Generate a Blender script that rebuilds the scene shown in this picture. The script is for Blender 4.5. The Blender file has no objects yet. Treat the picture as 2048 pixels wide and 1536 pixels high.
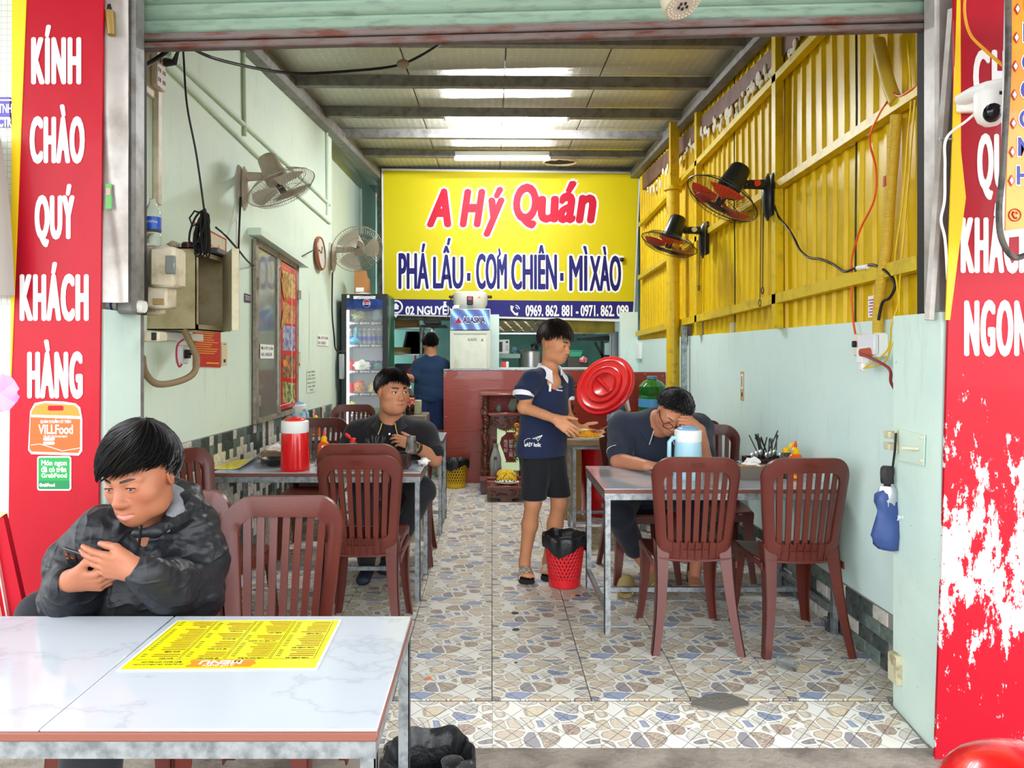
import bpy, bmesh, math, random
import numpy as np
from mathutils import Vector, Matrix, noise
random.seed(7); np.random.seed(7)
S = bpy.context.scene; COL = S.collection
R_ = math.radians
# ---------------- camera, world, lights, exposure ----------------
F, VX, VY, CH = 1450.0, 984.0, 705.0, 1.45          # focal length (px), vanishing point, eye height
cd = bpy.data.cameras.new('camera'); cam = bpy.data.objects.new('camera', cd); COL.objects.link(cam)
cam.location = (0, 0, CH); cam.rotation_euler = (R_(90), 0, 0)
cd.sensor_width = 36; cd.lens = F/2048*36; cd.shift_x = 40/2048; cd.shift_y = -63/2048
cd.clip_start = .05; cd.clip_end = 200; S.camera = cam
S.view_settings.view_transform = 'Standard'; S.view_settings.look = 'None'
S.view_settings.exposure = 0.42; S.view_settings.gamma = 1.0; S.view_settings.use_curve_mapping = False
W = bpy.data.worlds.new('overcast_sky'); S.world = W; W.use_nodes = True
_bg = W.node_tree.nodes['Background']; _bg.inputs[0].default_value = (0.93, 0.97, 1.0, 1); _bg.inputs[1].default_value = 4.7
TUBE_E = 115.0          # emission of the ceiling tubes
try:
    S.cycles.max_bounces = 10; S.cycles.diffuse_bounces = 6; S.cycles.transparent_max_bounces = 16
    S.cycles.sample_clamp_indirect = 8; S.cycles.caustics_refractive = False; S.cycles.caustics_reflective = False
except Exception: pass

# ---------------- projection helpers: photograph pixel + depth -> point in the place ----------------
def P(px, py, Y): return Vector(((px-VX)*Y/F, Y, CH-(py-VY)*Y/F))
def PZ(px, py, z): return P(px, py, (CH-z)*F/(py-VY))
def PR(px, py, x=1.8): return P(px, py, x*F/(px-VX))            # on the right wall
def PL(px, py, off=0.0): return P(px, py, (1.925-off)/((VX-px)/F+.05) if px < 664 else (1.75-off)*F/(VX-px))   # on the left wall
def leftx(Y): return -1.70+.05*(Y-4.5) if Y < 7.1 else -1.75

# ---------------- materials ----------------
def lin(c):
    if isinstance(c, str): c = [int(c[i:i+2], 16) for i in (0, 2, 4)]
    return tuple(((v/255)/12.92 if v/255 <= .04045 else ((v/255+.055)/1.055)**2.4) for v in c)+(1,)
MATS = {}
class NT:
    def __init__(s, m): s.t = m.node_tree; s.n = s.t.nodes
    def new(s, ty, **kw):
        n = s.n.new(ty)
        for k, v in kw.items():
            if k.startswith('i_'):
                key = k[2:]; key = int(key) if key.isdigit() else key
                n.inputs[key].default_value = v
            else: setattr(n, k, v)
        return n
    def l(s, a, b): s.t.links.new(a, b)
    def math(s, op, a, b=None, c=None, clamp=False):
        n = s.new('ShaderNodeMath', operation=op, use_clamp=clamp)
        for i, x in enumerate((a, b, c)):
            if x is None: continue
            if isinstance(x, (int, float)): n.inputs[i].default_value = x
            else: s.l(x, n.inputs[i])
        return n.outputs[0]
    def mix(s, f, a, b):
        n = s.new('ShaderNodeMix', data_type='RGBA')
        for i, x in ((0, f), (6, a), (7, b)):
            if isinstance(x, (int, float, tuple)): n.inputs[i].default_value = x
            else: s.l(x, n.inputs[i])
        return n.outputs[2]
    def ramp(s, f, stops, interp='LINEAR'):
        n = s.new('ShaderNodeValToRGB'); r = n.color_ramp; r.interpolation = interp
        while len(r.elements) > 1: r.elements.remove(r.elements[-1])
        r.elements[0].position = stops[0][0]; r.elements[0].color = stops[0][1]
        for p, c in stops[1:]:
            e = r.elements.new(p); e.color = c
        s.l(f, n.inputs[0]); return n.outputs[0]
    def noise(s, vec, scale, detail=3, rough=.55):
        n = s.new('ShaderNodeTexNoise', i_Scale=scale, i_Detail=detail, i_Roughness=rough)
        if vec is not None: s.l(vec, n.inputs['Vector'])
        return n.outputs['Fac']
    def coord(s, stretch=None, kind='Object'):
        c = s.new('ShaderNodeTexCoord').outputs[kind]
        if stretch:
            m = s.new('ShaderNodeMapping'); m.inputs['Scale'].default_value = stretch; s.l(c, m.inputs['Vector']); c = m.outputs[0]
        return c
def M(name, col, rough=.5, metal=0.0, var=None, bump=None, trans=0.0, ior=1.45, alpha=1.0, emis=None, coat=0.0, spec=.5, sheen=0, attr=None):
    """var=(scale, colour2, lo, hi, stretch) noise blend; bump=(scale, strength, stretch)"""
    if name in MATS: return MATS[name]
    m = bpy.data.materials.new(name); m.use_nodes = True; MATS[name] = m
    t = NT(m); b = t.n['Principled BSDF']
    c = lin(col); b.inputs['Base Color'].default_value = c
    b.inputs['Roughness'].default_value = rough; b.inputs['Metallic'].default_value = metal
    b.inputs['Transmission Weight'].default_value = trans; b.inputs['IOR'].default_value = ior
    b.inputs['Alpha'].default_value = alpha; b.inputs['Coat Weight'].default_value = coat
    b.inputs['Specular IOR Level'].default_value = spec
    if sheen: b.inputs['Sheen Weight'].default_value = sheen
    if emis: b.inputs['Emission Color'].default_value = lin(emis[0]); b.inputs['Emission Strength'].default_value = emis[1]
    m.diffuse_color = c
    out = None
    if attr:
        a = t.new('ShaderNodeAttribute', attribute_name=attr); out = a.outputs['Color']
        t.l(out, b.inputs['Base Color'])
    if var:
        sc, c2, lo, hi = var[:4]; st = var[4] if len(var) > 4 else None
        f = t.noise(t.coord(st), sc, 5, .6)
        mr = t.new('ShaderNodeMapRange'); mr.inputs[1].default_value = lo; mr.inputs[2].default_value = hi; t.l(f, mr.inputs[0])
        o = t.mix(mr.outputs[0], out if out is not None else c, lin(c2)); t.l(o, b.inputs['Base Color'])
    if bump:
        sc, st = bump[:2]; stx = bump[2] if len(bump) > 2 else None
        f = t.noise(t.coord(stx), sc, 4)
        bn = t.new('ShaderNodeBump'); bn.inputs['Strength'].default_value = st; bn.inputs['Distance'].default_value = .01
        t.l(f, bn.inputs['Height']); t.l(bn.outputs[0], b.inputs['Normal'])
    return m

# ---------------- mesh builder ----------------
class MB:
    def __init__(s): s.v = []; s.f = []; s.m = []
    def add(s, vs, fs, mi=0, T=None):
        b = len(s.v)
        s.v += [tuple(T @ Vector(v)) for v in vs] if T is not None else [tuple(v) for v in vs]
        s.f += [tuple(b+i for i in f) for f in fs]; s.m += [mi]*len(fs); return s
    def box(s, lo, hi, mi=0, T=None):
        x0, y0, z0 = lo; x1, y1, z1 = hi
        return s.add([(x0,y0,z0),(x1,y0,z0),(x1,y1,z0),(x0,y1,z0),(x0,y0,z1),(x1,y0,z1),(x1,y1,z1),(x0,y1,z1)],
            [(0,3,2,1),(4,5,6,7),(0,1,5,4),(1,2,6,5),(2,3,7,6),(3,0,4,7)], mi, T)
    def rbox(s, lo, hi, r=.004, mi=0, T=None):
        lo, hi = [min(a, b) for a, b in zip(lo, hi)], [max(a, b) for a, b in zip(lo, hi)]
        c = [(a+b)/2 for a, b in zip(lo, hi)]; h = [abs(b-a)/2 for a, b in zip(lo, hi)]; r = min(r, *[x*.95 for x in h])
        V = {}; vs = []
        for sx in (-1,1):
            for sy in (-1,1):
                for sz in (-1,1):
                    for a in range(3):
                        q = [h[0]-r, h[1]-r, h[2]-r]; q[a] += r
                        V[(sx,sy,sz,a)] = len(vs); vs.append((c[0]+sx*q[0], c[1]+sy*q[1], c[2]+sz*q[2]))
        fs = []
        for a in range(3):
            o = [i for i in range(3) if i != a]
            for sg in (-1,1):
                f = []
                for p, q in ((-1,-1),(1,-1),(1,1),(-1,1)):
                    k = [0,0,0]; k[a] = sg; k[o[0]] = p; k[o[1]] = q; f.append(V[(*k, a)])
                if (sg > 0) == (a == 1): f.reverse()
                fs.append(tuple(f))
        for a in range(3):
            o = [i for i in range(3) if i != a]
            for p in (-1,1):
                for q in (-1,1):
                    k0 = [0,0,0]; k0[a] = -1; k0[o[0]] = p; k0[o[1]] = q; k1 = list(k0); k1[a] = 1
                    f = [V[(*k0,o[0])], V[(*k1,o[0])], V[(*k1,o[1])], V[(*k0,o[1])]]
                    if (p*q > 0) == (a != 1): f.reverse()
                    fs.append(tuple(f))
        for sx in (-1,1):
            for sy in (-1,1):
                for sz in (-1,1):
                    f = [V[(sx,sy,sz,0)], V[(sx,sy,sz,1)], V[(sx,sy,sz,2)]]
                    if sx*sy*sz < 0: f.reverse()
                    fs.append(tuple(f))
        return s.add(vs, fs, mi, T)
    def tube(s, pts, r, n=8, mi=0, caps=True, closed=False, flat=1.0, up=None):
        pts = [Vector(p) for p in pts]; k = len(pts)
        rs = list(r) if isinstance(r, (list, tuple)) else [r]*k
        t0 = (pts[1]-pts[0]).normalized()
        u = Vector(up) if up else (Vector((0,0,1)) if abs(t0.z) < .9 else Vector((1,0,0)))
        vs = []
        for i in range(k):
            if closed: t = pts[(i+1) % k]-pts[i-1]
            else: t = pts[min(i+1,k-1)]-pts[max(i-1,0)]
            t.normalize(); a = u-t*u.dot(t)
            if a.length < 1e-6: a = t.orthogonal()
            a.normalize(); b = t.cross(a); u = a
            for j in range(n):
                an = 2*math.pi*j/n
                vs.append(pts[i]+(a*math.cos(an)+b*math.sin(an)*flat)*rs[i])
        fs = []
        for i in range(k if closed else k-1):
            i2 = (i+1) % k
            for j in range(n): fs.append((i*n+j, i*n+(j+1)%n, i2*n+(j+1)%n, i2*n+j))
        if caps and not closed: fs += [tuple(range(n))[::-1], tuple((k-1)*n+j for j in range(n))]
        return s.add(vs, fs, mi)
    def cyl(s, p0, p1, r0, r1=None, n=16, mi=0, caps=True): return s.tube([p0, p1], [r0, r0 if r1 is None else r1], n, mi, caps)
    def bar(s, p0, p1, w, h, mi=0, up=(0,0,1)):           # rectangular bar between two points
        p0 = Vector(p0); p1 = Vector(p1); t = (p1-p0).normalized(); u = Vector(up)
        if abs(t.dot(u)) > .95: u = Vector((0,1,0))
        a = t.cross(u).normalized(); b = a.cross(t).normalized(); vs = []
        for p in (p0, p1):
            for x, y in ((-1,-1),(1,-1),(1,1),(-1,1)): vs.append(p+a*(x*w/2)+b*(y*h/2))
        return s.add(vs, [(0,1,2,3)[::-1],(4,5,6,7),(0,1,5,4),(1,2,6,5),(2,3,7,6),(3,0,4,7)], mi)
    def lathe(s, prof, n=24, c=(0,0,0), mi=0, T=None, capb=True, capt=True, arc=None):
        vs = []; k = len(prof)
        for r, z in prof:
            for j in range(n):
                a = 2*math.pi*j/n; vs.append((c[0]+r*math.cos(a), c[1]+r*math.sin(a), c[2]+z))
        fs = [(i*n+j, i*n+(j+1)%n, (i+1)*n+(j+1)%n, (i+1)*n+j) for i in range(k-1) for j in range(n)]
        if capb: fs.append(tuple(range(n))[::-1])
        if capt: fs.append(tuple((k-1)*n+j for j in range(n)))
        return s.add(vs, fs, mi, T)
    def ell(s, c, r, n=16, m=10, mi=0, T=None):
        if isinstance(r, (int, float)): r = (r, r, r)
        vs = [(c[0], c[1], c[2]-r[2])]
        for i in range(1, m):
            th = math.pi*i/m
            for j in range(n):
                a = 2*math.pi*j/n; vs.append((c[0]+r[0]*math.sin(th)*math.cos(a), c[1]+r[1]*math.sin(th)*math.sin(a), c[2]-r[2]*math.cos(th)))
        vs.append((c[0], c[1], c[2]+r[2])); L = len(vs)-1
        fs = [(0, 1+(j+1)%n, 1+j) for j in range(n)]
        for i in range(m-2):
            b = 1+i*n
            fs += [(b+j, b+(j+1)%n, b+n+(j+1)%n, b+n+j) for j in range(n)]
        b = 1+(m-2)*n; fs += [(b+j, b+(j+1)%n, L) for j in range(n)]
        return s.add(vs, fs, mi, T)
    def prism(s, poly, d0, d1, fn, mi=0):                 # polygon (a,b) extruded along a third coordinate, fn(a,b,d)->point
        n = len(poly); vs = [fn(a, b, d0) for a, b in poly]+[fn(a, b, d1) for a, b in poly]
        return s.add(vs, [tuple(range(n)), tuple(range(n, 2*n))[::-1]]+[(i, i+n, (i+1)%n+n, (i+1)%n) for i in range(n)], mi)
    def grid(s, fn, nu, nv, mi=0, closeu=False):
        vs = [fn(i/(nu if closeu else nu-1), j/(nv-1)) for j in range(nv) for i in range(nu)]
        fs = [(j*nu+i, j*nu+(i+1)%nu, (j+1)*nu+(i+1)%nu, (j+1)*nu+i) for j in range(nv-1) for i in range(nu if closeu else nu-1)]
        return s.add(vs, fs, mi)
    def sheet(s, fn, nu, nv, th, mi=0, closeu=False):     # a grid with real thickness along its normals
        g = MB().grid(fn, nu, nv, 0, closeu); v = [Vector(q) for q in g.v]; nr = [Vector() for _ in v]
        for f in g.f:
            q = (v[f[2]]-v[f[0]]).cross(v[f[3]]-v[f[1]])
            for i in f: nr[i] += q
        for i, q in enumerate(nr):
            if q.length > 0: q.normalize()
        n = len(v); fs = list(g.f)+[tuple(i+n for i in f)[::-1] for f in g.f]
        E = {}
        for f in g.f:
            for a, b in zip(f, f[1:]+f[:1]): E[(a, b)] = 1
        fs += [(b, a, a+n, b+n) for a, b in E if (b, a) not in E]
        return s.add([p+q*th/2 for p, q in zip(v, nr)]+[p-q*th/2 for p, q in zip(v, nr)], fs, mi)
    def merge(s, o, mi=None, T=None):
        b = len(s.v); s.v += [tuple(T @ Vector(v)) for v in o.v] if T is not None else o.v
        s.f += [tuple(b+i for i in f) for f in o.f]; s.m += o.m if mi is None else [mi]*len(o.f); return s
    def mesh(s, name, mats, smooth=38, inv=None):
        me = bpy.data.meshes.new(name)
        v = [tuple(inv @ Vector(q)) for q in s.v] if inv is not None else s.v
        me.from_pydata(v, [], s.f)
        for m in (mats if isinstance(mats, (list, tuple)) else [mats]): me.materials.append(m)
        if any(s.m): me.polygons.foreach_set('material_index', s.m)
        if smooth:
            me.polygons.foreach_set('use_smooth', [True]*len(me.polygons)); me.set_sharp_from_angle(angle=R_(smooth))
        me.update(); return me

# ---------------- objects ----------------
WORLD = {}
def link(o, parent=None):
    COL.objects.link(o)
    if parent is not None: o.parent = parent
    return o
def tag(o, label=None, cat=None, group=None, kind=None):
    if label: o['label'] = label
    if cat: o['category'] = cat
    if group: o['group'] = group
    if kind: o['kind'] = kind
    return o
def thing(name, label, cat, loc=(0,0,0), rz=0, group=None, rot=None):
    o = link(bpy.data.objects.new(name, None)); o.empty_display_size = .05
    o.location = loc; o.rotation_euler = rot if rot else (0, 0, rz)
    WORLD[o.name] = Matrix.Translation(loc) @ (o.rotation_euler.to_matrix().to_4x4())
    return tag(o, label, cat, group)
def root_of(o):
    while o.parent is not None: o = o.parent
    return o
def part(name, mb, mats, parent=None, label=None, world=False, smooth=38, kind=None):
    inv = None
    if world and parent is not None:
        r = root_of(parent)
        if r.name in WORLD: inv = WORLD[r.name].inverted()
    o = link(bpy.data.objects.new(name, mb.mesh(name, mats, smooth, inv)), parent)
    return tag(o, label, None, None, kind)
def single(name, mb, mats, label, cat, group=None, smooth=38, kind=None):
    return tag(part(name, mb, mats, None, smooth=smooth), label, cat, group, kind)
def struct(name, mb, mats, parent=None, smooth=38):
    return tag(part(name, mb, mats, parent, smooth=smooth), kind='structure' if parent is None else None)
def dup(root, loc, rz=None, label=None, group=None, rot=None):
    def cp(o, par):
        c = o.copy(); COL.objects.link(c)
        if par is not None: c.parent = par
        for ch in o.children: cp(ch, c)
        return c
    r = cp(root, None); r.location = loc
    if rz is not None: r.rotation_euler = (0, 0, rz)
    if rot: r.rotation_euler = rot
    if label: r['label'] = label
    if group: r['group'] = group
    return r

# ---------------- lettering ----------------
def glyphs(body, offset=0.0, depth=.004, shear=0, spacing=1.0, res=4):
    c = bpy.data.curves.new('lettering', 'FONT'); c.body = body; c.offset = offset; c.extrude = .5; c.resolution_u = res
    c.shear = shear; c.space_character = spacing; c.align_x = 'LEFT'
    o = bpy.data.objects.new('lettering', c); me = o.to_mesh()
    vs = np.array([tuple(v.co) for v in me.vertices]); fs = [tuple(p.vertices) for p in me.polygons]
    o.to_mesh_clear(); bpy.data.objects.remove(o); bpy.data.curves.remove(c)
    vs[:, 2] *= depth
    return vs, fs
def text(mb, body, box, fn, offset=.0, depth=.003, mi=0, shear=0, spacing=1.0, keep=False, res=4, ref=None, fat=0.0, grow=0.0):
    """lettering fitted to box (a0,b0,a1,b1) of a 2D frame; fn(a,b,d)->point, d along the outward normal"""
    vs, fs = glyphs(body, offset, 1, shear, spacing, res)
    lo = vs.min(0); hi = vs.max(0); a0, b0, a1, b1 = box
    if ref is not None: lo, hi = ref
    sa = (a1-a0)/(hi[0]-lo[0]); sb = (b1-b0)/(hi[1]-lo[1])
    if fat: a0 += fat; a1 -= fat; b0 += fat; b1 -= fat; sa = (a1-a0)/(hi[0]-lo[0]); sb = (b1-b0)/(hi[1]-lo[1])
    w = fat+grow; sh = [(0, 0)]+[(w*math.cos(k*math.pi/4), w*math.sin(k*math.pi/4)) for k in range(8)] if w else [(0, 0)]
    if w:                                   # bold: front faces only, copies a hair apart in depth
        z0 = max(v[2] for v in vs); keep_ = [f for f in fs if all(abs(vs[i][2]-z0) < 1e-6 for i in f)]; idx = sorted({i for f in keep_ for i in f}); mp = {i: k for k, i in enumerate(idx)}
        vs = vs[idx]; fs = [tuple(mp[i] for i in f) for f in keep_]
    for k, (dx, dy) in enumerate(sh): mb.add([fn(a0+dx+(v[0]-lo[0])*sa, b0+dy+(v[1]-lo[1])*sb, v[2]*depth+k*2e-5) for v in vs], fs, mi)
    return lo, hi
# ================= materials of the place =================
def paint_mat(name, c1, c2, dirt):
    m = M(name, c1, .65, bump=(60, .12)); t = NT(m); b = t.n['Principled BSDF']
    co = t.coord(); f1 = t.noise(co, 1.3, 6, .65); f2 = t.noise(t.coord((9, 9, 1.2)), 1.5, 5, .7); f3 = t.noise(co, 45, 3, .6)
    c = t.mix(t.ramp(f1, [(.35, (0,0,0,1)), (.7, (1,1,1,1))]), lin(c1), lin(c2))
    c = t.mix(t.math('MULTIPLY', t.ramp(f2, [(.58, (0,0,0,1)), (.8, (1,1,1,1))]), .35), c, lin(dirt))
    c = t.mix(t.math('MULTIPLY', t.ramp(f3, [(.70, (0,0,0,1)), (.76, (1,1,1,1))]), .55), c, lin('5c5a4c'))
    t.l(c, b.inputs['Base Color']); return m
PAINT_L = paint_mat('mint_paint_left', 'dcecd8', 'd0e4d8', 'a9ab88')
PAINT_R = paint_mat('mint_paint_right', 'd9eee8', 'cde7e3', 'b2b89c')
PILLAR = paint_mat('mint_render_pillar', 'cfe3d8', 'bcd6cf', '8f8d78')
GALV = M('galvanised_steel', 'aab0b4', .42, .75, var=(30, '7d8488', .4, .65))
GREYSTEEL = M('grey_painted_steel', '868582', .5, .3, var=(14, '6a655f', .45, .7))
CLAD = M('dusty_sheet_metal', 'b4afaa', .45, .35, var=(5, '918a83', .4, .65), bump=(3, .25))
DARK = M('blackened_gap', '1c1a1a', .7)
YEL = M('yellow_painted_metal', 'e3c004', .40, .0, spec=.35, var=(3, 'd6b004', .4, .65), bump=(5, .18, (3, 3, .6)))
YEL2 = M('yellow_frame_paint', 'd9ba08', .42, .0, var=(10, 'b39a1c', .5, .7))
RUST = M('rusty_steel', '776b69', .7, .2, var=(7, '6d3f30', .46, .68, (1, 1, 5)), bump=(50, .3))
SHUT = M('green_shutter_paint', '85a08d', .5, .15, var=(6, '667b6e', .5, .72, (1, 1, 6)), bump=(30, .1))
CEMENT = M('bare_cement', '8d8b86', .9, var=(8, '66645f', .4, .65), bump=(30, .5))
WHITEP = M('white_plastic', 'f1f1ee', .35); BLACKP = M('black_plastic', '17181a', .35)
CREAM = M('aged_cream_plastic', 'c9bfa6', .5, var=(12, '9c8d6c', .48, .7))
PAPER = M('white_paper', 'efefea', .7); BLACKINK = M('black_ink', '1a1a1c', .6); WIRE_K = M('black_wire', '101112', .5)
WHITE_T = M('white_lettering', 'f6f6f6', .5); NAVY_T = M('navy_lettering', '1d1b66', .5, spec=.25); RED_T = M('red_lettering', 'bb1430', .5, spec=.25)
GLASS = M('clear_glass', 'ffffff', .03, trans=1.0, ior=1.3)
CLEARP = M('clear_plastic', 'eef2f2', .08, trans=.92, ior=1.2)
GROUT = M('grey_grout', '8d8a82', .85)

def pebble_mat(name, groove):
    m = M(name, 'd8d2c4', .42, spec=.3); t = NT(m); b = t.n['Principled BSDF']
    co = t.coord()
    wn = t.new('ShaderNodeTexNoise', i_Scale=9, i_Detail=1); t.l(co, wn.inputs['Vector'])
    wv = t.new('ShaderNodeVectorMath', operation='MULTIPLY_ADD'); t.l(wn.outputs['Color'], wv.inputs[0]); wv.inputs[1].default_value = (.05, .05, 0); t.l(co, wv.inputs[2])
    mp = t.new('ShaderNodeMapping'); mp.inputs['Scale'].default_value = (11.5, 16.5, .01); mp.inputs['Location'].default_value = (3.1, 1.7, 0); t.l(wv.outputs[0], mp.inputs[0])
    v1 = t.new('ShaderNodeTexVoronoi', feature='DISTANCE_TO_EDGE', i_Scale=1.0, i_Randomness=.9); t.l(mp.outputs[0], v1.inputs['Vector'])
    v2 = t.new('ShaderNodeTexVoronoi', feature='F1', i_Scale=1.0, i_Randomness=.9); t.l(mp.outputs[0], v2.inputs['Vector'])
    d = t.math('SMOOTH_MIN', v1.outputs['Distance'], t.math('MULTIPLY_ADD', v2.outputs['Distance'], -.55, .45), .10); sep = t.new('ShaderNodeSeparateColor'); t.l(v2.outputs['Color'], sep.inputs[0])
    rnd = sep.outputs[0]; rnd2 = sep.outputs[1]
    peb = t.ramp(rnd, [(0, lin('dccdb0')), (.14, lin('d3c7b2')), (.28, lin('9aa8c6')), (.38, lin('c6b5a4')), (.5, lin('e3dac8')), (.62, lin('c0a898')), (.72, lin('d3cfc6')), (.82, lin('9b969a')), (.9, lin('cfbfab'))], 'CONSTANT')
    mot = t.noise(t.coord((1, 2.2, 1)), 60, 4, .75)
    strong = t.math('GREATER_THAN', rnd2, .8)
    amt = t.math('MULTIPLY', t.ramp(mot, [(.42, (0,0,0,1)), (.6, (1,1,1,1))]), t.math('MULTIPLY_ADD', strong, .45, .22))
    peb = t.mix(amt, peb, lin('57504c'))
    inside = t.ramp(d, [(.062, (0,0,0,1)), (.074, (1,1,1,1))])
    rim = t.ramp(d, [(.048, (0,0,0,1)), (.060, (1,1,1,1)), (.076, (1,1,1,1)), (.105, (0,0,0,1))])
    c = t.mix(inside, lin('e0ded6'), peb); c = t.mix(t.math('MULTIPLY', rim, .5), c, lin('5a5550'))
    dirt = t.noise(t.coord(kind='Object'), 6, 4); c = t.mix(t.math('MULTIPLY', t.ramp(dirt, [(.5, (0,0,0,1)), (.8, (1,1,1,1))]), .08), c, lin('a39c8c'))
    if groove:
        sx = t.new('ShaderNodeSeparateXYZ'); t.l(co, sx.inputs[0]); x, y = sx.outputs[0], sx.outputs[1]
        ls = []
        for sg in (1, -1):
            q = t.math('MULTIPLY_ADD', y, sg*1.0, x); q = t.math('FRACT', t.math('MULTIPLY_ADD', q, 1/.104, 50.25)); q = t.math('ABSOLUTE', t.math('SUBTRACT', q, .5))
            ls.append(t.math('LESS_THAN', q, .02))
        g = t.math('MAXIMUM', ls[0], ls[1]); c = t.mix(t.math('MULTIPLY', g, .75), c, lin('4a4038'))
        bn = t.new('ShaderNodeBump', invert=True); bn.inputs['Strength'].default_value = .6; bn.inputs['Distance'].default_value = .003
        t.l(g, bn.inputs['Height']); t.l(bn.outputs[0], b.inputs['Normal'])
    t.l(c, b.inputs['Base Color']); return m
PEB = pebble_mat('pebble_print_tile', False); PEBG = pebble_mat('grooved_pebble_print_tile', True)

# ================= ground and floor =================
asph = M('worn_street_concrete', '978d82', .9, var=(5, '6a6058', .4, .65), bump=(40, .6))
mb = MB(); mb.box((-25, -25, -.16), (25, 2.76, -.04)); street = struct('floor_street', mb, asph)
mb = MB(); mb.box((-2.2, 3.0, -.14), (2.4, 12.2, -.010)); mb.prism([(2.70, -.052), (3.01, -.010), (3.01, -.14), (2.70, -.14)], -1.46, 1.68, lambda a, b, d: (d, a, b))
floor = struct('floor', mb, GROUT)
TX, TY = .415, .40
tm = MB().rbox((-TX/2+.002, -TY/2+.002, -.009), (TX/2-.002, TY/2-.002, 0), .0015); tile_me = {}
for g, mt in ((0, PEB), (1, PEBG)): tile_me[g] = tm.mesh('floor_tile', mt, 0)
for j in range(23):
    for i in range(-5, 5):
        x = (i+.5)*TX; y = 3.03+(j+.5)*TY
        if x-TX/2 < leftx(y)-.25 or x+TX/2 > 2.1: continue
        o = link(bpy.data.objects.new('floor_tile', tile_me[1 if j < 2 else 0]), floor); o.location = (x, y, 0)
        o.rotation_euler = (0, 0, math.pi*((i*7+j*3) % 2) if j > 1 else 0)
rm = MB().rbox((-TX/2+.002, -.152, -.009), (TX/2-.002, .152, 0), .0015).mesh('ramp_tile', PEBG, 0)
for i in range(-4, 4):
    o = link(bpy.data.objects.new('ramp_tile', rm), floor); o.location = ((i+.5)*TX-.004*i, 2.865, -.0215); o.rotation_euler = (math.atan2(.043, .31), 0, 0)
# dark worn cement patch in the floor
mb = MB(); pp = [PZ(1440+56*math.cos(a)*(1+.12*math.sin(3*a)), 1404+16*math.sin(a)*(1+.15*math.cos(4*a)), .001) for a in [i*math.pi/14 for i in range(28)]]
mb.prism([(p.x, p.y) for p in pp], -.002, .0025, lambda a, b, d: (a, b, d)); part('cement_patch', mb, M('dark_cement_patch', '75706a', .95, bump=(60, .6)), floor)

# ================= left wall =================
def wl(Y, z, off=0.0): return Vector((leftx(Y)+off, Y, z))
mb = MB()
A, B = wl(2.9, 0), wl(7.099, 0)
mb.prism([(A.x, A.y), (B.x, B.y), (-1.75, 7.1), (-1.75, 10.9), (-2.0, 10.9), (-2.0, 2.9)], -.05, 4.0, lambda a, b, d: (a, b, d))
wall_l = struct('wall_left', mb, PAINT_L, smooth=0)
TD = M('dark_green_wall_tile', '4c5754', .3, var=(40, '2f3735', .4, .6)); TW = M('white_wall_tile', 'cfcbc2', .3, var=(30, 'aaa59a', .45, .7)); TG = M('grey_green_wall_tile', '70807a', .3, var=(40, '55625e', .4, .6))
wd = (B-A).normalized(); ang = math.atan2(wd.x, wd.y)
vt = MB().rbox((0, -.0275, -.0585), (.010, .0275, .0585), .003)
vme = [vt.mesh('wall_tile', m, 0) for m in (TD, TW, TG)]
def wall_tile(me, parent, loc, rz):
    o = link(bpy.data.objects.new('wall_tile', me), parent); o.location = loc; o.rotation_euler = (0, 0, rz); return o
rest = [MB(), MB(), MB()]; cnt = 0
for c in range(61):
    Y = 3.52+c*.058; zt = .945
    for r in range(8):
        z = zt-.0585-(r*.12)+(.06 if c % 2 else 0); k = (1, 1, 0, 1, 1, 1)[(c*5+r*3+(c//3)) % 6] if (c+r) % 2 else (0, 2, 0, 1)[random.randrange(4)]
        if z+.0585 > zt+.003 or z < .02:
            continue
        if r < 4 and cnt < 298:
            wall_tile(vme[k], wall_l, wl(Y, z), -ang); cnt += 1
        else: rest[k].merge(vt, T=Matrix.Translation(wl(Y, z)) @ Matrix.Rotation(-ang, 4, 'Z'))
    if c % 2:                                  # cut top course above the staggered columns
        wall_tile(vme[(c//2) % 3], wall_l, wl(Y, zt-.03), -ang).scale = (1, 1, .48); cnt += 1
for k, nm in ((0, TD), (1, TW), (2, TG)): part('far_wall_tiles', rest[k], nm, wall_l, kind='stuff', smooth=0)
mb = MB(); mb.prism([(3.48, .0), (7.09, .0), (7.09, .948), (3.48, .948)], .0, .004, lambda a, b, d: wl(a, b, d)); part('tile_grout', mb, GROUT, wall_l)

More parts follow.
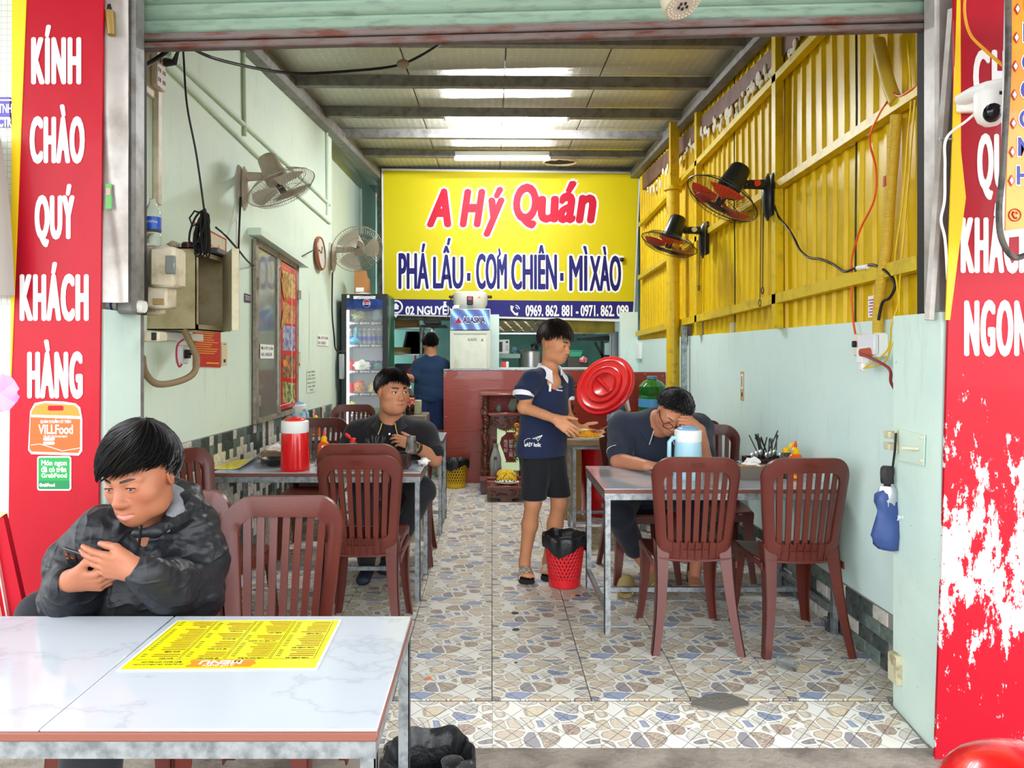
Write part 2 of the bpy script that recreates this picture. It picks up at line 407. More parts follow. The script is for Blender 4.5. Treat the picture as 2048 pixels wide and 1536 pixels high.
# ================= right wall =================
mb = MB(); mb.box((1.8, 2.98, -.05), (1.98, 12, 1.6)); mb.box((1.87, 2.98, 1.6), (1.98, 12, 4.0)); wall_r = struct('wall_right', mb, PAINT_R, smooth=0)
ht = MB().rbox((-.012, -.0625, -.0315), (0, .0625, .0315), .003)
hme = [ht.mesh('wall_tile', m, 0) for m in (TD, TW, TG)]
mb = MB(); mb.box((1.795, 3.2, 0), (1.8, 9, .272)); part('tile_grout', mb, GROUT, wall_r)
for r in range(4):
    for c in range(44):
        Y = 3.28+c*.131+(.065 if r % 2 else 0)
        wall_tile(hme[(0, 1, 0, 2, 1, 0, 2)[(c*3+r*5+(c*r) % 2) % 7]], wall_r, (1.8, Y, .035+r*.067), 0)
def corrugated(y0, y1, z0, z1, x):
    mb = MB(); pr = []; y = y0
    while y < y1:
        for dy, d in ((0, 0), (.07, 0), (.083, -.015), (.107, -.015), (.12, 0)):
            if y+dy <= y1: pr.append((y+dy, d))
        y += .125
    n = len(pr); vs = []
    for z in np.linspace(z0, z1, 5):
        for yy, d in pr: vs.append((x+d+.004*math.sin(z*3.1+yy*5), yy, z))
    fs = [(j*n+i, j*n+i+1, (j+1)*n+i+1, (j+1)*n+i) for j in range(4) for i in range(n-1)]
    mb.add(vs, fs); mb.add([(a+.0015, b, c) for a, b, c in vs], fs); return mb
for k, (a, b) in enumerate(((3.0, 3.66), (3.655, 4.57), (4.56, 5.49), (5.48, 6.34), (6.33, 7.2), (7.19, 8.05), (8.04, 8.95))):
    part('corrugated_sheet', corrugated(a, b, 1.585, 3.75, 1.832-.003*(k % 2)), YEL, wall_r, smooth=20)
def rail(p, q, w=.045):
    mb = MB(); a = PR(*p, 1.775); b = PR(*q, 1.775); mb.bar(a, b, .05, w); part('wall_rail', mb, YEL2, wall_r)
rail((1880, -190), (1281, 450)); rail((1850, 177), (1279, 556)); rail((1845, 525), (1275, 668), .06)
for px in (1550, 1393):
    Y = 1.76*F/(px-VX); mb = MB(); mb.box((1.75, Y-.03, 1.6), (1.80, Y+.03, 3.6)); part('wall_post', mb, YEL2, wall_r)
mb = MB(); a = [PR(1600, 40, 1.79), PR(1285, 350, 1.79), PR(1285, 380, 1.79), PR(1600, 78, 1.79)]
mb.add(a+[v+Vector((.02, 0, 0)) for v in a], [(0,1,2,3), (4,7,6,5), (0,4,5,1), (1,5,6,2), (2,6,7,3), (3,7,4,0)]); part('eaves_board', mb, M('brown_eaves_board', '7d5f52', .7, var=(5, '644a42', .4, .65)), wall_r)
mb = MB()
for k in range(46):
    f = (k+random.random()*.6)/46; q = PR(1590-f*300, 92+f*290+random.uniform(-5, 10), 1.785)
    for e in range(2): mb.ell(q+Vector((0, random.uniform(-.05, .05), random.uniform(-.06, .03))), (.012, random.uniform(.015, .045), random.uniform(.015, .05)), 7, 5)
part('foam_sealant', mb, M('white_foam', 'e6dfcc', .9, bump=(60, .6)), wall_r, kind='stuff')
# vent block left in the wall head
mb = MB(); q = PR(1371, 665, 1.79); mb.box((q.x-.02, q.y-.06, q.z-.08), (q.x+.04, q.y+.06, q.z+.10), 0)
for i in range(2):
    for j in range(3): mb.cyl((q.x-.022, q.y-.025+.05*i, q.z-.05+.06*j), (q.x-.017, q.y-.025+.05*i, q.z-.05+.06*j), .015, n=10, mi=1)
part('vent_block', mb, [CEMENT, DARK], wall_r)

# ================= ceiling: foil panels, purlins, edge beams =================
def foil():
    m = M('foil_roof_insulation', 'c9c6b4', .36, .3); t = NT(m); b = t.n['Principled BSDF']
    v = t.new('ShaderNodeTexVoronoi', feature='SMOOTH_F1', i_Scale=1.0, i_Randomness=.1)
    t.l(t.coord((16, 22, 1)), v.inputs['Vector'])
    h = t.ramp(v.outputs['Distance'], [(.3, (1,1,1,1)), (.42, (0,0,0,1))]); n2 = t.noise(t.coord((60, 2, 1)), 2, 2)
    bn = t.new('ShaderNodeBump'); bn.inputs['Strength'].default_value = .35; bn.inputs['Distance'].default_value = .01
    t.l(t.math('ADD', h, t.math('MULTIPLY', n2, .6)), bn.inputs['Height']); t.l(bn.outputs[0], b.inputs['Normal'])
    t.l(t.mix(h, lin('c9c7b6'), lin('e9e7db')), b.inputs['Base Color']); return m
FOIL = foil()
def roofz(Y): return 3.455+.035*Y
mb = MB(); mb.prism([(-2.1, 2.9), (2.1, 2.9), (2.1, 12), (-2.1, 12)], .012, .05, lambda a, b, d: (a, b, roofz(b)+d)); ceil = struct('ceiling', mb, GREYSTEEL, smooth=0)
YP = [3.3, 4.1, 4.9, 5.75, 6.58, 7.31, 8.13, 9.15, 10.2]
XS = [-1.95, -.66, .1, .86, 1.95]
for k in range(len(YP)-1):
    for i in range(4):
        mb = MB(); mb.prism([(XS[i]+.006, YP[k]+.004), (XS[i+1]-.006, YP[k]+.004), (XS[i+1]-.006, YP[k+1]-.004), (XS[i]+.006, YP[k+1]-.004)], -.004, .008, lambda a, b, d: (a, b, roofz(b)+d)); part('roof_panel', mb, FOIL, ceil)
for k, Y in enumerate(YP[:-1]):
    mb = MB(); a = Vector((-1.62+.05*(Y-5.7)*.6, Y, roofz(Y)-.055)); b = Vector((1.80, Y, roofz(Y)-.055-.02)); mb.bar(a, b, .06, .085); part('purlin', mb, GREYSTEEL, ceil)
mb = MB(); mb.bar((-1.76+.03, 3.2, roofz(3.2)-.11), (-1.42, 9.3, roofz(9.3)-.11), .10, .10); part('edge_beam', mb, GREYSTEEL, ceil)
mb = MB(); mb.bar((1.74, 3.2, roofz(3.2)-.11), (1.76, 9.3, roofz(9.3)-.11), .08, .10); part('edge_beam', mb, GREYSTEEL, ceil)
# torn hole in the foil with a pale rim
mb = MB(); c = P(1120, 327, 8.75); ring = []
for i in range(26):
    a = i*2*math.pi/26; ring.append(Vector((c.x+.2*math.cos(a), c.y+.14*math.sin(a), roofz(c.y)-.012)))
mb.tube(ring, [random.uniform(.008, .022) for _ in ring], 6, closed=True); mb.add([p+Vector((0,0,.004)) for p in ring], [tuple(range(26))], 1); part('torn_hole', mb, [M('torn_foil_edge', 'e4d9bb', .8), DARK], ceil)

# ================= front of the building =================
# left pillar, right pillar (masonry), sheet metal guides, lintel wall
mb = MB(); mb.box((-2.6, 2.68, -.06), (-1.43, 2.95, 1.61)); fl = struct('wall_front_left', mb, PILLAR, smooth=0)
mb = MB(); mb.box((-2.6, 2.72, 1.61), (-1.48, 2.95, 4.2)); part('cement_core', mb, CEMENT, fl)
mb = MB(); mb.box((1.66, 2.68, -.06), (3.2, 3.0, 1.60)); fr = struct('wall_front_right', mb, PILLAR, smooth=0)
mb = MB(); mb.box((1.80, 2.72, 1.6), (3.2, 3.0, 4.2)); part('cement_core', mb, CEMENT, fr)
mb = MB(); mb.box((-2.6, 3.0, 2.93), (3.2, 3.12, 4.4)); wf = struct('wall_front', mb, CEMENT, smooth=0)
mb = MB(); mb.box((-1.9, 2.955, 1.0), (-1.44, 3.0, 3.0)); part('jamb_post', mb, GREYSTEEL, fl)
def wavy(x0, x1, z0, z1, Y, amp, mt, name, parent):
    mb = MB(); mb.sheet(lambda u, v: Vector((x0+(x1-x0)*u, Y+amp*math.sin(v*7+u*3)*math.sin(u*3.1), z0+(z1-z0)*v)), 9, 16, .003); return part(name, mb, mt, parent, smooth=60)
a = P(206, 605, 2.68); b = P(258, -40, 2.68); wavy(a.x, b.x, a.z, b.z, 2.675, .018, CLAD, 'sheet_cladding', fl)
mb = MB(); x0 = P(240, 0, 2.80).x; x1 = P(279, 0, 2.80).x; mb.rbox((x0, 2.76, 1.60), (x1, 2.85, 3.4), .012); part('shutter_guide', mb, GREYSTEEL, fl)
mb = MB(); x0 = P(272, 0, 2.86).x; x1 = P(284, 0, 2.86).x; mb.box((x0, 2.855, 1.60), (x1, 2.90, 2.70)); part('guide_brush', mb, DARK, fl)
mb = MB(); x0 = P(1860, 0, 2.80).x; x1 = P(1912, 0, 2.80).x; mb.rbox((x0, 2.76, 1.60), (x1, 2.85, 3.4), .012); part('shutter_guide', mb, CLAD, fr)
mb = MB(); x0 = P(1846, 0, 2.88).x; x1 = P(1860, 0, 2.88).x; mb.box((x0, 2.86, 1.60), (x1, 2.92, 2.76)); part('guide_brush', mb, DARK, fr)
mb = MB(); mb.tube([P(1905, 20, 2.7), P(1880, 330, 2.7), P(1858, 640, 2.7)], .018, 6); part('bent_flashing', mb, CLAD, fr)
# old bolt and strike plates in the masonry
mb = MB(); q = P(1797, 1335, 2.97); mb.rbox((q.x-.03, q.y-.04, q.z-.06), (q.x+.012, q.y+.03, q.z+.06), .005); part('lower_hinge', mb, M('flaking_cream_metal', 'c9c4a5', .7, var=(20, '86724c', .5, .7)), fr)
# rolling shutter, raised: slats, rail
sh = thing('rolling_shutter', 'raised pale green roller shutter with rusty bottom rail above the opening', 'shutter', (0.15, 2.87, 2.682), rot=(0, -math.atan2(.080, 3.17), 0))
for k in range(11):
    z = .062+k*.062; mb = MB(); pr = []
    for i in range(9):
        f = i/8; pr.append((.010*math.sin(f*math.pi)-(0.006 if i in (0, 8) else 0), f*.062))
    vs = [(x, -d, z+zz) for d, zz in pr for x in (-1.56, 1.60)]; fs = [(2*i, 2*i+1, 2*i+3, 2*i+2) for i in range(8)]
    vs += [(x, -d+.006, zz) for x, d, zz in [(v[0], -v[1], v[2]) for v in vs]]; fs += [tuple(q+18 for q in f)[::-1] for f in fs]; mb.add(vs, fs); part('shutter_slat', mb, SHUT, sh, smooth=50)
mb = MB(); mb.rbox((-1.56, -.02, 0), (1.58, .02, .028), .005); mb.rbox((-1.56, -.026, .031), (1.58, .02, .060), .005); part('bottom_rail', mb, RUST, sh)

# unseen corrugated canopy over the pavement, added to shade the front
mb = MB(); mb.sheet(lambda u, v: Vector((-3.5+7.5*u, 2.60-3.3*v, 3.55-.35*v+.012*math.sin(u*330))), 140, 3, .004); aw = single('added_awning', mb, CLAD, 'unseen corrugated canopy added over the pavement to shade the front', 'added_awning', smooth=60)
mb = MB()
for x in (-3.0, -1.0, 1.2, 3.4): mb.bar((x, 2.72, 3.50), (x, -.68, 3.15), .04, .05)
part('rafters', mb, GREYSTEEL, aw, kind='stuff')

# neighbouring mosaic wall at the left edge
mos = M('white_mosaic_wall', 'd9e0d6', .35); t = NT(mos); bk = t.new('ShaderNodeTexBrick', i_Scale=1.0); bk.offset = 0
bk.inputs['Brick Width'].default_value = .022; bk.inputs['Row Height'].default_value = .022; bk.inputs['Mortar Size'].default_value = .0015
bk.inputs['Color1'].default_value = lin('dfe5dc'); bk.inputs['Color2'].default_value = lin('d2dad2'); bk.inputs['Mortar'].default_value = lin('b9bfb6')
mp = t.new('ShaderNodeMapping'); mp.inputs['Rotation'].default_value = (R_(90), 0, 0); t.l(t.coord(), mp.inputs[0]); t.l(mp.outputs[0], bk.inputs['Vector']); t.l(bk.outputs['Color'], t.n['Principled BSDF'].inputs['Base Color'])
mb = MB(); mb.box((-4.5, 2.665, -.06), (-1.70, 2.69, 4.2)); struct('wall_neighbour', mb, mos, smooth=0)

# ================= kitchen shell behind =================
KIT = M('dim_teal_paint', '5f8f86', .7, var=(2, '4e7a74', .4, .65))
mb = MB(); mb.box((-2.2, 11.6, -.05), (2.3, 11.75, 4.0)); struct('wall_back', mb, KIT, smooth=0)
mb = MB(); mb.box((-.50, 8.95, 0), (.087, 9.05, 1.92)); mb.box((.087, 8.95, 0), (1.60, 9.05, 1.265)); mb.box((1.58, 8.95, 1.2), (1.80, 9.05, 1.95)); struct('wall_kitchen', mb, PAINT_R, smooth=0)
mb = MB(); mb.box((-1.46, 9.2, 1.86), (1.8, 9.3, 3.9)); struct('wall_upper', mb, CEMENT, smooth=0)
# ================= tables =================
def marble():
    m = M('white_marble_print', 'f3f5f7', .10); t = NT(m); b = t.n['Principled BSDF']
    n = t.noise(t.coord((1, 1.6, 1)), 1.6, 6, .6); v = t.math('ABSOLUTE', t.math('SUBTRACT', n, .5))
    t.l(t.mix(t.ramp(v, [(.0, (.6,.6,.6,1)), (.012, (.15,.15,.15,1)), (.03, (0,0,0,1))]), lin('bec4cd'), lin('a7adb7')), b.inputs['Base Color']); return m
MARB = marble(); EDGE = M('brown_edge_band', '7d4a3e', .5)
def table(label, x0, x1, y0, y1, zt, zf, joint=None, legx=None, st=.10):
    w = x1-x0; d = y1-y0; h = zt-zf
    T = thing('dining_table', label, 'table', (x0, y0, zf), group='white topped steel frame tables')
    mb = MB(); js = [0]+([joint-x0] if joint else [])+[w]
    for a, b in zip(js, js[1:]): mb.rbox((a+.001, .004, h-.006), (b-.001, d-.004, h), .002)
    part('tabletop', mb, MARB, T)
    mb = MB(); mb.rbox((0, 0, h-.024), (w, d, h-.005), .003); part('edge_band', mb, EDGE, T)
    mb = MB(); z0 = h-.058
    mb.box((.004, .004, z0), (w-.004, .034, h-.024)); mb.box((.004, d-.034, z0), (w-.004, d-.004, h-.024))
    mb.box((.004, .034, z0), (.034, d-.034, h-.024)); mb.box((w-.034, .034, z0), (w-.004, d-.034, h-.024)); part('apron', mb, GALV, T)
    for x in (.004, w-.034):
        for y in (.004, d-.034):
            mb = MB(); mb.box((x, y, 0), (x+.03, y+.003, z0)); mb.box((x if x < .1 else x+.027, y, 0), (x+.003 if x < .1 else x+.03, y+.03, z0)); mb.box((x, y+.015, 0), (x+.03, y+.03, z0)); part('leg', mb, GALV, T)
    mb = MB(); mb.box((.006, .034, st), (.030, d-.034, st+.025)); mb.box((w-.030, .034, st), (w-.006, d-.034, st+.025)); mb.box((.03, d/2-.0125, st), (w-.03, d/2+.0125, st+.025)); part('stretcher', mb, GALV, T)
    return T
table('nearest white marble table with a yellow menu on it, in front of the phone user', -1.44, -.225, 1.42, 2.04, .71, -.04, joint=P(75, 1458, 1.42).x)
table('white table on the left by the tiled wall with a red thermos jug', -1.64, -.415, 4.22, 4.78, .75, 0)
table('farthest white table on the left, under the poster window, holding a pale blue jug', -1.58, -.395, 5.78, 6.36, .75, 0)
table('white table on the right with steel legs where the older man rests his head', .575, 1.785, 3.72, 4.48, .75, 0)
table('white table at the back right mostly hidden behind the older man', 1.20, 1.79, 5.88, 6.38, .75, 0)

# ================= brown plastic chairs =================
BROWN = M('brown_chair_plastic', '60291f', .36, var=(2.5, '582620', .4, .6), bump=(160, .05))
def back_pt(u, z, d=0.0):                      # curved, reclining backrest surface; +y is behind the sitter
    return Vector((u, .185+(z-.44)*.17-.05*(u/.2)**2+d, z))
def chair_proto(label):
    C = thing('plastic_chair', label, 'chair', (0,0,0), group='brown plastic chairs')
    def outline(hw0, hw1, z0, z1, r, n=7, crown=.014):
        pts = []
        for cx, cz, a0 in ((1, 1, 0), (-1, 1, 90), (-1, 0, 180), (1, 0, 270)):
            for i in range(n):
                a = R_(a0+90*i/(n-1)); hw = hw1 if cz else hw0
                rr = r if cz else r*.55
                x = cx*(hw-rr)+rr*math.cos(a); z = (z1-rr if cz else z0+rr)+rr*math.sin(a)
                if cz: z += crown*(1-(x/hw1)**2)
                pts.append((x, z))
        return pts
    O = outline(.182, .214, .475, .94, .085); I = outline(.134, .156, .525, .872, .05, crown=.01)
    n = len(O); mb = MB(); loops = []
    def lp(pts, sc, d): loops.append([back_pt(x*sc, z, d) for x, z in pts])
    mid = [((a[0]+b[0])/2, (a[1]+b[1])/2) for a, b in zip(O, I)]
    lp(O, 1, .006); lp(O, .985, .016); lp(mid, 1, .018); lp(I, 1.03, .014); lp(I, 1, .002); lp(I, 1.03, -.010); lp(mid, 1, -.014); lp(O, .985, -.012); lp(O, 1, -.002)
    vs = [v for l in loops for v in l]; L = len(loops)
    mb.add(vs, [(a*n+i, a*n+(i+1)%n, ((a+1)%L)*n+(i+1)%n, ((a+1)%L)*n+i) for a in range(L) for i in range(n)])
    # lower skirt with short ribs
    for k in range(7):
        u = -.105+k*.035; mb.bar(back_pt(u, .535, .012), back_pt(u, .445, .004), .005, .016)
    mb.sheet(lambda a, b: back_pt(-.155+.31*a, .43+.06*b, .0), 7, 3, .012)
    part('backrest', mb, BROWN, C, smooth=50)
    for k in range(7):
        u0 = -.116+k*.0387; u1 = -.134+k*.0447; mb = MB(); vs = []
        for j in range(7):
            z = .52+j*.363/6; u = u0+(u1-u0)*j/6
            for du, dd in ((-.0125, -.005), (.0125, -.005), (.0125, .006), (-.0125, .006)): vs.append(back_pt(u+du, z, dd))
        mb.add(vs, [(j*4+i, j*4+(i+1) % 4, j*4+4+(i+1) % 4, j*4+4+i) for j in range(6) for i in range(4)]); part('slat', mb, BROWN, C, smooth=30)
    mb = MB(); tp = [back_pt(.03*math.cos(a)*(1 if abs(math.cos(a)) > .5 else 1), .912+.010*math.sin(a), .0175) for a in [i*math.pi/8 for i in range(16)]]
    mb.tube(tp, .0022, 5, closed=True); tp = [back_pt(.03*math.cos(a), .912+.010*math.sin(a), -.0125) for a in [i*math.pi/8 for i in range(16)]]; mb.tube(tp, .0022, 5, closed=True); part('embossed_badge', mb, BROWN, C)
    # seat
    mb = MB()
    def seat(u, v):
        x = (u-.5)*2; y = (v-.5)*2; hw = .205-.012*max(0, y)
        return Vector((hw*x*(1-.04*y*y*abs(x)**4), .20*y-.012*x*x*y-.01, .435+.012*(x*x)-.006*(1-y*y)-.02*max(0, -y-.75)**1.0))
    mb.sheet(seat, 12, 12, .009)
    for sx in (-1, 1): mb.sheet(lambda a, b: Vector((sx*(.203-.003*a), -.205+.39*a, .435-.035*b-.035*b*math.sin(math.pi*a)*-.5)), 9, 3, .006)
    mb.sheet(lambda a, b: Vector(((a-.5)*.40, -.213-.004*b, .425-.045*b)), 9, 3, .006); part('seat', mb, BROWN, C, smooth=60)
    def leg(top, bot, w0, w1, sx, sy):
        mb = MB(); N = 6
        for ax in (0, 1):
            vs = []
            for j in range(N+1):
                f = j/N; c = Vector(top).lerp(Vector(bot), f); c.x += sx*.012*math.sin(f*3.14)*-1; w = w0+(w1-w0)*f**.7
                th = .006
                if ax == 0: q = [(0, 0), (-sx*w, 0), (-sx*w, -sy*th), (0, -sy*th)]
                else: q = [(0, 0), (0, -sy*w), (-sx*th, -sy*w), (-sx*th, 0)]
                for a, b in q: vs.append(c+Vector((a, b, 0)))
            mb.add(vs, [(j*4+i, j*4+(i+1) % 4, j*4+4+(i+1) % 4, j*4+4+i) for j in range(N) for i in range(4)]+[(0,1,2,3), (N*4+3, N*4+2, N*4+1, N*4)])
        part('leg', mb, BROWN, C, smooth=30)
    for sx in (-1, 1):
        leg((sx*.205, -.205, .44), (sx*.215, -.24, 0), .075, .034, sx, -1)
        leg((sx*.185, .165, .52), (sx*.222, .265, 0), .07, .036, sx, 1)
    return C
CH = chair_proto('empty brown plastic chair beside the phone user, behind the nearest table')
CAM_H = 1.45
def put_chair(x, y, rz, label, z=0.0, first=[True]):
    if first[0]: first[0] = False; CH_.location = (x, y, z); CH_.rotation_euler = (0, 0, rz); CH_['label'] = label; return CH_
    return dup(CH_, (x, y, z), rz, label, 'brown plastic chairs')
CH_ = CH; CH = CAM_H
D = R_(1)
# facing local -y: rz=0 looks at the camera, rz=pi looks into the room
put_chair(-.735, 2.34, 0*D, 'empty brown plastic chair beside the phone user, behind the nearest table', -.012)
put_chair(-1.17, 2.45, -3*D, 'brown plastic chair the phone user sits on', -.012)
put_chair(-.655, 3.80, 180*D, 'lower of two nested brown chairs at the table with the red jug', 0)
put_chair(-.668, 3.85, 180*D, 'upper of two nested brown chairs, its back raised behind the other', .048)
put_chair(-1.39, 3.64, 70*D, 'brown chair seen edge-on by the striped wall tiles behind the phone user')
put_chair(-1.30, 5.30, 0*D, 'dark brown chair right behind the red thermos jug')
put_chair(-.62, 5.13, 2*D, 'brown chair under the man in the black polo')
put_chair(-1.33, 6.75, 0*D, 'brown chair at the far side of the farthest left table')
put_chair(.995, 3.72, 178*D, 'brown chair with its back to us at the middle of the right table')
put_chair(1.50, 3.69, 181*D, 'brown chair with its back to us nearest the umbrella wall')
put_chair(.955, 4.74, 4*D, 'brown chair the older man sits on')
put_chair(1.47, 4.80, -6*D, 'empty brown chair across the right table, behind the tissue box')
put_chair(1.50, 5.62, 180*D, 'brown chair with its back to us behind the older man, by the mint wall')

# ================= things on the tables =================
def jug(name, label, loc, body, lid, handle_a, s=1.0, label_tag=False):
    T = thing('thermos_jug', label, 'jug', loc, handle_a)
    mb = MB(); mb.lathe([(.080*s, 0), (.084*s, .006), (.084*s, .02), (.076*s, .22*s), (.074*s, .235*s)], 32); part('body', mb, body, T)
    mb = MB(); mb.lathe([(.0745*s, .218*s), (.0795*s, .226*s), (.079*s, .285*s), (.074*s, .29*s)], 32); part('collar', mb, WHITEP, T)
    mb = MB(); mb.lathe([(.06*s, .29*s), (.062*s, .298*s), (.052*s, .306*s), (.01, .307*s)], 32); mb.rbox((-.045*s, -.012, .303*s), (.045*s, .012, .313*s), .004); part('lid', mb, lid, T)
    mb = MB(); pts = [(.07*s, 0, .24*s), (.10*s, 0, .245*s), (.122*s, 0, .22*s), (.124*s, 0, .10*s), (.105*s, 0, .05*s), (.078*s, 0, .045*s)]; mb.tube(pts, .012, 8); part('handle', mb, body, T)
    if label_tag:
        mb = MB(); 
        for a0 in (0,): mb.sheet(lambda u, v: Vector((math.cos(-.9+.5*u)*.0815*s, math.sin(-.9+.5*u)*.0815*s, .06+.12*v)), 6, 3, .001)
        part('printed_label', mb, M('label_print', 'd8dbe6', .5, var=(90, '3a4a9a', .5, .56)), T)
    return T
RED_J = M('glossy_red_plastic', 'e2161c', .22, coat=.4); BLUE_J = M('pale_blue_plastic', 'a9d6e6', .3); BLUE_L = M('mid_blue_plastic', '7fabd0', .3)
q = P(590, 938, 4.32); jug('j', 'red thermos jug with a white collar on the left table', (q.x, q.y, .75), RED_J, RED_J, R_(100), 1.02, True)
q = P(1376, 965, 4.02); jug('j', 'pale blue thermos jug in front of the older man', (q.x, q.y, .75), BLUE_J, BLUE_L, R_(195), .94)
q = P(594, 868, 5.95); jug('j', 'pale blue thermos jug on the farthest left table', (q.x, q.y, .75), BLUE_J, BLUE_L, R_(-30), .95)

CHILI = M('orange_chilli_sauce', 'e2590f', .18, coat=.5); YCAP = M('yellow_cap', 'f0bd0b', .35); RCAP = M('red_cap', 'd81e26', .35)
def squeeze(label, loc, mark=True):
    T = thing('sauce_bottle', label, 'sauce bottle', loc)
    mb = MB(); mb.lathe([(.036, 0), (.041, .008), (.041, .085), (.037, .10), (.039, .115), (.030, .135), (.018, .142)], 24); part('body', mb, CHILI, T)
    mb = MB(); mb.lathe([(.019, .140), (.020, .142), (.020, .165), (.013, .172), (.009, .178)], 16); part('cap', mb, YCAP, T)
    mb = MB(); mb.lathe([(.008, .176), (.008, .19), (.0035, .212)], 12); part('tip', mb, RCAP, T)
    if mark:
        mb = MB(); a0 = -math.pi/2
        for zz, h, w in ((.075, .045, .24), (.048, .004, .3)): mb.sheet(lambda u, v: Vector((math.cos(a0-w/2+w*u)*.0418, math.sin(a0-w/2+w*u)*.0418, zz+h*v)), 4, 3, .0006, 0)
        mb.sheet(lambda u, v: Vector((math.cos(a0-.07+.14*u)*.0423, math.sin(a0-.07+.14*u)*.0423, .085+.02*v)), 3, 2, .0006, 1)
        mb.sheet(lambda u, v: Vector((math.cos(a0-.9+1.8*u)*.0418, math.sin(a0-.9+1.8*u)*.0418, .012+.016*v)), 8, 2, .0006, 2); part('printed_label', mb, [WHITE_T, CHILI, YCAP], T)
    return T
q = P(648, 925, 4.55); squeeze('orange chilli sauce bottle with red tip beside the red jug', (q.x, q.y, .75))
q = P(1635, 940, 4.02); squeeze('orange chilli sauce bottle by the wall on the right table', (1.675, 4.0, .75))
q = P(631, 868, 6.05); squeeze('orange chilli sauce bottle on the farthest left table', (q.x, q.y, .75))
def soy(label, loc, capm, fill, flip=True, h=1.0):
    T = thing('seasoning_bottle', label, 'bottle', loc)
    mb = MB(); mb.lathe([(.034, 0), (.038, .006), (.038, .04*h), (.033, .055*h), (.038, .07*h), (.038, .10*h), (.026, .135*h), (.017, .145*h)], 20); part('body', mb, CLEARP, T)
    mb = MB(); mb.lathe([(.031, .004), (.034, .01), (.034, .04*h), (.029, .055*h), (.033, .066*h), (.0, .067*h)], 20); part('contents', mb, fill, T)
    mb = MB(); mb.lathe([(.019, .143*h), (.019, .165*h), (.012, .17*h)], 16)
    if flip: mb.tube([(.016, 0, .168*h), (.03, 0, .18*h), (.05, 0, .195*h)], [.006, .013, .010], 8, flat=.35)
    part('cap', mb, capm, T); return T
SOYB = M('dark_soy', '2e1a0e', .15); OIL = M('pale_fish_sauce', 'a5772c', .15)
q = P(706, 925, 4.5); soy('seasoning bottle with a flipped red cap next to the chopsticks on the left table', (q.x, q.y, .75), RCAP, SOYB).rotation_euler = (0, 0, R_(170))
q = P(1572, 950, 4.05); soy('seasoning bottle with a flipped yellow cap on the right table', (q.x, q.y, .75), YCAP, SOYB)
q = P(607, 868, 6.1); soy('seasoning bottle with a red cap on the farthest left table', (q.x, q.y, .75), RCAP, M('grey_pepper', '8f8a74', .6), False, 1.15)

BASK = M('dark_brown_woven_plastic', '3e2019', .38)
def caddy(label, loc, rz, hole=True):
    T = thing('condiment_basket', label, 'basket', loc, rz); w, d, h = .115, .075, .085
    mb = MB(); mb.box((-w, -d, 0), (w, d, .006))
    for (a, b) in (((-w, -d), (w, -d)), ((w, -d), (w, d)), ((w, d), (-w, d)), ((-w, d), (-w, -d))):
        a = Vector((*a, 0)); b = Vector((*b, 0)); L = (b-a).length; n = max(3, int(L/.022)); t = (b-a)/L
        for zz in (.005, h): mb.bar(a+Vector((0,0,zz)), b+Vector((0,0,zz)), .008, .009)
        mb.bar(a+Vector((0,0,.012)), b+Vector((0,0,.012)), .005, .02)
        for i in range(n):
            for s in (1, -1):
                p0 = a+t*L*(i+(.0 if s > 0 else 1))/n; p1 = a+t*L*(i+(1 if s > 0 else 0))/n
                mb.bar(p0+Vector((0,0,.012)), p1+Vector((0,0,h)), .004, .007)
        mb.bar(a, a+Vector((0,0,h)), .009, .009)
    part('woven_body', mb, BASK, T)
    mb = MB(); inn = [(-w+.006, -d+.006), (w-.006, -d+.006), (w-.006, d-.006), (-w+.006, d-.006)]
    for i in range(4):
        a = Vector((*inn[i], .008)); b = Vector((*inn[(i+1) % 4], .008)); mb.add([a, b, b+Vector((0,0,h-.012)), a+Vector((0,0,h-.012))], [(0,1,2,3)])
    part('liner', mb, M('dark_liner', '1d0f0c', .6), T)
    if hole:
        mb = MB(); n = 14; O = [(.032*math.cos(R_(180*i/(n-1))), .05+.035*math.sin(R_(180*i/(n-1)))) for i in range(n)]; O = [(.032, 0)]+O+[(-.032, 0)]
        I = [(.013*math.cos(2*math.pi*i/len(O)-1.2), .055+.013*math.sin(2*math.pi*i/len(O)-1.2)) for i in range(len(O))]; m = len(O); vs = []
        for dd in (-.004, .004): vs += [(dd, x, z+.05) for x, z in O]+[(dd, x, z+.05) for x, z in I]
        fs = []
        for i in range(m):
            j = (i+1) % m; fs += [(i, j, m+j, m+i), (2*m+i, 3*m+i, 3*m+j, 2*m+j), (i, 2*m+i, 2*m+j, j), (m+i, m+j, 3*m+j, 3*m+i)]
        mb.add(vs, fs); part('handle', mb, BASK, T)
    return T
STICK = M('black_chopstick', '1b1a1c', .4); STICK2 = M('dark_grey_chopstick', '3a3636', .4); SPOON = M('stainless_steel', 'b9bcbf', .22, 1.0)
def sticks(base, n, group, label, spread=(.06, .04), h=(.20, .24), mats=(STICK, STICK2), tipm=None):
    proto = None; b = Vector(base)
    for i in range(n):
        p0 = b+Vector((random.uniform(-1, 1)*spread[0]*.5, random.uniform(-1, 1)*spread[1]*.5, .01)); L = random.uniform(*h)
        p1 = b+Vector((random.uniform(-1, 1)*spread[0]*1.05, random.uniform(-1, 1)*spread[1], L))
        mb = MB(); mb.bar(p0, p1, .0055, .0055); single('chopstick', mb, mats[i % len(mats)], label, 'chopstick', group, 20)
q = P(790, 935, 4.42); caddy('dark brown condiment basket at the right end of the left table', (q.x-.03, q.y, .75), 0)
sticks((q.x-.11, q.y, .75), 18, 'chopsticks on the left table', 'dark chopstick standing in the brown basket on the left table', (.075, .035), (.165, .195))
mb = MB()
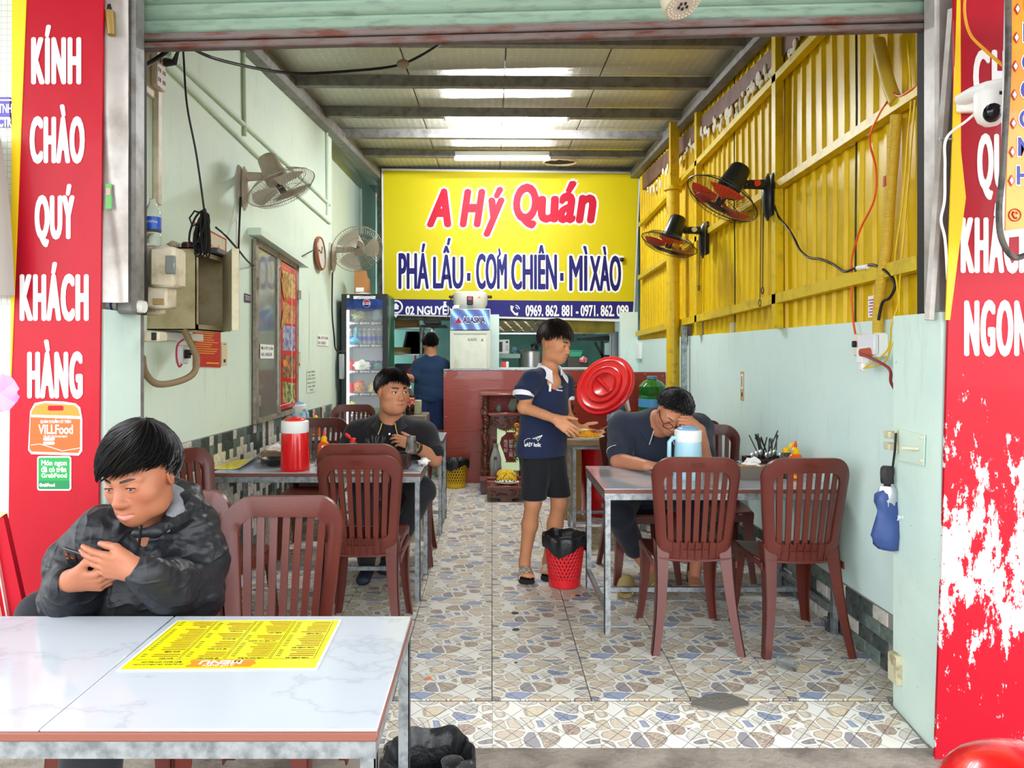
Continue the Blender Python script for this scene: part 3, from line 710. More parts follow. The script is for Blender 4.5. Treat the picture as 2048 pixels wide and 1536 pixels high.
def cup_stack(label, loc, n=5, s=1.0, group=None):
    T = thing('cup_stack', label, 'cups', loc, group=group)
    for i in range(n):
        mb = MB(); z = i*.011; mb.lathe([(.036*s, z), (.037*s, z+.003), (.026*s, z+.075), (.0245*s, z+.076), (.0, z+.075)], 20, capb=False, capt=False); part('cup', mb, CLEARP, T)
    return T
q2 = P(829, 915, 4.40); cup_stack('small stack of upturned clear plastic cups on the brown basket', (q2.x-.02, q2.y+.01, .835), 4)
# crumpled tissue beside the basket
def crumple(mb, c, r, mi=0, seed=0, n=14, m=9):
    e = MB().ell((0, 0, 0), 1, n, m); vs = []
    for v in e.v:
        q = Vector(v); k = .75+.5*noise.noise(q*1.9+Vector((seed*3.1, seed, 0))); vs.append((c[0]+q.x*r[0]*k, c[1]+q.y*r[1]*k, c[2]+q.z*r[2]*k))
    return mb.add(vs, e.f, mi)
TISS = M('white_tissue', 'f6f4f1', .85)
mb = MB(); q3 = P(848, 930, 4.5); crumple(mb, (q3.x, q3.y, .772), (.045, .05, .03), 0, 2); single('used_tissue', mb, TISS, 'crumpled used tissue at the corner of the left table', 'tissue')
def tissue_box(label, loc, rz, m):
    T = thing('tissue_box', label, 'tissue box', loc, rz); w, d, h = .085, .06, .075
    mb = MB(); 
    for a, b in (((-w, -d), (w, -d+.005)), ((-w, d-.005), (w, d)), ((-w, -d+.005), (-w+.005, d-.005)), ((w-.005, -d+.005), (w, d-.005))): mb.rbox((*a, 0), (*b, h), .002)
    mb.box((-w, -d, 0), (w, d, .004)); part('box', mb, m, T)
    mb = MB(); mb.rbox((-w+.006, -d+.006, h-.014), (w-.006, d-.006, h-.004), .003); part('rim', mb, M('tan_rim', 'c39a63', .6), T)
    mb = MB(); crumple(mb, (-.012, 0, h+.012), (.062, .04, .034), 0, 5); part('tissue', mb, TISS, T); return T
q = P(1505, 950, 4.02); tissue_box('grey-brown tissue box between the two near chairs on the right table', (q.x+.01, 4.02, .75), R_(-8), M('grey_brown_plastic', '6f665d', .4))
q = P(556, 912, 4.62); tissue_box('small tan tissue box behind the black bowl on the left table', (q.x-.01, q.y, .75), R_(5), M('olive_brown_box', '7a6748', .5))
# right-hand basket with cutlery
caddy('dark brown condiment basket by the wall on the right table', (1.60, 4.22, .75), 0, False)
sticks((1.60, 4.20, .75), 16, 'chopsticks on the right table', 'black chopstick standing in the basket on the right table', (.10, .04), (.20, .25))
for i in range(9):
    mb = MB(); x = 1.51+i*.022; y = 4.15+.012*(i % 3); mb.tube([(x, y, .77), (x+.004*(i-4), y-.006, .845)], .003, 6); mb.ell((x+.005*(i-4), y-.008, .862+.006*(i % 3)), (.013, .004, .022), 10, 7)
    single('spoon', mb, SPOON, 'steel spoon standing in the basket on the right table', 'spoon', 'spoons on the right table')
mb = MB(); mb.rbox((1.395, 4.1, .75), (1.425, 4.16, .83), .004); single('clear_tumbler', mb, CLEARP, 'small clear tumbler beside the right-hand basket', 'tumbler')
cup_stack('clear cups behind the far brown chair, beside black chopsticks', (1.62, 6.12, .75), 4, 1.1)
mb = MB(); mb.lathe([(.035, 0), (.037, .10), (.034, .10), (.032, .01)], 16, (1.46, 6.1, .75)); single('chopstick_tub', mb, BLACKP, 'black tub of chopsticks on the back right table', 'tub')
sticks((1.46, 6.1, .76), 14, 'chopsticks on the back right table', 'black chopstick in the tub on the back right table', (.03, .03), (.20, .235), (STICK, STICK, RCAP))
# black bowl, glass jar
q = P(548, 925, 4.48); mb = MB(); mb.lathe([(.035, 0), (.037, .004), (.085, .045), (.088, .047), (.084, .047), (.034, .008), (0, .007)], 28, (q.x, q.y, .75)); single('bowl', mb, M('black_melamine', '2b2d2f', .25), 'shallow black bowl between the menu and the red jug', 'bowl')
q = P(622, 930, 4.62); mb = MB(); mb.lathe([(.028, 0), (.030, .004), (.030, .075), (.027, .075), (.027, .008), (0, .007)], 18, (q.x, q.y, .75)); single('glass_jar', mb, GLASS, 'small glass jar just right of the red jug', 'jar')
# far left table basket
caddy('dark condiment basket on the farthest left table', (P(615, 862, 6.2).x, 6.2, .75), 0, True)
sticks((P(608, 862, 6.2).x, 6.2, .75), 10, 'chopsticks on the farthest left table', 'black chopstick in the basket on the farthest left table', (.05, .03), (.15, .19))

# laminated menus
MY = M('yellow_menu_print', 'f7ea10', .25, coat=.3); BROWN_I = M('brown_ink', '8a3d10', .6); ORNG = M('orange_print', 'f08a1c', .5); LAM = M('clear_laminate_edge', 'e3e8f0', .15)
def menu(label, c4, rows, curl=0, detail=True):
    T = thing('menu_card', label, 'menu', tuple(c4[0])); o = Vector(c4[0])
    # c4: far-left, far-right, near-right, near-left ; text reads from the far side
    a, b, c, d = [Vector(v)-o for v in c4]
    def fn(u, v, h=0):                                  # u 0..1 from the reader's left, v 0..1 from reader's bottom (far side of the camera)
        q = (b.lerp(a, u)).lerp(c.lerp(d, u), v); return q+Vector((0, 0, .0015+h+curl*max(0, (1-u)-.55)**2))
    mb = MB(); mb.sheet(lambda u, v: fn(-.015+1.03*u, -.02+1.04*v, -.0006), 14, 3, .0012); part('laminate', mb, LAM, T)
    mb = MB(); mb.sheet(lambda u, v: fn(u, v, .0002), 14, 3, .0008, 0); part('print', mb, MY, T)
    if not detail:
        ln = MB()
        for col in range(4):
            for r in range(rows): ln.grid(lambda u, v: fn(.04+col*.24+.17*u, .06+.75*r/rows+.012*v, .0009), 2, 2); 
        part('printed_rows', ln, BROWN_I, T, kind='stuff'); return T
    w = MB(); heads = MB(); ln = MB()
    f2 = lambda x, y, h: fn(x, y, .0008+h)
    sp = MB(); sp.grid(lambda u, v: fn(.33+.34*u+.01*math.sin(v*9), .845+.13*v, .0009), 8, 8); part('orange_brush', sp, ORNG, T)
    text(w, 'MENU', (.40, .855, .62, .925), f2, .03, .0005); text(w, 'A HÝ QUÁN', (.43, .93, .59, .972), f2, .02, .0005); part('white_words', w, WHITE_T, T)
    cols = [['CƠM CHIÊN GÀ', 'CƠM CHIÊN BÒ', 'CƠM CHIÊN'], ['CƠM PHỦ TRỨNG', 'HỦ TIẾU ÁP CHẢO', 'MIẾN XÀO'], ['MÌ GIÒN XÀO', 'MÌ GÓI XÀO', 'MÌ UDON', 'NUI XÀO'], ['RAU XÀO', 'MÓN THÊM', 'NƯỚC']]
    pos = [[.80, .60, .30], [.80, .46, .28], [.80, .62, .41, .24], [.80, .67, .14]]
    for ci, cl in enumerate(cols):
        x0 = .03+ci*.242
        for t_, v in zip(cl, pos[ci]): text(heads, t_, (x0+.03, v, x0+.03+.0105*len(t_), v+.032), f2, .02, .0004, res=1)
        ps = pos[ci]+[-.02]
        for k in range(len(ps)-1):
            v = ps[k]-.035; 
            while v > ps[k+1]+.045 and v > .02:
                L = random.uniform(.09, .15)
                ln.add([fn(x0+.012, v, .0009), fn(x0+.012+L, v, .0009), fn(x0+.012+L, v+.013, .0009), fn(x0+.012, v+.013, .0009)], [(0,1,2,3)])
                ln.add([fn(x0+.19, v, .0009), fn(x0+.215, v, .0009), fn(x0+.215, v+.011, .0009), fn(x0+.19, v+.011, .0009)], [(0,1,2,3)], 1); v -= .036
        for xx in (x0, x0+.232): ln.add([fn(xx, .02, .0009), fn(xx+.003, .02, .0009), fn(xx+.003, .835, .0009), fn(xx, .835, .0009)], [(0,1,2,3)], 1)
        ln.add([fn(x0, .832, .0009), fn(x0+.232, .832, .0009), fn(x0+.232, .836, .0009), fn(x0, .836, .0009)], [(0,1,2,3)], 1)
    text(heads, 'ĐẶT MÓN: 0971.862.099', (.72, .86, .93, .90), f2, .015, .0004, res=1); text(heads, 'APP VILL/GRAB: CƠM CHIÊN A HÝ QUÁN', (.70, .91, .96, .935), f2, .01, .0004, res=1)
    part('headings', heads, BLACKINK, T, kind='stuff'); part('printed_rows', ln, [BROWN_I, BLACKINK], T, kind='stuff'); return T
zt = .7105; menu('yellow laminated menu card lying on the nearest table', [PZ(357, 1243, zt), PZ(678, 1242, zt), PZ(630, 1337, zt), PZ(240, 1340, zt)], 22)
menu('yellow laminated menu curling up on the left table by the wall', [PZ(472, 921, .752), PZ(538, 912, .752), PZ(500, 939, .752), PZ(418, 938, .752)], 12, curl=.28, detail=False)
# ================= banners on the front =================
def dirt_red(name, peel):
    m = M(name, 'ab0b22', .42, coat=.04, spec=.25); t = NT(m); b = t.n['Principled BSDF']; co = t.coord()
    c = lin('ab0b22')
    if peel:
        sx = t.new('ShaderNodeSeparateXYZ'); t.l(co, sx.inputs[0])
        n1 = t.noise(t.coord((1.6, 1, .8)), 7, 8, .72); n3 = t.noise(t.coord((30, 1, 3)), 1.6, 4, .6)
        hz = t.new('ShaderNodeMapRange'); hz.inputs[1].default_value = 1.75; hz.inputs[2].default_value = .7; hz.inputs[3].default_value = -.17; hz.inputs[4].default_value = .075; t.l(sx.outputs[2], hz.inputs[0])
        lo = t.new('ShaderNodeMapRange'); lo.inputs[1].default_value = .65; lo.inputs[2].default_value = .25; lo.inputs[3].default_value = 0; lo.inputs[4].default_value = -.12; t.l(sx.outputs[2], lo.inputs[0])
        xe = t.new('ShaderNodeMapRange'); xe.inputs[1].default_value = 1.70; xe.inputs[2].default_value = 1.98; xe.inputs[3].default_value = .06; xe.inputs[4].default_value = -.05; t.l(sx.outputs[0], xe.inputs[0])
        s = t.math('ADD', t.math('ADD', n1, hz.outputs[0]), t.math('ADD', lo.outputs[0], xe.outputs[0])); s = t.math('ADD', s, t.math('MULTIPLY_ADD', n3, .16, -.08))
        mask = t.ramp(s, [(.595, (0,0,0,1)), (.61, (1,1,1,1))])
        t.l(t.mix(mask, c, lin('cfcccc')), b.inputs['Base Color']); t.l(t.math('MULTIPLY_ADD', mask, .4, .42), b.inputs['Roughness'])
    else:
        n = t.noise(t.coord((6, 6, 2)), 3, 4); t.l(t.mix(t.math('MULTIPLY', t.ramp(n, [(.45, (0,0,0,1)), (.7, (1,1,1,1))]), .35), c, lin('9d091d')), b.inputs['Base Color'])
    bn = t.new('ShaderNodeBump'); bn.inputs['Strength'].default_value = .25; bn.inputs['Distance'].default_value = .02
    t.l(t.noise(t.coord((2.5, 2.5, 1)), 2.2, 2), bn.inputs['Height']); t.l(bn.outputs[0], b.inputs['Normal']); return m
REDB = dirt_red('red_banner_vinyl', False); REDP = dirt_red('peeling_red_banner', True); YB = M('yellow_banner_edge', 'f3cb12', .4)
YF = 2.655
def fxz(Y, sgn=-1): return lambda a, b, d: Vector((a, Y+sgn*d, b))
def pxbox(x0, y0, x1, y1, Y): a = P(x0, y1, Y); b = P(x1, y0, Y); return (a.x, a.z, b.x, b.z)
def panel(px4, Y, th=.012, mt=None):
    pts = [P(x, y, Y) for x, y in px4]; return MB().prism([(p.x, p.z) for p in pts], 0, th, lambda a, b, d: (a, Y+d, b))
B1 = thing('welcome_banner', 'red vertical banner with white lettering on the left pillar', 'banner', (P(110, 0, YF).x, YF, 0))
part('backing', panel([(42, -60), (207, -60), (194, 1290), (14, 1290), (22, 620)], YF), REDB, B1, world=True)
part('yellow_edge', panel([(24, -60), (55, -60), (30, 560), (22, 760), (21, 760)], YF-.003, .006), YB, B1, world=True)
mb = MB(); fn = fxz(YF-.001)
for s, bx in (('KÍNH', (63, 50, 163, 169)), ('CHÀO', (60, 209, 170, 328)), ('QUÝ', (70, 368, 150, 495)), ('KHÁCH', (40, 524, 178, 643)), ('HÀNG', (55, 679, 166, 798))): text(mb, s, pxbox(*bx, YF), fn, .0, .002, spacing=1.2, fat=.0056)
part('lettering', mb, WHITE_T, B1, world=True)
OR1 = M('sticker_orange', 'd75a17', .35); OR2 = M('sticker_light_orange', 'df8420', .35); GR1 = M('sticker_green', '0b9440', .35); GR2 = M('sticker_dark_green', '0e7a45', .35)
def rrect(x0, y0, x1, y1, r, n=5):
    pts = []
    for cx, cy, a0 in ((x1-r, y1-r, 0), (x0+r, y1-r, 90), (x0+r, y0+r, 180), (x1-r, y0+r, 270)):
        for i in range(n): a = R_(a0+90*i/(n-1)); pts.append((cx+r*math.cos(a), cy+r*math.sin(a)))
    return pts
def pxpoly(pts, Y): return [(P(x, y, Y).x, P(x, y, Y).z) for x, y in pts]
def slab(mb, poly, Y, d, th=.0015, mi=0): return mb.prism(poly, d, d+th, lambda a, b, q: (a, Y-q, b), mi)
ST = thing('delivery_sticker', 'orange bag-shaped delivery sticker on the left red banner', 'sticker', (P(110, 870, YF).x, YF, P(110, 900, YF).z))
mb = MB(); slab(mb, pxpoly([(63, 908), (158, 911), (165, 902), (165, 838), (161, 815), (152, 807), (128, 803), (92, 802), (70, 806), (61, 822), (57, 900)], YF), YF, .001, .0012, 0)
slab(mb, pxpoly([(65, 903), (157, 906), (161, 899), (161, 838), (62, 834), (60, 898)], YF), YF, .0024, .001, 1); slab(mb, pxpoly([(63, 829), (161, 832), (157, 817), (149, 810), (90, 806), (72, 811), (65, 822)], YF), YF, .0024, .001, 2)
slab(mb, [(a, b) for a, b in rrect(*pxbox(97, 811, 128, 821, YF), .006)], YF, .0036, .0008, 3); part('bag_shape', mb, [WHITE_T, OR1, OR2, REDB], ST, world=True)
mb = MB(); f3 = fxz(YF-.0036); text(mb, 'QUÁN CHUẨN CÓ TRÊN', pxbox(82, 837, 143, 847, YF), f3, .01, .001); text(mb, 'VILLFood', pxbox(78, 849, 147, 868, YF), f3, .02, .001); text(mb, 'TẢI APP VILLFOOD NGAY', pxbox(88, 869, 136, 875, YF), f3, 0, .001, res=1)
for y in (875, 883): slab(mb, rrect(*pxbox(88, y, 111, y+6, YF), .005), YF, .0036)
mb.tube([P(62, 890, YF-.004), P(80, 888, YF-.004), P(100, 894, YF-.004), P(125, 902, YF-.004), P(160, 896, YF-.004)], .0012, 5); part('lettering', mb, WHITE_T, ST, world=True)
SG = thing('delivery_sticker', 'square green delivery sticker below the orange one', 'sticker', (P(110, 950, YF).x, YF, P(110, 979, YF).z))
mb = MB(); slab(mb, rrect(*pxbox(75, 912, 143, 981, YF), .01), YF, .001, .0012, 0); slab(mb, rrect(*pxbox(78, 915, 140, 965, YF), .006), YF, .0024, .001, 1); slab(mb, rrect(*pxbox(78, 961, 140, 978, YF), .006), YF, .0024, .0012, 2); part('sticker_face', mb, [WHITE_T, GR1, GR2], SG, world=True)
mb = MB()
for s, bx in (('Món ngon', (84, 920, 135, 934)), ('đã có trên', (84, 932, 134, 944)), ('GrabFood', (84, 945.5, 135, 955)), ('GrabFood', (80, 966, 111, 973))): text(mb, s, pxbox(*bx, YF), fxz(YF-.0037), .0, .001, fat=.0008)
part('lettering', mb, WHITE_T, SG, world=True)

B2 = thing('welcome_banner', 'red peeling vertical banner with white lettering on the right pillar', 'banner', (P(1980, 0, YF).x, YF, 0))
part('backing', panel([(1908, -60), (2200, -60), (2200, 1580), (1868, 1580), (1885, 1100), (1897, 640), (1910, 440), (1926, 400), (1910, 300)], YF), REDP, B2, world=True)
part('yellow_edge', panel([(1916, -60), (1921, -60), (1922, 300), (1932, 395), (1922, 470), (1900, 640), (1892, 640), (1905, 300)], YF-.003, .006), YB, B2, world=True)
mb = MB(); lo, hi = None, None

def fit(s, x0, x1, y0, y1, upto, mb):      # scale so that the letters 'upto' span x0..x1, cap height y0..y1
    vs, fs = glyphs(s, 0, 1, 0, 1.2); u, _ = glyphs(upto, 0, 1, 0, 1.2); h, _ = glyphs('H', 0)
    ax0, az0, ax1, az1 = pxbox(x0, y0, x1, y1, YF); sa = (ax1-ax0)/(u[:,0].max()-u[:,0].min()); sb = (az1-az0)/(h[:,1].max()-h[:,1].min())
    for k in range(9): w = .0056 if k else 0; mb.add([fn(ax0+w*math.cos(k*math.pi/4)+(q[0]-u[:,0].min())*sa, az0+w*math.sin(k*math.pi/4)+(q[1]-h[:,1].min())*sb, q[2]*.002+k*2e-5) for q in vs], fs)
fit('CHÚC', 1949, 2012, 103, 200, 'CH', mb); fit('QUÝ', 1957, 2012, 271, 376, 'QU', mb); fit('KHÁCH', 1924, 2062, 438, 543, 'KHÁCH', mb); fit('NGON', 1931, 2055, 604, 709, 'NGON', mb)
part('lettering', mb, WHITE_T, B2, world=True)

# orange hanging menu sign at the right edge
YS = 2.30; O1 = thing('orange_price_sign', 'orange sign with blue letters and diamond bullets at the right edge', 'sign', P(2100, 460, YS))
part('frame', panel([(2016, -60), (2260, -60), (2260, 448), (2004, 476)], YS, .014), M('silver_frame', 'd5d6d8', .35, .3), O1, world=True)
og = M('orange_gradient_print', 'f39a1d', .3, coat=.3, var=(1.1, 'ef7420', .42, .6)); part('face', panel([(2023, -60), (2260, -60), (2260, 432), (2011, 461)], YS-.004, .006), og, O1, world=True)
mb = MB(); mw = MB(); DMM = [M('crimson_print', 'a5161e', .4), WHITE_T]
for k, ch in enumerate('LCCCMH'):
    y = 62+k*57.5 if k else 62; y = (68, 127, 182, 240, 296, 353)[k]; x = 2047-k*2.6
    text(mb, ch, pxbox(x-3, y-20, x+23, y+17, YS), fxz(YS-.006), .03, .001); text(mw, ch, pxbox(x-5, y-22, x+25, y+19, YS), fxz(YS-.0052), .06, .0006)
text(mb, 'I', pxbox(2046, -5, 2056, 20, YS), fxz(YS-.006), .03, .001)
for k in range(7):
    x = 2032-k*2.0; y = 20+k*57; 
    md = MB()
    for r, q, d in ((8, 0, .006), (5, 1, .0072)): slab(md, pxpoly([(x, y-r*1.5), (x+r*.8, y), (x, y+r*1.5), (x-r*.8, y)], YS), YS, d, .001, q)
    part('diamond_bullet', md, DMM, O1, world=True)
part('lettering', mb, M('deep_blue_print', '2b2f8e', .4), O1, world=True); part('letter_outline', mw, WHITE_T, O1, world=True)
mb = MB(); c = P(2030, 430, YS-.006); ring = lambda r: [c+Vector((r*math.cos(a), 0, r*math.sin(a))) for a in [i*math.pi/12 for i in range(24)]]
mb.tube(ring(.019), .0017, 5, closed=True); mb.tube([c+Vector((-.004, 0, .010)), c+Vector((-.008, 0, .002)), c+Vector((-.002, 0, -.009)), c+Vector((.005, 0, -.009))], [.004, .0025, .0025, .004], 6)
for r in (.006, .010): mb.tube([c+Vector((r*math.cos(a), 0, .001+r*math.sin(a))) for a in (.2, .6, 1.0, 1.4)], .001, 5)
part('phone_symbol', mb, M('crimson_print', 'a5161e'), O1, world=True)

# security camera on the right banner
SC = thing('security_camera', 'white dome security camera on an arm in front of the right banner', 'camera', P(1960, 230, YF)); 
mb = MB(); mb.rbox(P(1921, 188, YF-.03), P(1950, 228, YF), .006); 
def arm(u, v):
    a = P(1926, 196, YF-.02).lerp(P(2016, 170, YF-.20), u); w = .034+.01*u; return a+Vector((0, 0, 0))+Vector((math.cos(2*math.pi*v)*w*.9, math.cos(2*math.pi*v)*w*.6, math.sin(2*math.pi*v)*.022))
c0 = P(1987, 172, YF-.12); mb.tube([P(1925, 200, YF-.02), P(1950, 188, YF-.08), P(1978, 180, YF-.13), P(2008, 172, YF-.15)], [.022, .026, .03, .026], 12, flat=1.5); part('bracket', mb, WHITEP, SC, world=True)
c1 = P(1982, 216, YF-.14); mb = MB(); mb.lathe([(.048, .055), (.052, .05), (.052, .0), (.05, -.02), (.04, -.045), (.022, -.06), (.0, -.064)][::-1], 24, c1); part('housing', mb, WHITEP, SC, world=True)
mb = MB(); mb.ell(c1+Vector((-.014, -.026, -.022)), (.030, .030, .036), 16, 12); part('lens_dome', mb, M('gloss_black', '0c0c12', .05), SC, world=True)
mb = MB(); q = c1+Vector((.002, -.0525, .034)); mb.rbox(q-Vector((.010, .001, .006)), q+Vector((.010, .001, .006)), .001); part('sensor', mb, BLACKP, SC, world=True)
def wire(name, pts, r, m, label, cat='cable', n=6, sm=6, parent=None):
    pts = [Vector(p) for p in pts]; out = []
    for i in range(len(pts)-1):                       # Catmull-Rom
        p0 = pts[max(i-1, 0)]; p1 = pts[i]; p2 = pts[i+1]; p3 = pts[min(i+2, len(pts)-1)]
        for k in range(sm):
            t = k/sm; out.append(.5*((2*p1)+(p2-p0)*t+(2*p0-5*p1+4*p2-p3)*t*t+(3*p1-p0-3*p2+p3)*t**3))
    out.append(pts[-1])
    if parent is not None: return part(name, MB().tube(out, r, n), m, parent, world=True, smooth=60)
    return single(name, MB().tube(out, r, n), m, label, cat, None, 60)
wire('cable', [P(1975, 205, YF-.10), P(1935, 240, YF-.05), P(1893, 276, YF-.03), P(1890, 330, 2.65), P(1889, 400, 2.65), P(1882, 440, 2.65), P(1890, 480, 2.65), P(1895, 560, 2.67)], .005, WHITEP, 'white cable running down from the security camera')
wire('cable', [P(1935, -40, 2.62), P(1929, 20, 2.62), P(1940, 68, 2.60), P(1970, 100, 2.55), P(2010, 135, 2.5)], .005, M('amber_wire', 'eaa014', .4), 'amber yellow cable hanging at the top of the right banner')
wire('cable', [P(2016, -40, 2.28), P(2016, 140, 2.28), P(2006, 330, 2.28), P(1998, 420, 2.28), P(2004, 480, 2.28), P(2030, 515, 2.3), P(2070, 500, 2.3)], .010, M('grey_cable_sheath', '5b5550', .6, var=(20, '3c3835', .45, .6)), 'thick grey cable along the edge of the orange sign')
mb = MB(); a = P(1880, 278, 2.67); mb.cyl(P(1880, 278, 2.64), P(1904, 278, 2.64), .004, n=8); mb.cyl(P(1880, 278, 2.64), P(1880, 278, 2.68), .006, n=8); single('wall_bolt', mb, GALV, 'rusty bolt beside the white camera cable', 'bolt')

# round lamp hanging from the shutter head
LP = thing('round_lamp', 'round dead LED lamp head hanging in front of the shutter', 'lamp', P(1366, 10, 2.55))
c = P(1365, 12, 2.55); T = Matrix.Translation(c) @ Matrix.Rotation(R_(-14), 4, 'Y') @ Matrix.Rotation(R_(-20), 4, 'X')
mb = MB(); mb.lathe([(.062, 0), (.066, .004), (.066, .05), (.05, .08), (.018, .10), (.018, .45)], 28, T=T); part('housing', mb, M('aged_lamp_plastic', 'd3cbb4', .5), LP, world=True)
mb = MB(); mb.lathe([(.0, -.002), (.060, -.002), (.060, .002)], 28, T=T, capb=False, capt=False); part('diode_board', mb, M('diode_board', 'bfb3a6', .5), LP, world=True)
mb = MB()
for n_, r in ((26, .052), (18, .040)):
    for i in range(n_): a = 2*math.pi*i/n_; mb.rbox((r*math.cos(a)-.0022, r*math.sin(a)-.0022, -.004), (r*math.cos(a)+.0022, r*math.sin(a)+.0022, -.002), .0005, T=T)
part('diodes', mb, M('pale_diode', 'f0e6c8', .4), LP, world=True)
mb = MB()
for x, y in ((.0, .01), (.008, -.012), (-.008, -.014), (-.014, .0), (.016, .006)): mb.rbox((x-.004, y-.006, -.006), (x+.004, y+.006, -.002), .001, T=T)
part('chips', mb, BLACKP, LP, world=True)

# ================= big shop sign =================
YG = 9.0; BS = thing('shop_sign', 'big yellow shop sign with red and navy lettering above the kitchen', 'sign', P(1020, 640, YG))
def gq(px4, Y, d, th, m, nm): part(nm, panel(px4, Y-d, th), m, BS, world=True)
SY = M('sign_yellow', 'cabc08', .5, spec=.3); SN = M('sign_navy', '211f6e', .5, spec=.3)
gq([(763, 337), (1281, 344), (1268, 644), (765, 630)], YG, 0, .06, M('sign_white_frame', 'e3e3e0', .4), 'frame')
gq([(767, 341), (1277, 348), (1267, 610), (769, 598)], YG, .006, .006, SY, 'yellow_face'); gq([(769, 598), (1267, 603), (1265, 638), (769, 628)], YG, .007, .006, SN, 'navy_band')
fs = fxz(YG-.0075); fo = fxz(YG-.0065)
mr = MB(); mo = MB()
for s, bx, shr in (('A', (853, 377, 903, 455), .25), ('H', (919, 378, 971, 455), .25), ('ý', (966, 374, 1010, 474), .3), ('Q', (1026, 367, 1078, 458), .1), ('u', (1075, 392, 1118, 446), .05), ('á', (1114, 362, 1154, 447), .2), ('n', (1151, 389, 1193, 447), .2)):
    text(mr, s, pxbox(*bx, YG), fs, .0, .003, shear=shr, fat=.026); text(mo, s, pxbox(*bx, YG), fo, .0, .002, shear=shr, fat=.026, grow=.026)
part('red_name', mr, RED_T, BS, world=True)
mn = MB()
for s, bx in (('PHÁ', (797, 487, 858, 578)), ('LẤU', (866, 476, 927, 578)), ('COM', (952, 507, 1014, 579)), ('CHIÊN', (1022, 490, 1114, 580)), ('MÌ', (1138, 492, 1175, 582)), ('XÀO', (1179, 493, 1242, 583))):
    text(mn, s, pxbox(*bx, YG), fs, .0, .003, fat=.009); text(mo, s, pxbox(*bx, YG), fo, .0, .002, fat=.009, grow=.024)
for m_, r in ((mn, .014), (mo, .034)): m_.tube([P(995, 516, YG-.012 if m_ is mn else YG-.008), P(1000, 508, YG-.012 if m_ is mn else YG-.008), P(998, 497, YG-.012 if m_ is mn else YG-.008)], [r, r, r*.8], 8, flat=.15, up=(1, 0, 0))
for x in (934, 1120): slab(mn, pxpoly([(x, 546), (x+7, 546), (x+7, 562), (x, 562)], YG), YG, .0085, .002); slab(mo, pxpoly([(x-2, 543), (x+9, 543), (x+9, 565), (x-2, 565)], YG), YG, .0065, .002)
part('navy_menu_line', mn, NAVY_T, BS, world=True); part('letter_outline', mo, WHITE_T, BS, world=True)
mw = MB(); text(mw, '02 NGUYỄN VĂN', pxbox(811, 603, 950, 630, YG), fxz(YG-.0085), .01, .002, fat=.003); part('address_words', mw, WHITE_T, BS, world=True); mw = MB(); text(mw, '0969. 862. 881 - 0971. 862. 099', pxbox(1051, 610, 1257, 633, YG), fxz(YG-.0085), .01, .002, fat=.0025)
part('phone_words', mw, WHITE_T, BS, world=True); mw = MB(); c = P(792, 614, YG-.009); rg = [c+Vector((.075*math.cos(a), 0, .075*math.sin(a))) for a in [i*math.pi/12 for i in range(24)]]
mw.tube(rg, .012, 6, closed=True); slab(mw, pxpoly([(784, 624), (800, 624), (792, 636)], YG), YG, .008, .003); slab(mw, pxpoly([(785, 613), (792, 606), (799, 613), (797, 613), (797, 619), (787, 619), (787, 613)], YG), YG, .008, .003)
part('map_pin', mw, WHITE_T, BS, world=True); mw = MB(); c = P(1031, 620, YG-.009); mw.tube([c+Vector((-.04, 0, .05)), c+Vector((-.05, 0, .0)), c+Vector((-.01, 0, -.05)), c+Vector((.03, 0, -.055))], [.026, .013, .013, .026], 8)
for r in (.03, .055): mw.tube([c+Vector((-.005+r*math.cos(a), 0, .005+r*math.sin(a))) for a in (.1, .5, 1.0, 1.45)], .006, 6)
part('phone_symbol', mw, WHITE_T, BS, world=True)
mb = MB(); c = P(1243, 520, YG-.05); mb.rbox(c-Vector((.03, .03, -.02)), c+Vector((.03, .05, .05)), .008); mb.ell(c+Vector((0, -.03, .0)), .028, 12, 8, 1); single('small_camera', mb, [WHITEP, BLACKP], 'tiny white camera at the right end of the shop sign', 'camera')

# ================= ceiling tubes =================
def tube_light(a, b, Y, label, e):
    TUBE = M('lit_tube_%d' % e, 'ffffff', .4, emis=('f6f9ff', e))
    A = P(a[0], a[1], Y); B = P(b[0], b[1], Y); T = thing('tube_light', label, 'light', (A+B)/2); up = Vector((0, 0, .03))
    mb = MB(); mb.rbox(A+Vector((-.01, -.028, .022)), B+Vector((.01, .028, .075)), .005); part('fixture', mb, WHITEP, T, world=True)
    mb = MB(); mb.cyl(A, B, .021, n=14); part('tube', mb, TUBE, T, world=True)
    for q, s in ((A, -1), (B, 1)): mb = MB(); mb.cyl(q, q+Vector((s*.02, 0, 0)), .023, n=14); part('end_cap', mb, WHITEP, T, world=True)
tube_light((892, 237), (1133, 238), 6.6, 'nearer of the two lit ceiling tube lights', TUBE_E*3.2); tube_light((912, 317), (1097, 317), 8.1, 'farther lit ceiling tube light, close to the shop sign', TUBE_E*.65)
# unseen tube added behind the sign to brighten the kitchen
KT = thing('kitchen_fill_tube', 'unseen tube light added behind the shop sign to brighten the kitchen', 'light', (0.2, 10.2, 2.6)); mb = MB(); mb.cyl((-.5, 0, 0), (.5, 0, 0), .02); part('tube', mb, M('kitchen_fill_glow', 'ffffff', .4, emis=('fff4e0', 14)), KT)
mb = MB(); mb.rbox((-.52, -.03, .02), (.52, .03, .07), .004); mb.cyl((-.45, 0, .06), (-.45, 0, 1.2), .004); mb.cyl((.45, 0, .06), (.45, 0, 1.2), .004); part('fixture', mb, WHITEP, KT)

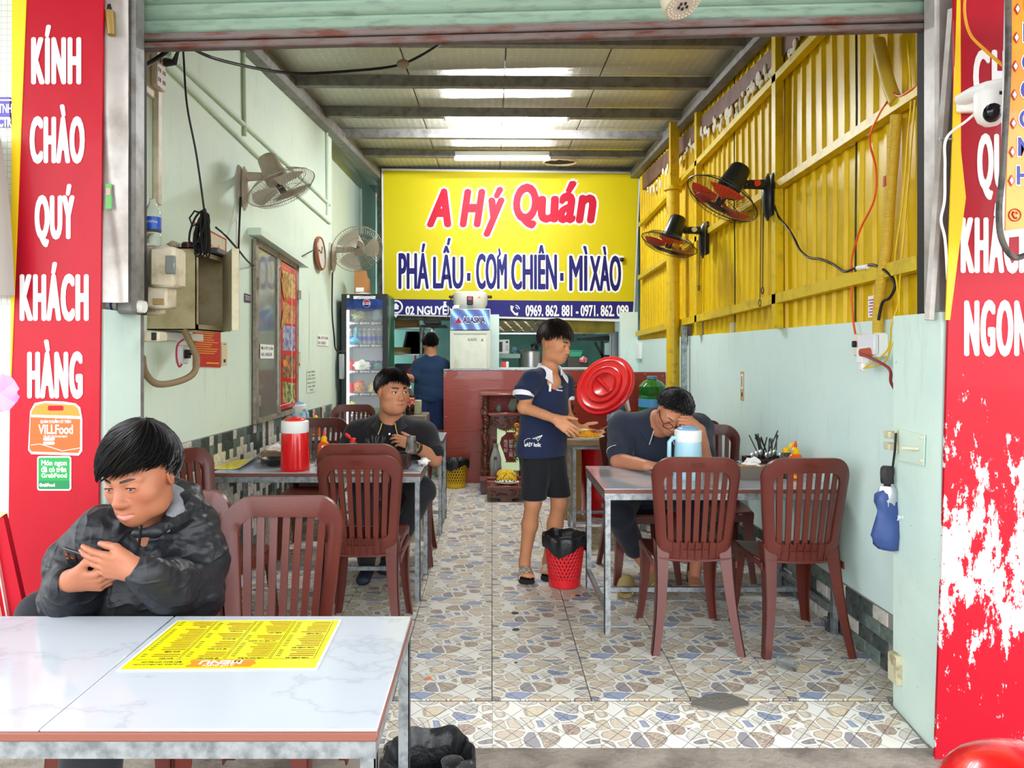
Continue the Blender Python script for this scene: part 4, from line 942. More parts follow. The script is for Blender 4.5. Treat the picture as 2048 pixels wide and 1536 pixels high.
# ================= wall fans =================
def fan(name, label, wallpt, hub, fdir, rad, body, cage, blade, basem, side, col_motor=None):
    """wallpt: base on wall; hub: motor front centre; fdir: direction the fan blows"""
    T = thing('wall_fan', label, 'fan', wallpt); w = Vector(wallpt); h = Vector(hub); d = Vector(fdir).normalized()
    nx = Vector((side, 0, 0))
    mb = MB()
    def base(u, v): a = 2*math.pi*u; return w+nx*(.012+.05*math.sqrt(max(0, 1-v*v*.9))*1.0)*1+Vector((0, math.cos(a)*.05*v, math.sin(a)*.15*v-.03))
    mb.sheet(base, 20, 6, .006, closeu=True); mb.rbox(w+Vector((-.012, -.045, -.15)), w+Vector((.014, .045, .12)), .01); part('wall_base', mb, basem, T, world=True)
    back = h-d*.20; j = w+nx*.17+Vector((0, 0, .05))
    mb = MB(); mb.tube([w+nx*.04+Vector((0, 0, .05)), j, back*.6+j*.4], [.032, .03, .024], 10, flat=.7); mb.ell(j, (.03, .035, .03), 10, 8); part('arm', mb, basem, T, world=True)
    Q = d.to_track_quat('Z', 'Y').to_matrix().to_4x4(); TM = Matrix.Translation(h) @ Q
    mb = MB(); mb.lathe([(.0, -.215), (.055, -.213), (.064, -.20), (.078, -.04), (.074, -.02), (.03, -.012)], 24, T=TM, capb=False); part('motor', mb, body, T, world=True)
    mb = MB(); mb.cyl(TM @ Vector((0, 0, .0)), TM @ Vector((0, 0, .055)), .028, .024, 14); part('hub', mb, BLACKP if blade is not cage else basem, T, world=True)
    for k in range(3):
        mb = MB()
        def bl(u, v):
            r = .03+(rad*.86-.03)*v; wd = (.55-.1*v)*(.35+1.0*min(1, v*2.2)); a = 2*math.pi*k/3+(u-.5)*wd*1.9+.25*v
            return TM @ Vector((r*math.cos(a), r*math.sin(a), .028+.022*(u-.5)*(1.6-v)))
        mb.sheet(bl, 7, 7, .003); part('blade', mb, blade, T, world=True, smooth=60)
    mb = MB(); n = 60
    for i in range(n):
        a = 2*math.pi*i/n; e = Vector((math.cos(a), math.sin(a), 0))
        mb.tube([TM @ (e*.05+Vector((0, 0, -.03))), TM @ (e*rad*.75+Vector((0, 0, -.022))), TM @ (e*rad+Vector((0, 0, .02))), TM @ (e*rad*.8+Vector((0, 0, .068))), TM @ (e*.04+Vector((0, 0, .08)))], .0013, 3, caps=False)
    for r, z, q in ((rad, .02, .0035), (rad*.62, .077, .0016), (rad*.8, -.018, .0016)): mb.tube([TM @ Vector((r*math.cos(a), r*math.sin(a), z)) for a in [i*math.pi/20 for i in range(40)]], q, 5, closed=True)
    mb.lathe([(.0, .079), (.042, .079), (.042, .083), (.0, .084)], 18, T=TM, capb=False, capt=False); part('guard', mb, cage, T, world=True, kind='stuff'); return T
BEIGE = M('aged_beige_plastic', 'c2b4a2', .38, var=(6, 'ab9c88', .45, .7)); CAGE_B = M('aged_cage_wire', 'a39a88', .4, .4); CAGE_K = M('dark_cage_wire', '1b1c1c', .4, .3); ORBL = M('orange_fan_blade', 'e8471b', .3); BEBL = M('pale_translucent_blade', 'd6d0c2', .3)
w1 = PL(480, 368, .0); f1w = fan('wall_fan', 'large beige wall fan high on the left wall, nearest the door', w1, P(560, 370, w1.y-.05), (.45, -.08, -.88), .235, BEIGE, CAGE_B, BEBL, BEIGE, 1)
w2 = PL(660, 510, .0); fan('wall_fan', 'beige wall fan on the left wall beside the shop sign', w2, P(714, 497, w2.y-.15), (.30, -.72, -.55), .24, BEIGE, CAGE_B, BEBL, BEIGE, 1)
BKM = M('black_fan_plastic', '1f2424', .3)
w3 = PR(1545, 385, 1.755); f3_ = fan('wall_fan', 'nearer black wall fan with orange blades on the yellow wall', w3, P(1447, 392, w3.y-.1), (-.52, -.06, -.80), .235, BKM, CAGE_K, ORBL, BKM, -1)
w4 = PR(1413, 473, 1.755); f4_ = fan('wall_fan', 'farther black wall fan with orange blades on the yellow wall', w4, P(1340, 483, w4.y-.1), (-.34, -.05, -.92), .23, BKM, CAGE_K, ORBL, BKM, -1)
for f_, q, c in ((f3_, w3, 'd8341c'), (f4_, w4, 'e8e8e0')):
    mb = MB(); a = q+Vector((-.11, -.03, .05)); mb.cyl(a, a+Vector((0, -.018, 0)), .020, n=14); part('speed_dial', mb, M('dial_'+c, c, .4), f_, world=True)
# wall clock seen edge on
CK = thing('wall_clock', 'round wall clock with brown rim seen nearly edge-on on the left wall', 'clock', PL(640, 507)); c = PL(640, 507, .02); TM = Matrix.Translation(c) @ Matrix.Rotation(R_(87), 4, 'Y')
mb = MB(); mb.lathe([(.0, -.018), (.145, -.018), (.155, -.008), (.155, .012), (.145, .022), (.136, .014)], 36, T=TM, capb=False, capt=False); part('rim', mb, M('brown_clock_rim', 'a05a3c', .4), CK, world=True)
mb = MB(); mb.lathe([(.0, .012), (.137, .012), (.137, .008)], 36, T=TM, capb=False, capt=False); part('dial', mb, M('clock_dial', 'd9d6cc', .3), CK, world=True)
mb = MB(); mb.bar(TM @ Vector((0, 0, .015)), TM @ Vector((-.07, .04, .015)), .006, .003); mb.bar(TM @ Vector((0, 0, .016)), TM @ Vector((-.02, -.1, .016)), .005, .003); part('hands', mb, BLACKINK, CK, world=True)
# ================= left wall fittings =================
def lw(Y, z, off=0.0): return Vector((leftx(Y)+off, Y, z))
def lpx(px, py, off=.0): return PL(px, py, off)
def lpanel(px4, off, th): pts = [lpx(x, y) for x, y in px4]; return MB().add([p+Vector((off, 0, 0)) for p in pts]+[p+Vector((off+th, 0, 0)) for p in pts], [(0,1,2,3), (4,7,6,5), (0,4,5,1), (1,5,6,2), (2,6,7,3), (3,7,4,0)])
def lfn(px4, off):                                        # bilinear frame on the left wall, a,b in 0..1 (a right, b up)
    q = [lpx(x, y) for x, y in px4]; return lambda a, b, d: q[3].lerp(q[2], a).lerp(q[0].lerp(q[1], a), b)+Vector((off+d, 0, 0))
# window with a glazed sash and a sash papered with a food poster
WF = M('weathered_window_frame', '9a9486', .55, .2, var=(18, '7d7464', .45, .65)); WGL = M('dusty_window_glass', '7d8277', .12, coat=.6, var=(2, '656c66', .4, .65, (1, 1, .5)))
win = struct('window_1', lpanel([(503, 478), (590, 530), (588, 824), (503, 848)], .002, .012), M('dark_window_recess', '4a4c46', .5))
for nm, ps in (('frame_rail', [(503, 478), (590, 530), (590, 541), (503, 490)]), ('frame_rail', [(503, 838), (588, 815), (588, 824), (503, 849)]), ('frame_stile', [(502, 478), (508, 481), (508, 847), (502, 849)]), ('frame_stile', [(546, 507), (553, 510), (553, 834), (546, 836)]), ('frame_stile', [(585, 527), (590, 530), (589, 823), (585, 824)])):
    part(nm, lpanel(ps, .012, .022), WF, win)
part('glass_pane', lpanel([(508, 490), (546, 513), (546, 826), (508, 836)], .018, .004), WGL, win)
mb = MB()
for y in (555, 790): mb.merge(lpanel([(505, y), (509, y+1), (509, y+22), (505, y+22)], .034, .012)); mb.merge(lpanel([(586, y+25), (592, y+26), (592, y+44), (586, y+44)], .034, .01))
part('hinges', mb, WF, win)
mb = MB(); q = [lpx(x, y) for x, y in ((496, 455), (597, 524))]; mb.add([q[0], q[1], q[1]+Vector((.09, 0, 0)), q[0]+Vector((.09, 0, 0))]+[v-Vector((0, 0, .05)) for v in (q[0], q[1], q[1]+Vector((.09, 0, 0)), q[0]+Vector((.09, 0, 0)))], [(0,1,2,3), (4,7,6,5), (0,4,5,1), (1,5,6,2), (2,6,7,3), (3,7,4,0)]); part('lintel', mb, PAINT_L, win)
FP = thing('food_poster', 'tall red poster of sandwich pictures on the window sash', 'poster', lpx(570, 680)); 
part('sheet', lpanel([(554, 522), (585, 541), (585, 810), (554, 820)], .030, .003), M('poster_red', 'cf2222', .3, coat=.3), FP, world=True)
FC = [('picture_a', '8a6a34', 'd9b46a'), ('picture_b', '9a5a30', 'd49a5a'), ('picture_c', '5d5f86', 'b9bcd0'), ('picture_d', '4b4640', 'c98a4a'), ('picture_e', '586e3e', 'c4c47a')]
for k, (y0, y1) in enumerate(((540, 598), (603, 648), (650, 702), (709, 757), (763, 806))):
    part('food_picture', lpanel([(557, y0), (582, y0+(11 if k < 2 else 4)), (582, y1), (557, y1+(-6 if k < 1 else -1))], .033, .001), M(FC[k][0], FC[k][1], .35, var=(22, FC[k][2], .4, .6)), FP, world=True)
    mb = MB(); c = lpx(570, (y0+y1)/2+4, .036)
    if k in (0, 1):
        for e in (-1, 0, 1): mb.ell((0, 0, 0), (.003, .026, .125 if e == 0 else .10), 10, 8, T=Matrix.Translation(c+Vector((0, .045*e, .02*e))) @ Matrix.Rotation(R_(28 if k == 0 else -30), 4, 'X'))
        part('printed_sandwich', mb, M('printed_bread', 'c98f4e', .5, var=(40, '6d7a32', .5, .6)), FP, world=True)
    if k == 3: mb.ell(c+Vector((0, 0, .04)), (.003, .06, .03), 14, 8); part('printed_bun', mb, M('printed_bun', 'd98a3c', .5), FP, world=True)
mb = MB(); pp = [(556, 536), (560, 531), (580, 543), (584, 550), (584, 800), (580, 806), (560, 812), (556, 808)]; mb.tube([lpx(x, y, .034) for x, y in pp], .0022, 4, closed=True); part('white_border', mb, WHITE_T, FP, world=True)
INK_R = M('red_ink', 'b5231f', .5); YINK = M('yellow_ink', 'e9c733', .5)
def notice(label, px4, mt, lines, ink, off=.003, bold=.02, name='paper_notice', T=None):
    T = thing(name, label, 'notice', lpx(*px4[3])); part('sheet', lpanel(px4, off, .002), mt, T, world=True)
    f = lfn(px4, off+.0022); mb = MB()
    for s, bx in lines:
        if s is None: mb.add([f(bx[0], bx[1], .0004), f(bx[2], bx[1], .0004), f(bx[2], bx[3], .0004), f(bx[0], bx[3], .0004)], [(0,1,2,3)])
        else: text(mb, s, bx, f, bold, .0005, res=1)
    part('print', mb, ink, T, world=True); return T
notice('white payment notice stuck on the window glass', [(513, 688), (540, 690), (540, 717), (513, 717)], PAPER, [('MB: A HÝ QUÁN', (.06, .58, .94, .9)), ('NO: 0345678', (.06, .15, .85, .42))], BLACKINK, .026)
notice('white payment notice on the mint wall left of the drinks fridge', [(634, 669), (656, 671), (656, 692), (634, 691)], PAPER, [('MB: A HÝ QUÁN', (.05, .55, .95, .92)), ('NO: 034567', (.05, .1, .75, .42))], BLACKINK)
notice('tall faint printed note on the wall below the payment notice', [(613, 740), (630, 738), (630, 783), (613, 786)], PAINT_L, [('BÁN TRÊN', (.1, .86, .9, .95)), ('CÁC ỨNG', (.1, .70, .9, .80)), ('DỤNG GIAO', (.05, .54, .95, .64)), ('HÀNG FOOD', (.05, .38, .95, .48)), ('XIN CẢM', (.1, .22, .9, .32)), ('ƠN', (.3, .06, .7, .16))], BLACKINK, bold=.01)
rl = [(None, (.06, .93-.062*k, .06+random.uniform(.55, .88), .945-.062*k)) for k in range(10)]+[(None, (.45, .1, .92, .13))]
notice('dark red notice with rows of yellow writing under the meter box', [(385, 660), (440, 664), (440, 735), (385, 733)], M('notice_red', 'bd2a22', .4), rl, YINK, name='red_notice')
rl2 = [(None, (.08, .86-.12*k, .9, .89-.12*k)) for k in range(5)]+[('TIÊU LỆNH', (.1, .9, .9, .98))]
notice('framed paper with red heading behind the cable coil', [(386, 443), (451, 478), (451, 585), (386, 590)], M('framed_paper', 'cfc4a8', .5), [('TIÊU LỆNH', (.35, .62, .97, .82)), (None, (.35, .4, .9, .43)), (None, (.35, .3, .9, .33)), (None, (.0, .97, 1, 1)), (None, (.965, 0, 1, 1))], INK_R, name='framed_notice')
BW = M('qr_black', '2b2822', .6)
def strip(label, px4): return notice(label, px4, M('cream_card', 'd8c9a0', .5), [(None, (.25, .9, .75, .93)), (None, (.3, .12, .7, .26))], BW, name='payment_card')
strip('cream payment card right of the dark red notice', [(442, 684), (453, 685), (453, 730), (442, 731)]); strip('narrow cream payment card on the wall right of the window', [(594, 703), (600, 704), (600, 735), (594, 735)])
notice('tiny dark sticker left of the window', [(488, 586), (500, 590), (500, 606), (488, 604)], M('sticker_slate', '4a3b5c', .5), [(None, (.1, .7, .9, .76)), (None, (.1, .5, .9, .56)), (None, (.1, .3, .9, .36))], PAPER, name='sticker')
# conduits and ridges
def conduit(label, pts, r, m=PAINT_L, off=.012, flat=1): mb = MB(); mb.tube([lpx(x, y, off) for x, y in pts], r, 8, flat=flat); return single('conduit', mb, m, label, 'conduit')
conduit('upper of two slanting mint conduits crossing the left wall', [(338, 108), (470, 232), (600, 352), (660, 410)], .014)
conduit('lower of two slanting mint conduits crossing the left wall', [(322, 122), (460, 258), (590, 385), (660, 446)], .014)
conduit('vertical mint conduit near the ceiling on the left wall', [(487, 60), (490, 272)], .013)
conduit('second vertical mint conduit on the left wall', [(653, 220), (655, 430)], .014); conduit('third vertical mint conduit near the shop sign', [(721, 305), (723, 468)], .013)
mb = MB(); a = lpx(309, 170); b = lpx(309, 410); mb.rbox((a.x, a.y-.025, b.z), (a.x+.03, a.y+.025, a.z), .006); single('cable_trunking', mb, M('beige_trunking', 'd3c8b0', .5, var=(8, 'b9ab8f', .45, .7)), 'vertical beige trunking below the wall socket at the left', 'trunking')
SK = thing('wall_socket', 'grimy socket board high on the left wall by the shutter', 'socket', lpx(303, 145)); a = lpx(298, 140)
mb = MB(); mb.rbox((a.x, a.y-.10, a.z-.14), (a.x+.02, a.y+.06, a.z+.14), .006); part('board', mb, CREAM, SK, world=True)
mb = MB(); mb.rbox((a.x+.02, a.y-.03, a.z-.09), (a.x+.055, a.y+.07, a.z+.08), .006); part('socket_block', mb, M('pinkish_plastic', 'd2c0b2', .5), SK, world=True)
mb = MB(); 
for i in range(2):
    for j in range(3): mb.box((a.x+.055, a.y-.015+.05*i, a.z-.06+.05*j), (a.x+.057, a.y-.009+.05*i, a.z-.04+.05*j)); mb.box((a.x+.055, a.y+.003+.05*i, a.z-.06+.05*j), (a.x+.057, a.y+.009+.05*i, a.z-.04+.05*j))
part('slots', mb, BLACKINK, SK, world=True)
mb = MB(); mb.tube([a+Vector((.06, .05, .06)), a+Vector((.11, .05, .06)), a+Vector((.14, .03, .12))], [.024, .018, .006], 10); part('plug', mb, BLACKP, SK, world=True)
# meter, cabinet
MT = thing('electric_meter', 'old cream electricity meter with a small window by the shutter', 'meter', P(315, 560, 3.0)); Ym = 3.02
mb = MB(); a = P(281, 600, Ym); b = P(302, 490, Ym); mb.rbox((a.x-.30, Ym+.02, a.z-.06), (b.x+.02, Ym+.10, b.z), .01); part('back_box', mb, CREAM, MT, world=True)
a = P(302, 575, Ym-.06); b = P(353, 494, Ym-.06); mb = MB(); mb.rbox((a.x, Ym-.08, a.z), (b.x, Ym+.04, b.z), .012); part('meter_head', mb, CREAM, MT, world=True)
a = P(294, 617, Ym-.04); b = P(336, 580, Ym-.04); mb = MB(); mb.rbox((a.x, Ym-.05, a.z), (b.x, Ym+.05, b.z+.02), .010); part('terminal_cover', mb, CREAM, MT, world=True)
a = P(331, 548, Ym-.083); b = P(350, 511, Ym-.083); mb = MB(); mb.rbox((a.x, Ym-.088, a.z), (b.x, Ym-.07, b.z), .004); part('meter_window', mb, M('meter_glass', '6f7670', .1, coat=.5), MT, world=True)
a = P(306, 610, Ym-.053); b = P(328, 597, Ym-.053); mb = MB(); mb.rbox((a.x, Ym-.056, a.z), (b.x, Ym-.04, b.z), .002); part('label_plate', mb, M('meter_label', 'a08455', .5), MT, world=True)
CB = thing('switch_cabinet', 'open cream steel switch cabinet with its door ajar on the left wall', 'cabinet', lpx(400, 660))
Yc = 3.66; xl = P(329, 0, Yc).x; xr = P(392, 0, Yc).x; zt_ = P(0, 495, Yc).z; zb = P(0, 660, Yc).z; yb = Yc+.40
mb = MB(); t_ = .006; xw = leftx(Yc)-.0
for lo, hi in (((xw-.02, Yc, zb), (xr, Yc+t_, zt_)), ((xw-.02, yb-t_, zb), (xr, yb, zt_)), ((xw-.02, Yc, zb), (xr, yb, zb+t_)), ((xw-.02, Yc, zt_-t_), (xr, yb, zt_))): mb.box(lo, hi)
mb.box((xr-.004, Yc, zb), (xr, Yc+.03, zt_)); mb.box((xr-.004, yb-.03, zb), (xr, yb, zt_)); mb.box((xr-.004, Yc, zb), (xr, yb, zb+.03)); mb.box((xr-.004, Yc, zt_-.03), (xr, yb, zt_)); part('cabinet_shell', mb, M('cream_steel_cabinet', 'bfb28d', .45, .1, var=(12, 'a8956a', .45, .72)), CB, world=True)
mb = MB(); mb.box((xw-.0, Yc+t_, zb+.01), (xw+.02, yb-t_, zt_-.01)); part('dark_interior', mb, M('cabinet_inside', '6d6552', .7), CB, world=True)
mb = MB(); d0 = Vector((xr+.004, yb-.01, 0)); dv = Vector((.045, -.075, 0)).normalized(); 
hx = Vector((xr, Yc+.36, 0)); e = hx+Vector((.17, -.33, 0)); mb.prism([(hx.x, hx.y), (e.x, e.y), (e.x+.012, e.y+.006), (hx.x+.012, hx.y+.006)], zb+.0, zt_, lambda a, b, d: (a, b, d)); mb.prism([(e.x, e.y), (e.x+.03, e.y+.014), (e.x+.03, e.y+.02), (e.x, e.y+.008)], zb, zt_, lambda a, b, d: (a, b, d)); part('cabinet_door', mb, M('cabinet_door_paint', 'cdc3a2', .45, .1, var=(14, 'b3a37c', .5, .75)), CB, world=True)
# junk on top of the cabinet
mb = MB(); crumple(mb, (P(348, 0, 3.74).x, Yc+.09, zt_+.022), (.04, .05, .026), 0, 3); single('cardboard_lump', mb, M('dusty_card', 'c8bda3', .8), 'dusty cream lump on top of the switch cabinet', 'box')
mb = MB(); xg_ = P(364, 0, 3.74).x; mb.rbox((xg_, Yc+.06, zt_), (xg_+.062, Yc+.12, zt_+.04), .010); mb.rbox((xg_+.034, Yc+.056, zt_+.004), (xg_+.044, Yc+.124, zt_+.037), .003, 1); single('power_tool_battery', mb, [BLACKP, M('magenta_plastic', 'b8325a', .4)], 'black gadget with a magenta band on top of the cabinet', 'gadget')
mb = MB(); mb.rbox((P(403, 0, 3.9).x, Yc+.2, zt_), (P(403, 0, 3.9).x+.1, Yc+.36, zt_+.03), .005); single('network_box', mb, M('dark_grey_plastic', '4b4b4f', .4), 'flat dark network box on top of the cabinet', 'network box')
# loops of black cable hanging above the cabinet
mb = MB(); top = P(409, 424, 3.62)
for k in range(13):
    a = random.uniform(-1, 1); w_ = .02+.05*abs(a); L = random.uniform(.17, .23); o = Vector((.05*a, random.uniform(-.03, .03), 0)); pts = []
    for i in range(15): u = 2*math.pi*i/14; pts.append(top+Vector((o.x*(.5-.5*math.cos(u))+w_*.45*math.sin(u), o.y, -L*(.5-.5*math.cos(u)))))
    mb.tube(pts, .0055, 6, closed=False)
pts = [top+Vector((-.005, 0, -.01)), top+Vector((-.05, 0, .005)), top+Vector((-.075, 0, -.03)), top+Vector((-.06, 0, -.07)), top+Vector((-.02, 0, -.05))]; mb.tube(pts, .005, 6); mb.ell(top, (.012, .012, .02), 10, 8)
single('cable_coil', mb, WIRE_K, 'bundle of looped black cable hanging above the cabinet', 'cable')
wire('cable', [P(362, 60, 3.4), P(367, 110, 3.5), P(374, 210, 3.55), P(393, 310, 3.6), P(409, 424, 3.62)], .0055, WIRE_K, 'thin black cable dropping to the cable coil')
wire('cable', [P(276, 137, 2.98), P(300, 126, 3.1), P(335, 100, 3.2), P(350, 70, 3.2)], .011, WIRE_K, 'short thick black cable at the top left of the opening')
wire('cable', [P(380, 95, 3.3), P(430, 117, 3.5), P(520, 138, 3.9), P(600, 147, 4.2), P(700, 142, 4.4), P(790, 132, 4.5), P(840, 112, 4.5), P(905, 72, 4.5)], .008, WIRE_K, 'black cable sagging across under the front of the ceiling')
mb = MB(); q = P(806, 128, 4.5); mb.ell(q, (.042, .026, .028), 14, 8); single('cable_joint_box', mb, M('tan_joint_box', 'a9957c', .6), 'tan oval joint on the black ceiling cable', 'joint box')
wire('cable', [P(432, 455, 3.75), P(450, 470, 3.9), P(475, 498, 4.2), P(505, 530, 5.0), P(545, 540, 5.45), P(580, 530, 5.8), P(605, 512, 6.1), P(628, 500, 6.3)], .006, WIRE_K, 'black cable drooping past the window to the clock')
wire('cable', [P(481, 395, 4.80), P(477, 500, 4.65), P(475, 560, 4.55), P(474, 610, 4.5), P(462, 658, 4.4), P(447, 655, 4.3), P(446, 630, 4.2)], .007, WIRE_K, 'black fan flex hanging below the near beige fan')
wire('pull_cord', [P(473, 440, 4.6), P(473, 520, 4.6), P(475, 615, 4.6)], .003, BEIGE, '', 'cord', parent=f1w); mb = MB(); mb.ell(P(475, 625, 4.6), (.012, .012, .03), 8, 6); part('cord_knob', mb, BEIGE, f1w, world=True)
wire('cable', [P(665, 545, 6.4), P(664, 620, 6.4), P(668, 670, 6.4), P(672, 700, 6.5), P(690, 702, 6.6)], .007, WIRE_K, 'black flex below the far beige fan running to the fridge')
wire('hose', [P(369, 662, 3.64), P(378, 680, 3.62), P(393, 715, 3.6), P(388, 745, 3.55), P(360, 762, 3.45), P(315, 768, 3.3), P(290, 745, 3.2), P(284, 715, 3.1)], .016, M('brown_conduit_hose', '8c7757', .6), 'brown flexible conduit looping under the cabinet', 'conduit hose', 8)
BX = thing('breaker_box', 'small white breaker box hanging below the cabinet', 'breaker', P(365, 710, 3.68)); a = P(357, 728, 3.68); b = P(372, 690, 3.68)
mb = MB(); mb.rbox((a.x, 3.64, a.z), (b.x, 3.72, b.z), .008); part('box', mb, M('grey_white_plastic', 'd4d3d3', .4), BX, world=True)
mb = MB(); c = P(376, 708, 3.66); mb.rbox(c-Vector((.012, .02, .022)), c+Vector((.008, .02, .022)), .003); mb.rbox(c+Vector((0, -.01, -.005)), c+Vector((.024, .0, .006)), .002); part('rocker', mb, BLACKP, BX, world=True)
wire('cable', [P(368, 678, 3.62), P(355, 690, 3.62), P(353, 715, 3.62), P(358, 733, 3.62), P(364, 728, 3.62)], .005, M('pink_red_wire', 'b23a55', .4), 'pink-red wire looping round the breaker box')
mb = MB(); a = P(286, 683, 3.0); b = P(318, 663, 3.0); mb.rbox((a.x-.2, 3.0, a.z), (b.x, 3.08, b.z), .006); mb.rbox((b.x-.03, 2.995, a.z+.005), (b.x-.01, 3.001, b.z-.004), .001, 1); single('junction_box', mb, [CREAM, BLACKP], 'cream junction box beside the left pillar edge', 'junction box')
mb = MB(); a = lpx(325, 680); b = lpx(395, 662); mb.rbox((leftx(3.9), 3.72, P(0, 680, 3.72).z), (leftx(3.9)+.06, 4.2, P(0, 664, 3.72).z), .004); single('cable_trunking', mb, M('white_trunking', 'd6d8ce', .5), 'short white trunking under the cabinet', 'trunking')
# empty water bottle on the meter
BT = thing('water_bottle', 'empty clear water bottle with a blue label on top of the meter', 'bottle', P(305, 492, 3.06)); s_ = 3.06/1450
mb = MB(); mb.lathe([(.028, 0), (.034, .006), (.035, .05), (.032, .055), (.035, .06), (.035, .13), (.033, .145), (.014, .18), (.013, .198), (.0115, .198)], 22); part('body', mb, CLEARP, BT)
mb = MB(); mb.lathe([(.0355, .068), (.0355, .12)], 22, capb=False, capt=False); part('blue_label', mb, M('bottle_blue', '1d53b4', .4), BT)
mb = MB(); text(mb, 'AQUAFINA', (-.75, .090, .75, .104), lambda a, b, d: Vector((.036*math.sin(a*1.1+.2), -.036*math.cos(a*1.1+.2), b)), .01, .0005, res=1); part('label_words', mb, WHITE_T, BT)
# rolled paper tube on the pillar
TBE = thing('paper_tube', 'rolled printed paper tube lying on top of the left pillar', 'tube', P(245, 615, 2.8)); a = P(204, 606, 2.80); b = P(290, 614, 2.80)
mb = MB(); n = (b-a).normalized(); 
mb.tube([a, b], .024, 18, caps=False); mb.tube([b-n*.05, b-n*.0005], .022, 18, caps=True); part('roll', mb, M('printed_vinyl_roll', 'dcdad2', .5, var=(45, '6a6f7c', .6, .64)), TBE, world=True)
mb = MB()
for f, r in ((.25, '2c3f8a'), (.75, '7da63a')): mb.tube([a.lerp(b, f), a.lerp(b, f+.06)], .0245, 18, caps=False, mi=0 if f < .5 else 1)
part('colour_bands', mb, [M('band_blue', '33428e', .5), M('band_green', '86a93c', .5)], TBE, world=True)
mb = MB(); a = P(212, 368, 2.655); b = P(224, 418, 2.655); mb.box((a.x, 2.652, b.z), (b.x, 2.655, a.z)); mb.box((a.x+.003, 2.650, b.z+.05), (b.x-.003, 2.652, b.z+.075), 1); single('small_sticker', mb, [M('sticker_leaf_green', '4f9a45', .4), M('sticker_rose', 'b98a8a', .4)], 'small green sticker on the grey sheet metal at the left', 'sticker')
mb = MB(); a = P(221, 35, 2.69); mb.tube([P(218, -5, 2.70), P(219, 22, 2.69), P(221, 30, 2.68)], .014, 8, mi=1); mb.tube([P(219, 24, 2.68), P(223, 70, 2.67)], [.018, .013], 10); single('hose_end', mb, [M('brass_hose', 'a08548', .4, .4), BLACKP], 'black hose with a brown end sticking out above the left pillar', 'hose')
# neighbour sign, grey panel, red leaning board, flower (left edge)
mb = MB(); a = P(-60, 253, 2.66); b = P(23, 196, 2.66); mb.box((a.x, 2.650, a.z), (b.x, 2.664, b.z)); NS = single('neighbour_sign', mb, M('violet_sign', '5b4fae', .4), 'violet neighbouring sign with white letters at the left edge', 'sign')
mb = MB(); fn2 = lambda a, b, d: Vector((a, 2.6495-d, b)); text(mb, 'TNH', pxbox(-3, 208, 24, 226, 2.65), fn2, .02, .001); text(mb, 'CTR', pxbox(-3, 234, 24, 254, 2.65), fn2, .05, .001); mb.box((P(-60, 202, 2.65).x, 2.648, P(0, 202, 2.65).z), (P(23, 200, 2.65).x, 2.65, P(0, 199, 2.65).z)); part('lettering', mb, WHITE_T, NS)
mb = MB(); mb.sheet(lambda u, v: P(-70+(80+14*v-20*(1-v)**3)*u+0, 262+330*v, 2.60-.05*math.sin(u*3.1)), 10, 14, .03); single('grey_seat_shell', mb, M('warm_grey_plastic', '9a938a', .45), 'grey curved plastic shell leaning on the tiled wall at the left edge', 'shell')
LB = thing('leaning_board', 'red framed board leaning in the bottom left corner', 'board', (P(10, 1225, 2.2).x, 2.2, -.04))
def strip3(x0t, x0b, wt, wb, m, nm, d): part(nm, MB().add([P(x0t, 1030, 2.2-d), P(x0t+wt, 1030, 2.2-d), P(x0b+wb, 1500, 2.2-d), P(x0b, 1500, 2.2-d)]+[P(x0t, 1030, 2.2-d)+Vector((0, .02, 0)), P(x0t+wt, 1030, 2.2-d)+Vector((0, .02, 0)), P(x0b+wb, 1500, 2.2-d)+Vector((0, .02, 0)), P(x0b, 1500, 2.2-d)+Vector((0, .02, 0))], [(0,1,2,3), (4,7,6,5), (0,4,5,1), (1,5,6,2), (2,6,7,3), (3,7,4,0)]), m, LB, world=True)
strip3(-70, 60, 76, 50, REDB, 'red_panel', 0); strip3(-24, 58, 3, 3, M('pink_trim', 'e8a5a0', .4), 'trim', .012); strip3(-60, 33, 8, 14, M('periwinkle_edge', '6f80d8', .4), 'blue_edge', .012); strip3(-44, 50, 2, 2, PAPER, 'white_line', .012)
mb = MB(); mb.sheet(lambda u, v: P(-40+56*u*(1-.3*v), 1022+14*v+2*u*(1-v), 2.19), 6, 3, .002); single('leaflet', mb, M('pale_yellow_paper', 'e3cb7a', .6), 'pale yellow leaflet on top of the leaning red board', 'leaflet')
mb = MB(); c = P(8, 785, 1.0)
for k in range(5):
    a = k*1.25; e = Vector((math.cos(a), -.25, math.sin(a)))
    mb.sheet(lambda u, v: c+e*(.026*v)+Vector((-math.sin(a), 0, math.cos(a)))*((u-.5)*.036*math.sin(.35+2.5*v))+Vector((0, -.006*math.sin(3*u), 0)), 6, 6, .0012)
FL = single('pink_blossom', mb, M('pink_petal', 'dd86dc', .6), 'pink blossom close to the camera at the left edge', 'flower', smooth=60)
part('stem', MB().tube([c, c+Vector((-.10, .01, -.02)), c+Vector((-.4, .02, -.2)), c+Vector((-.5, .05, -.85))], .002, 5), M('green_stem', '5f7a3c', .6), FL)

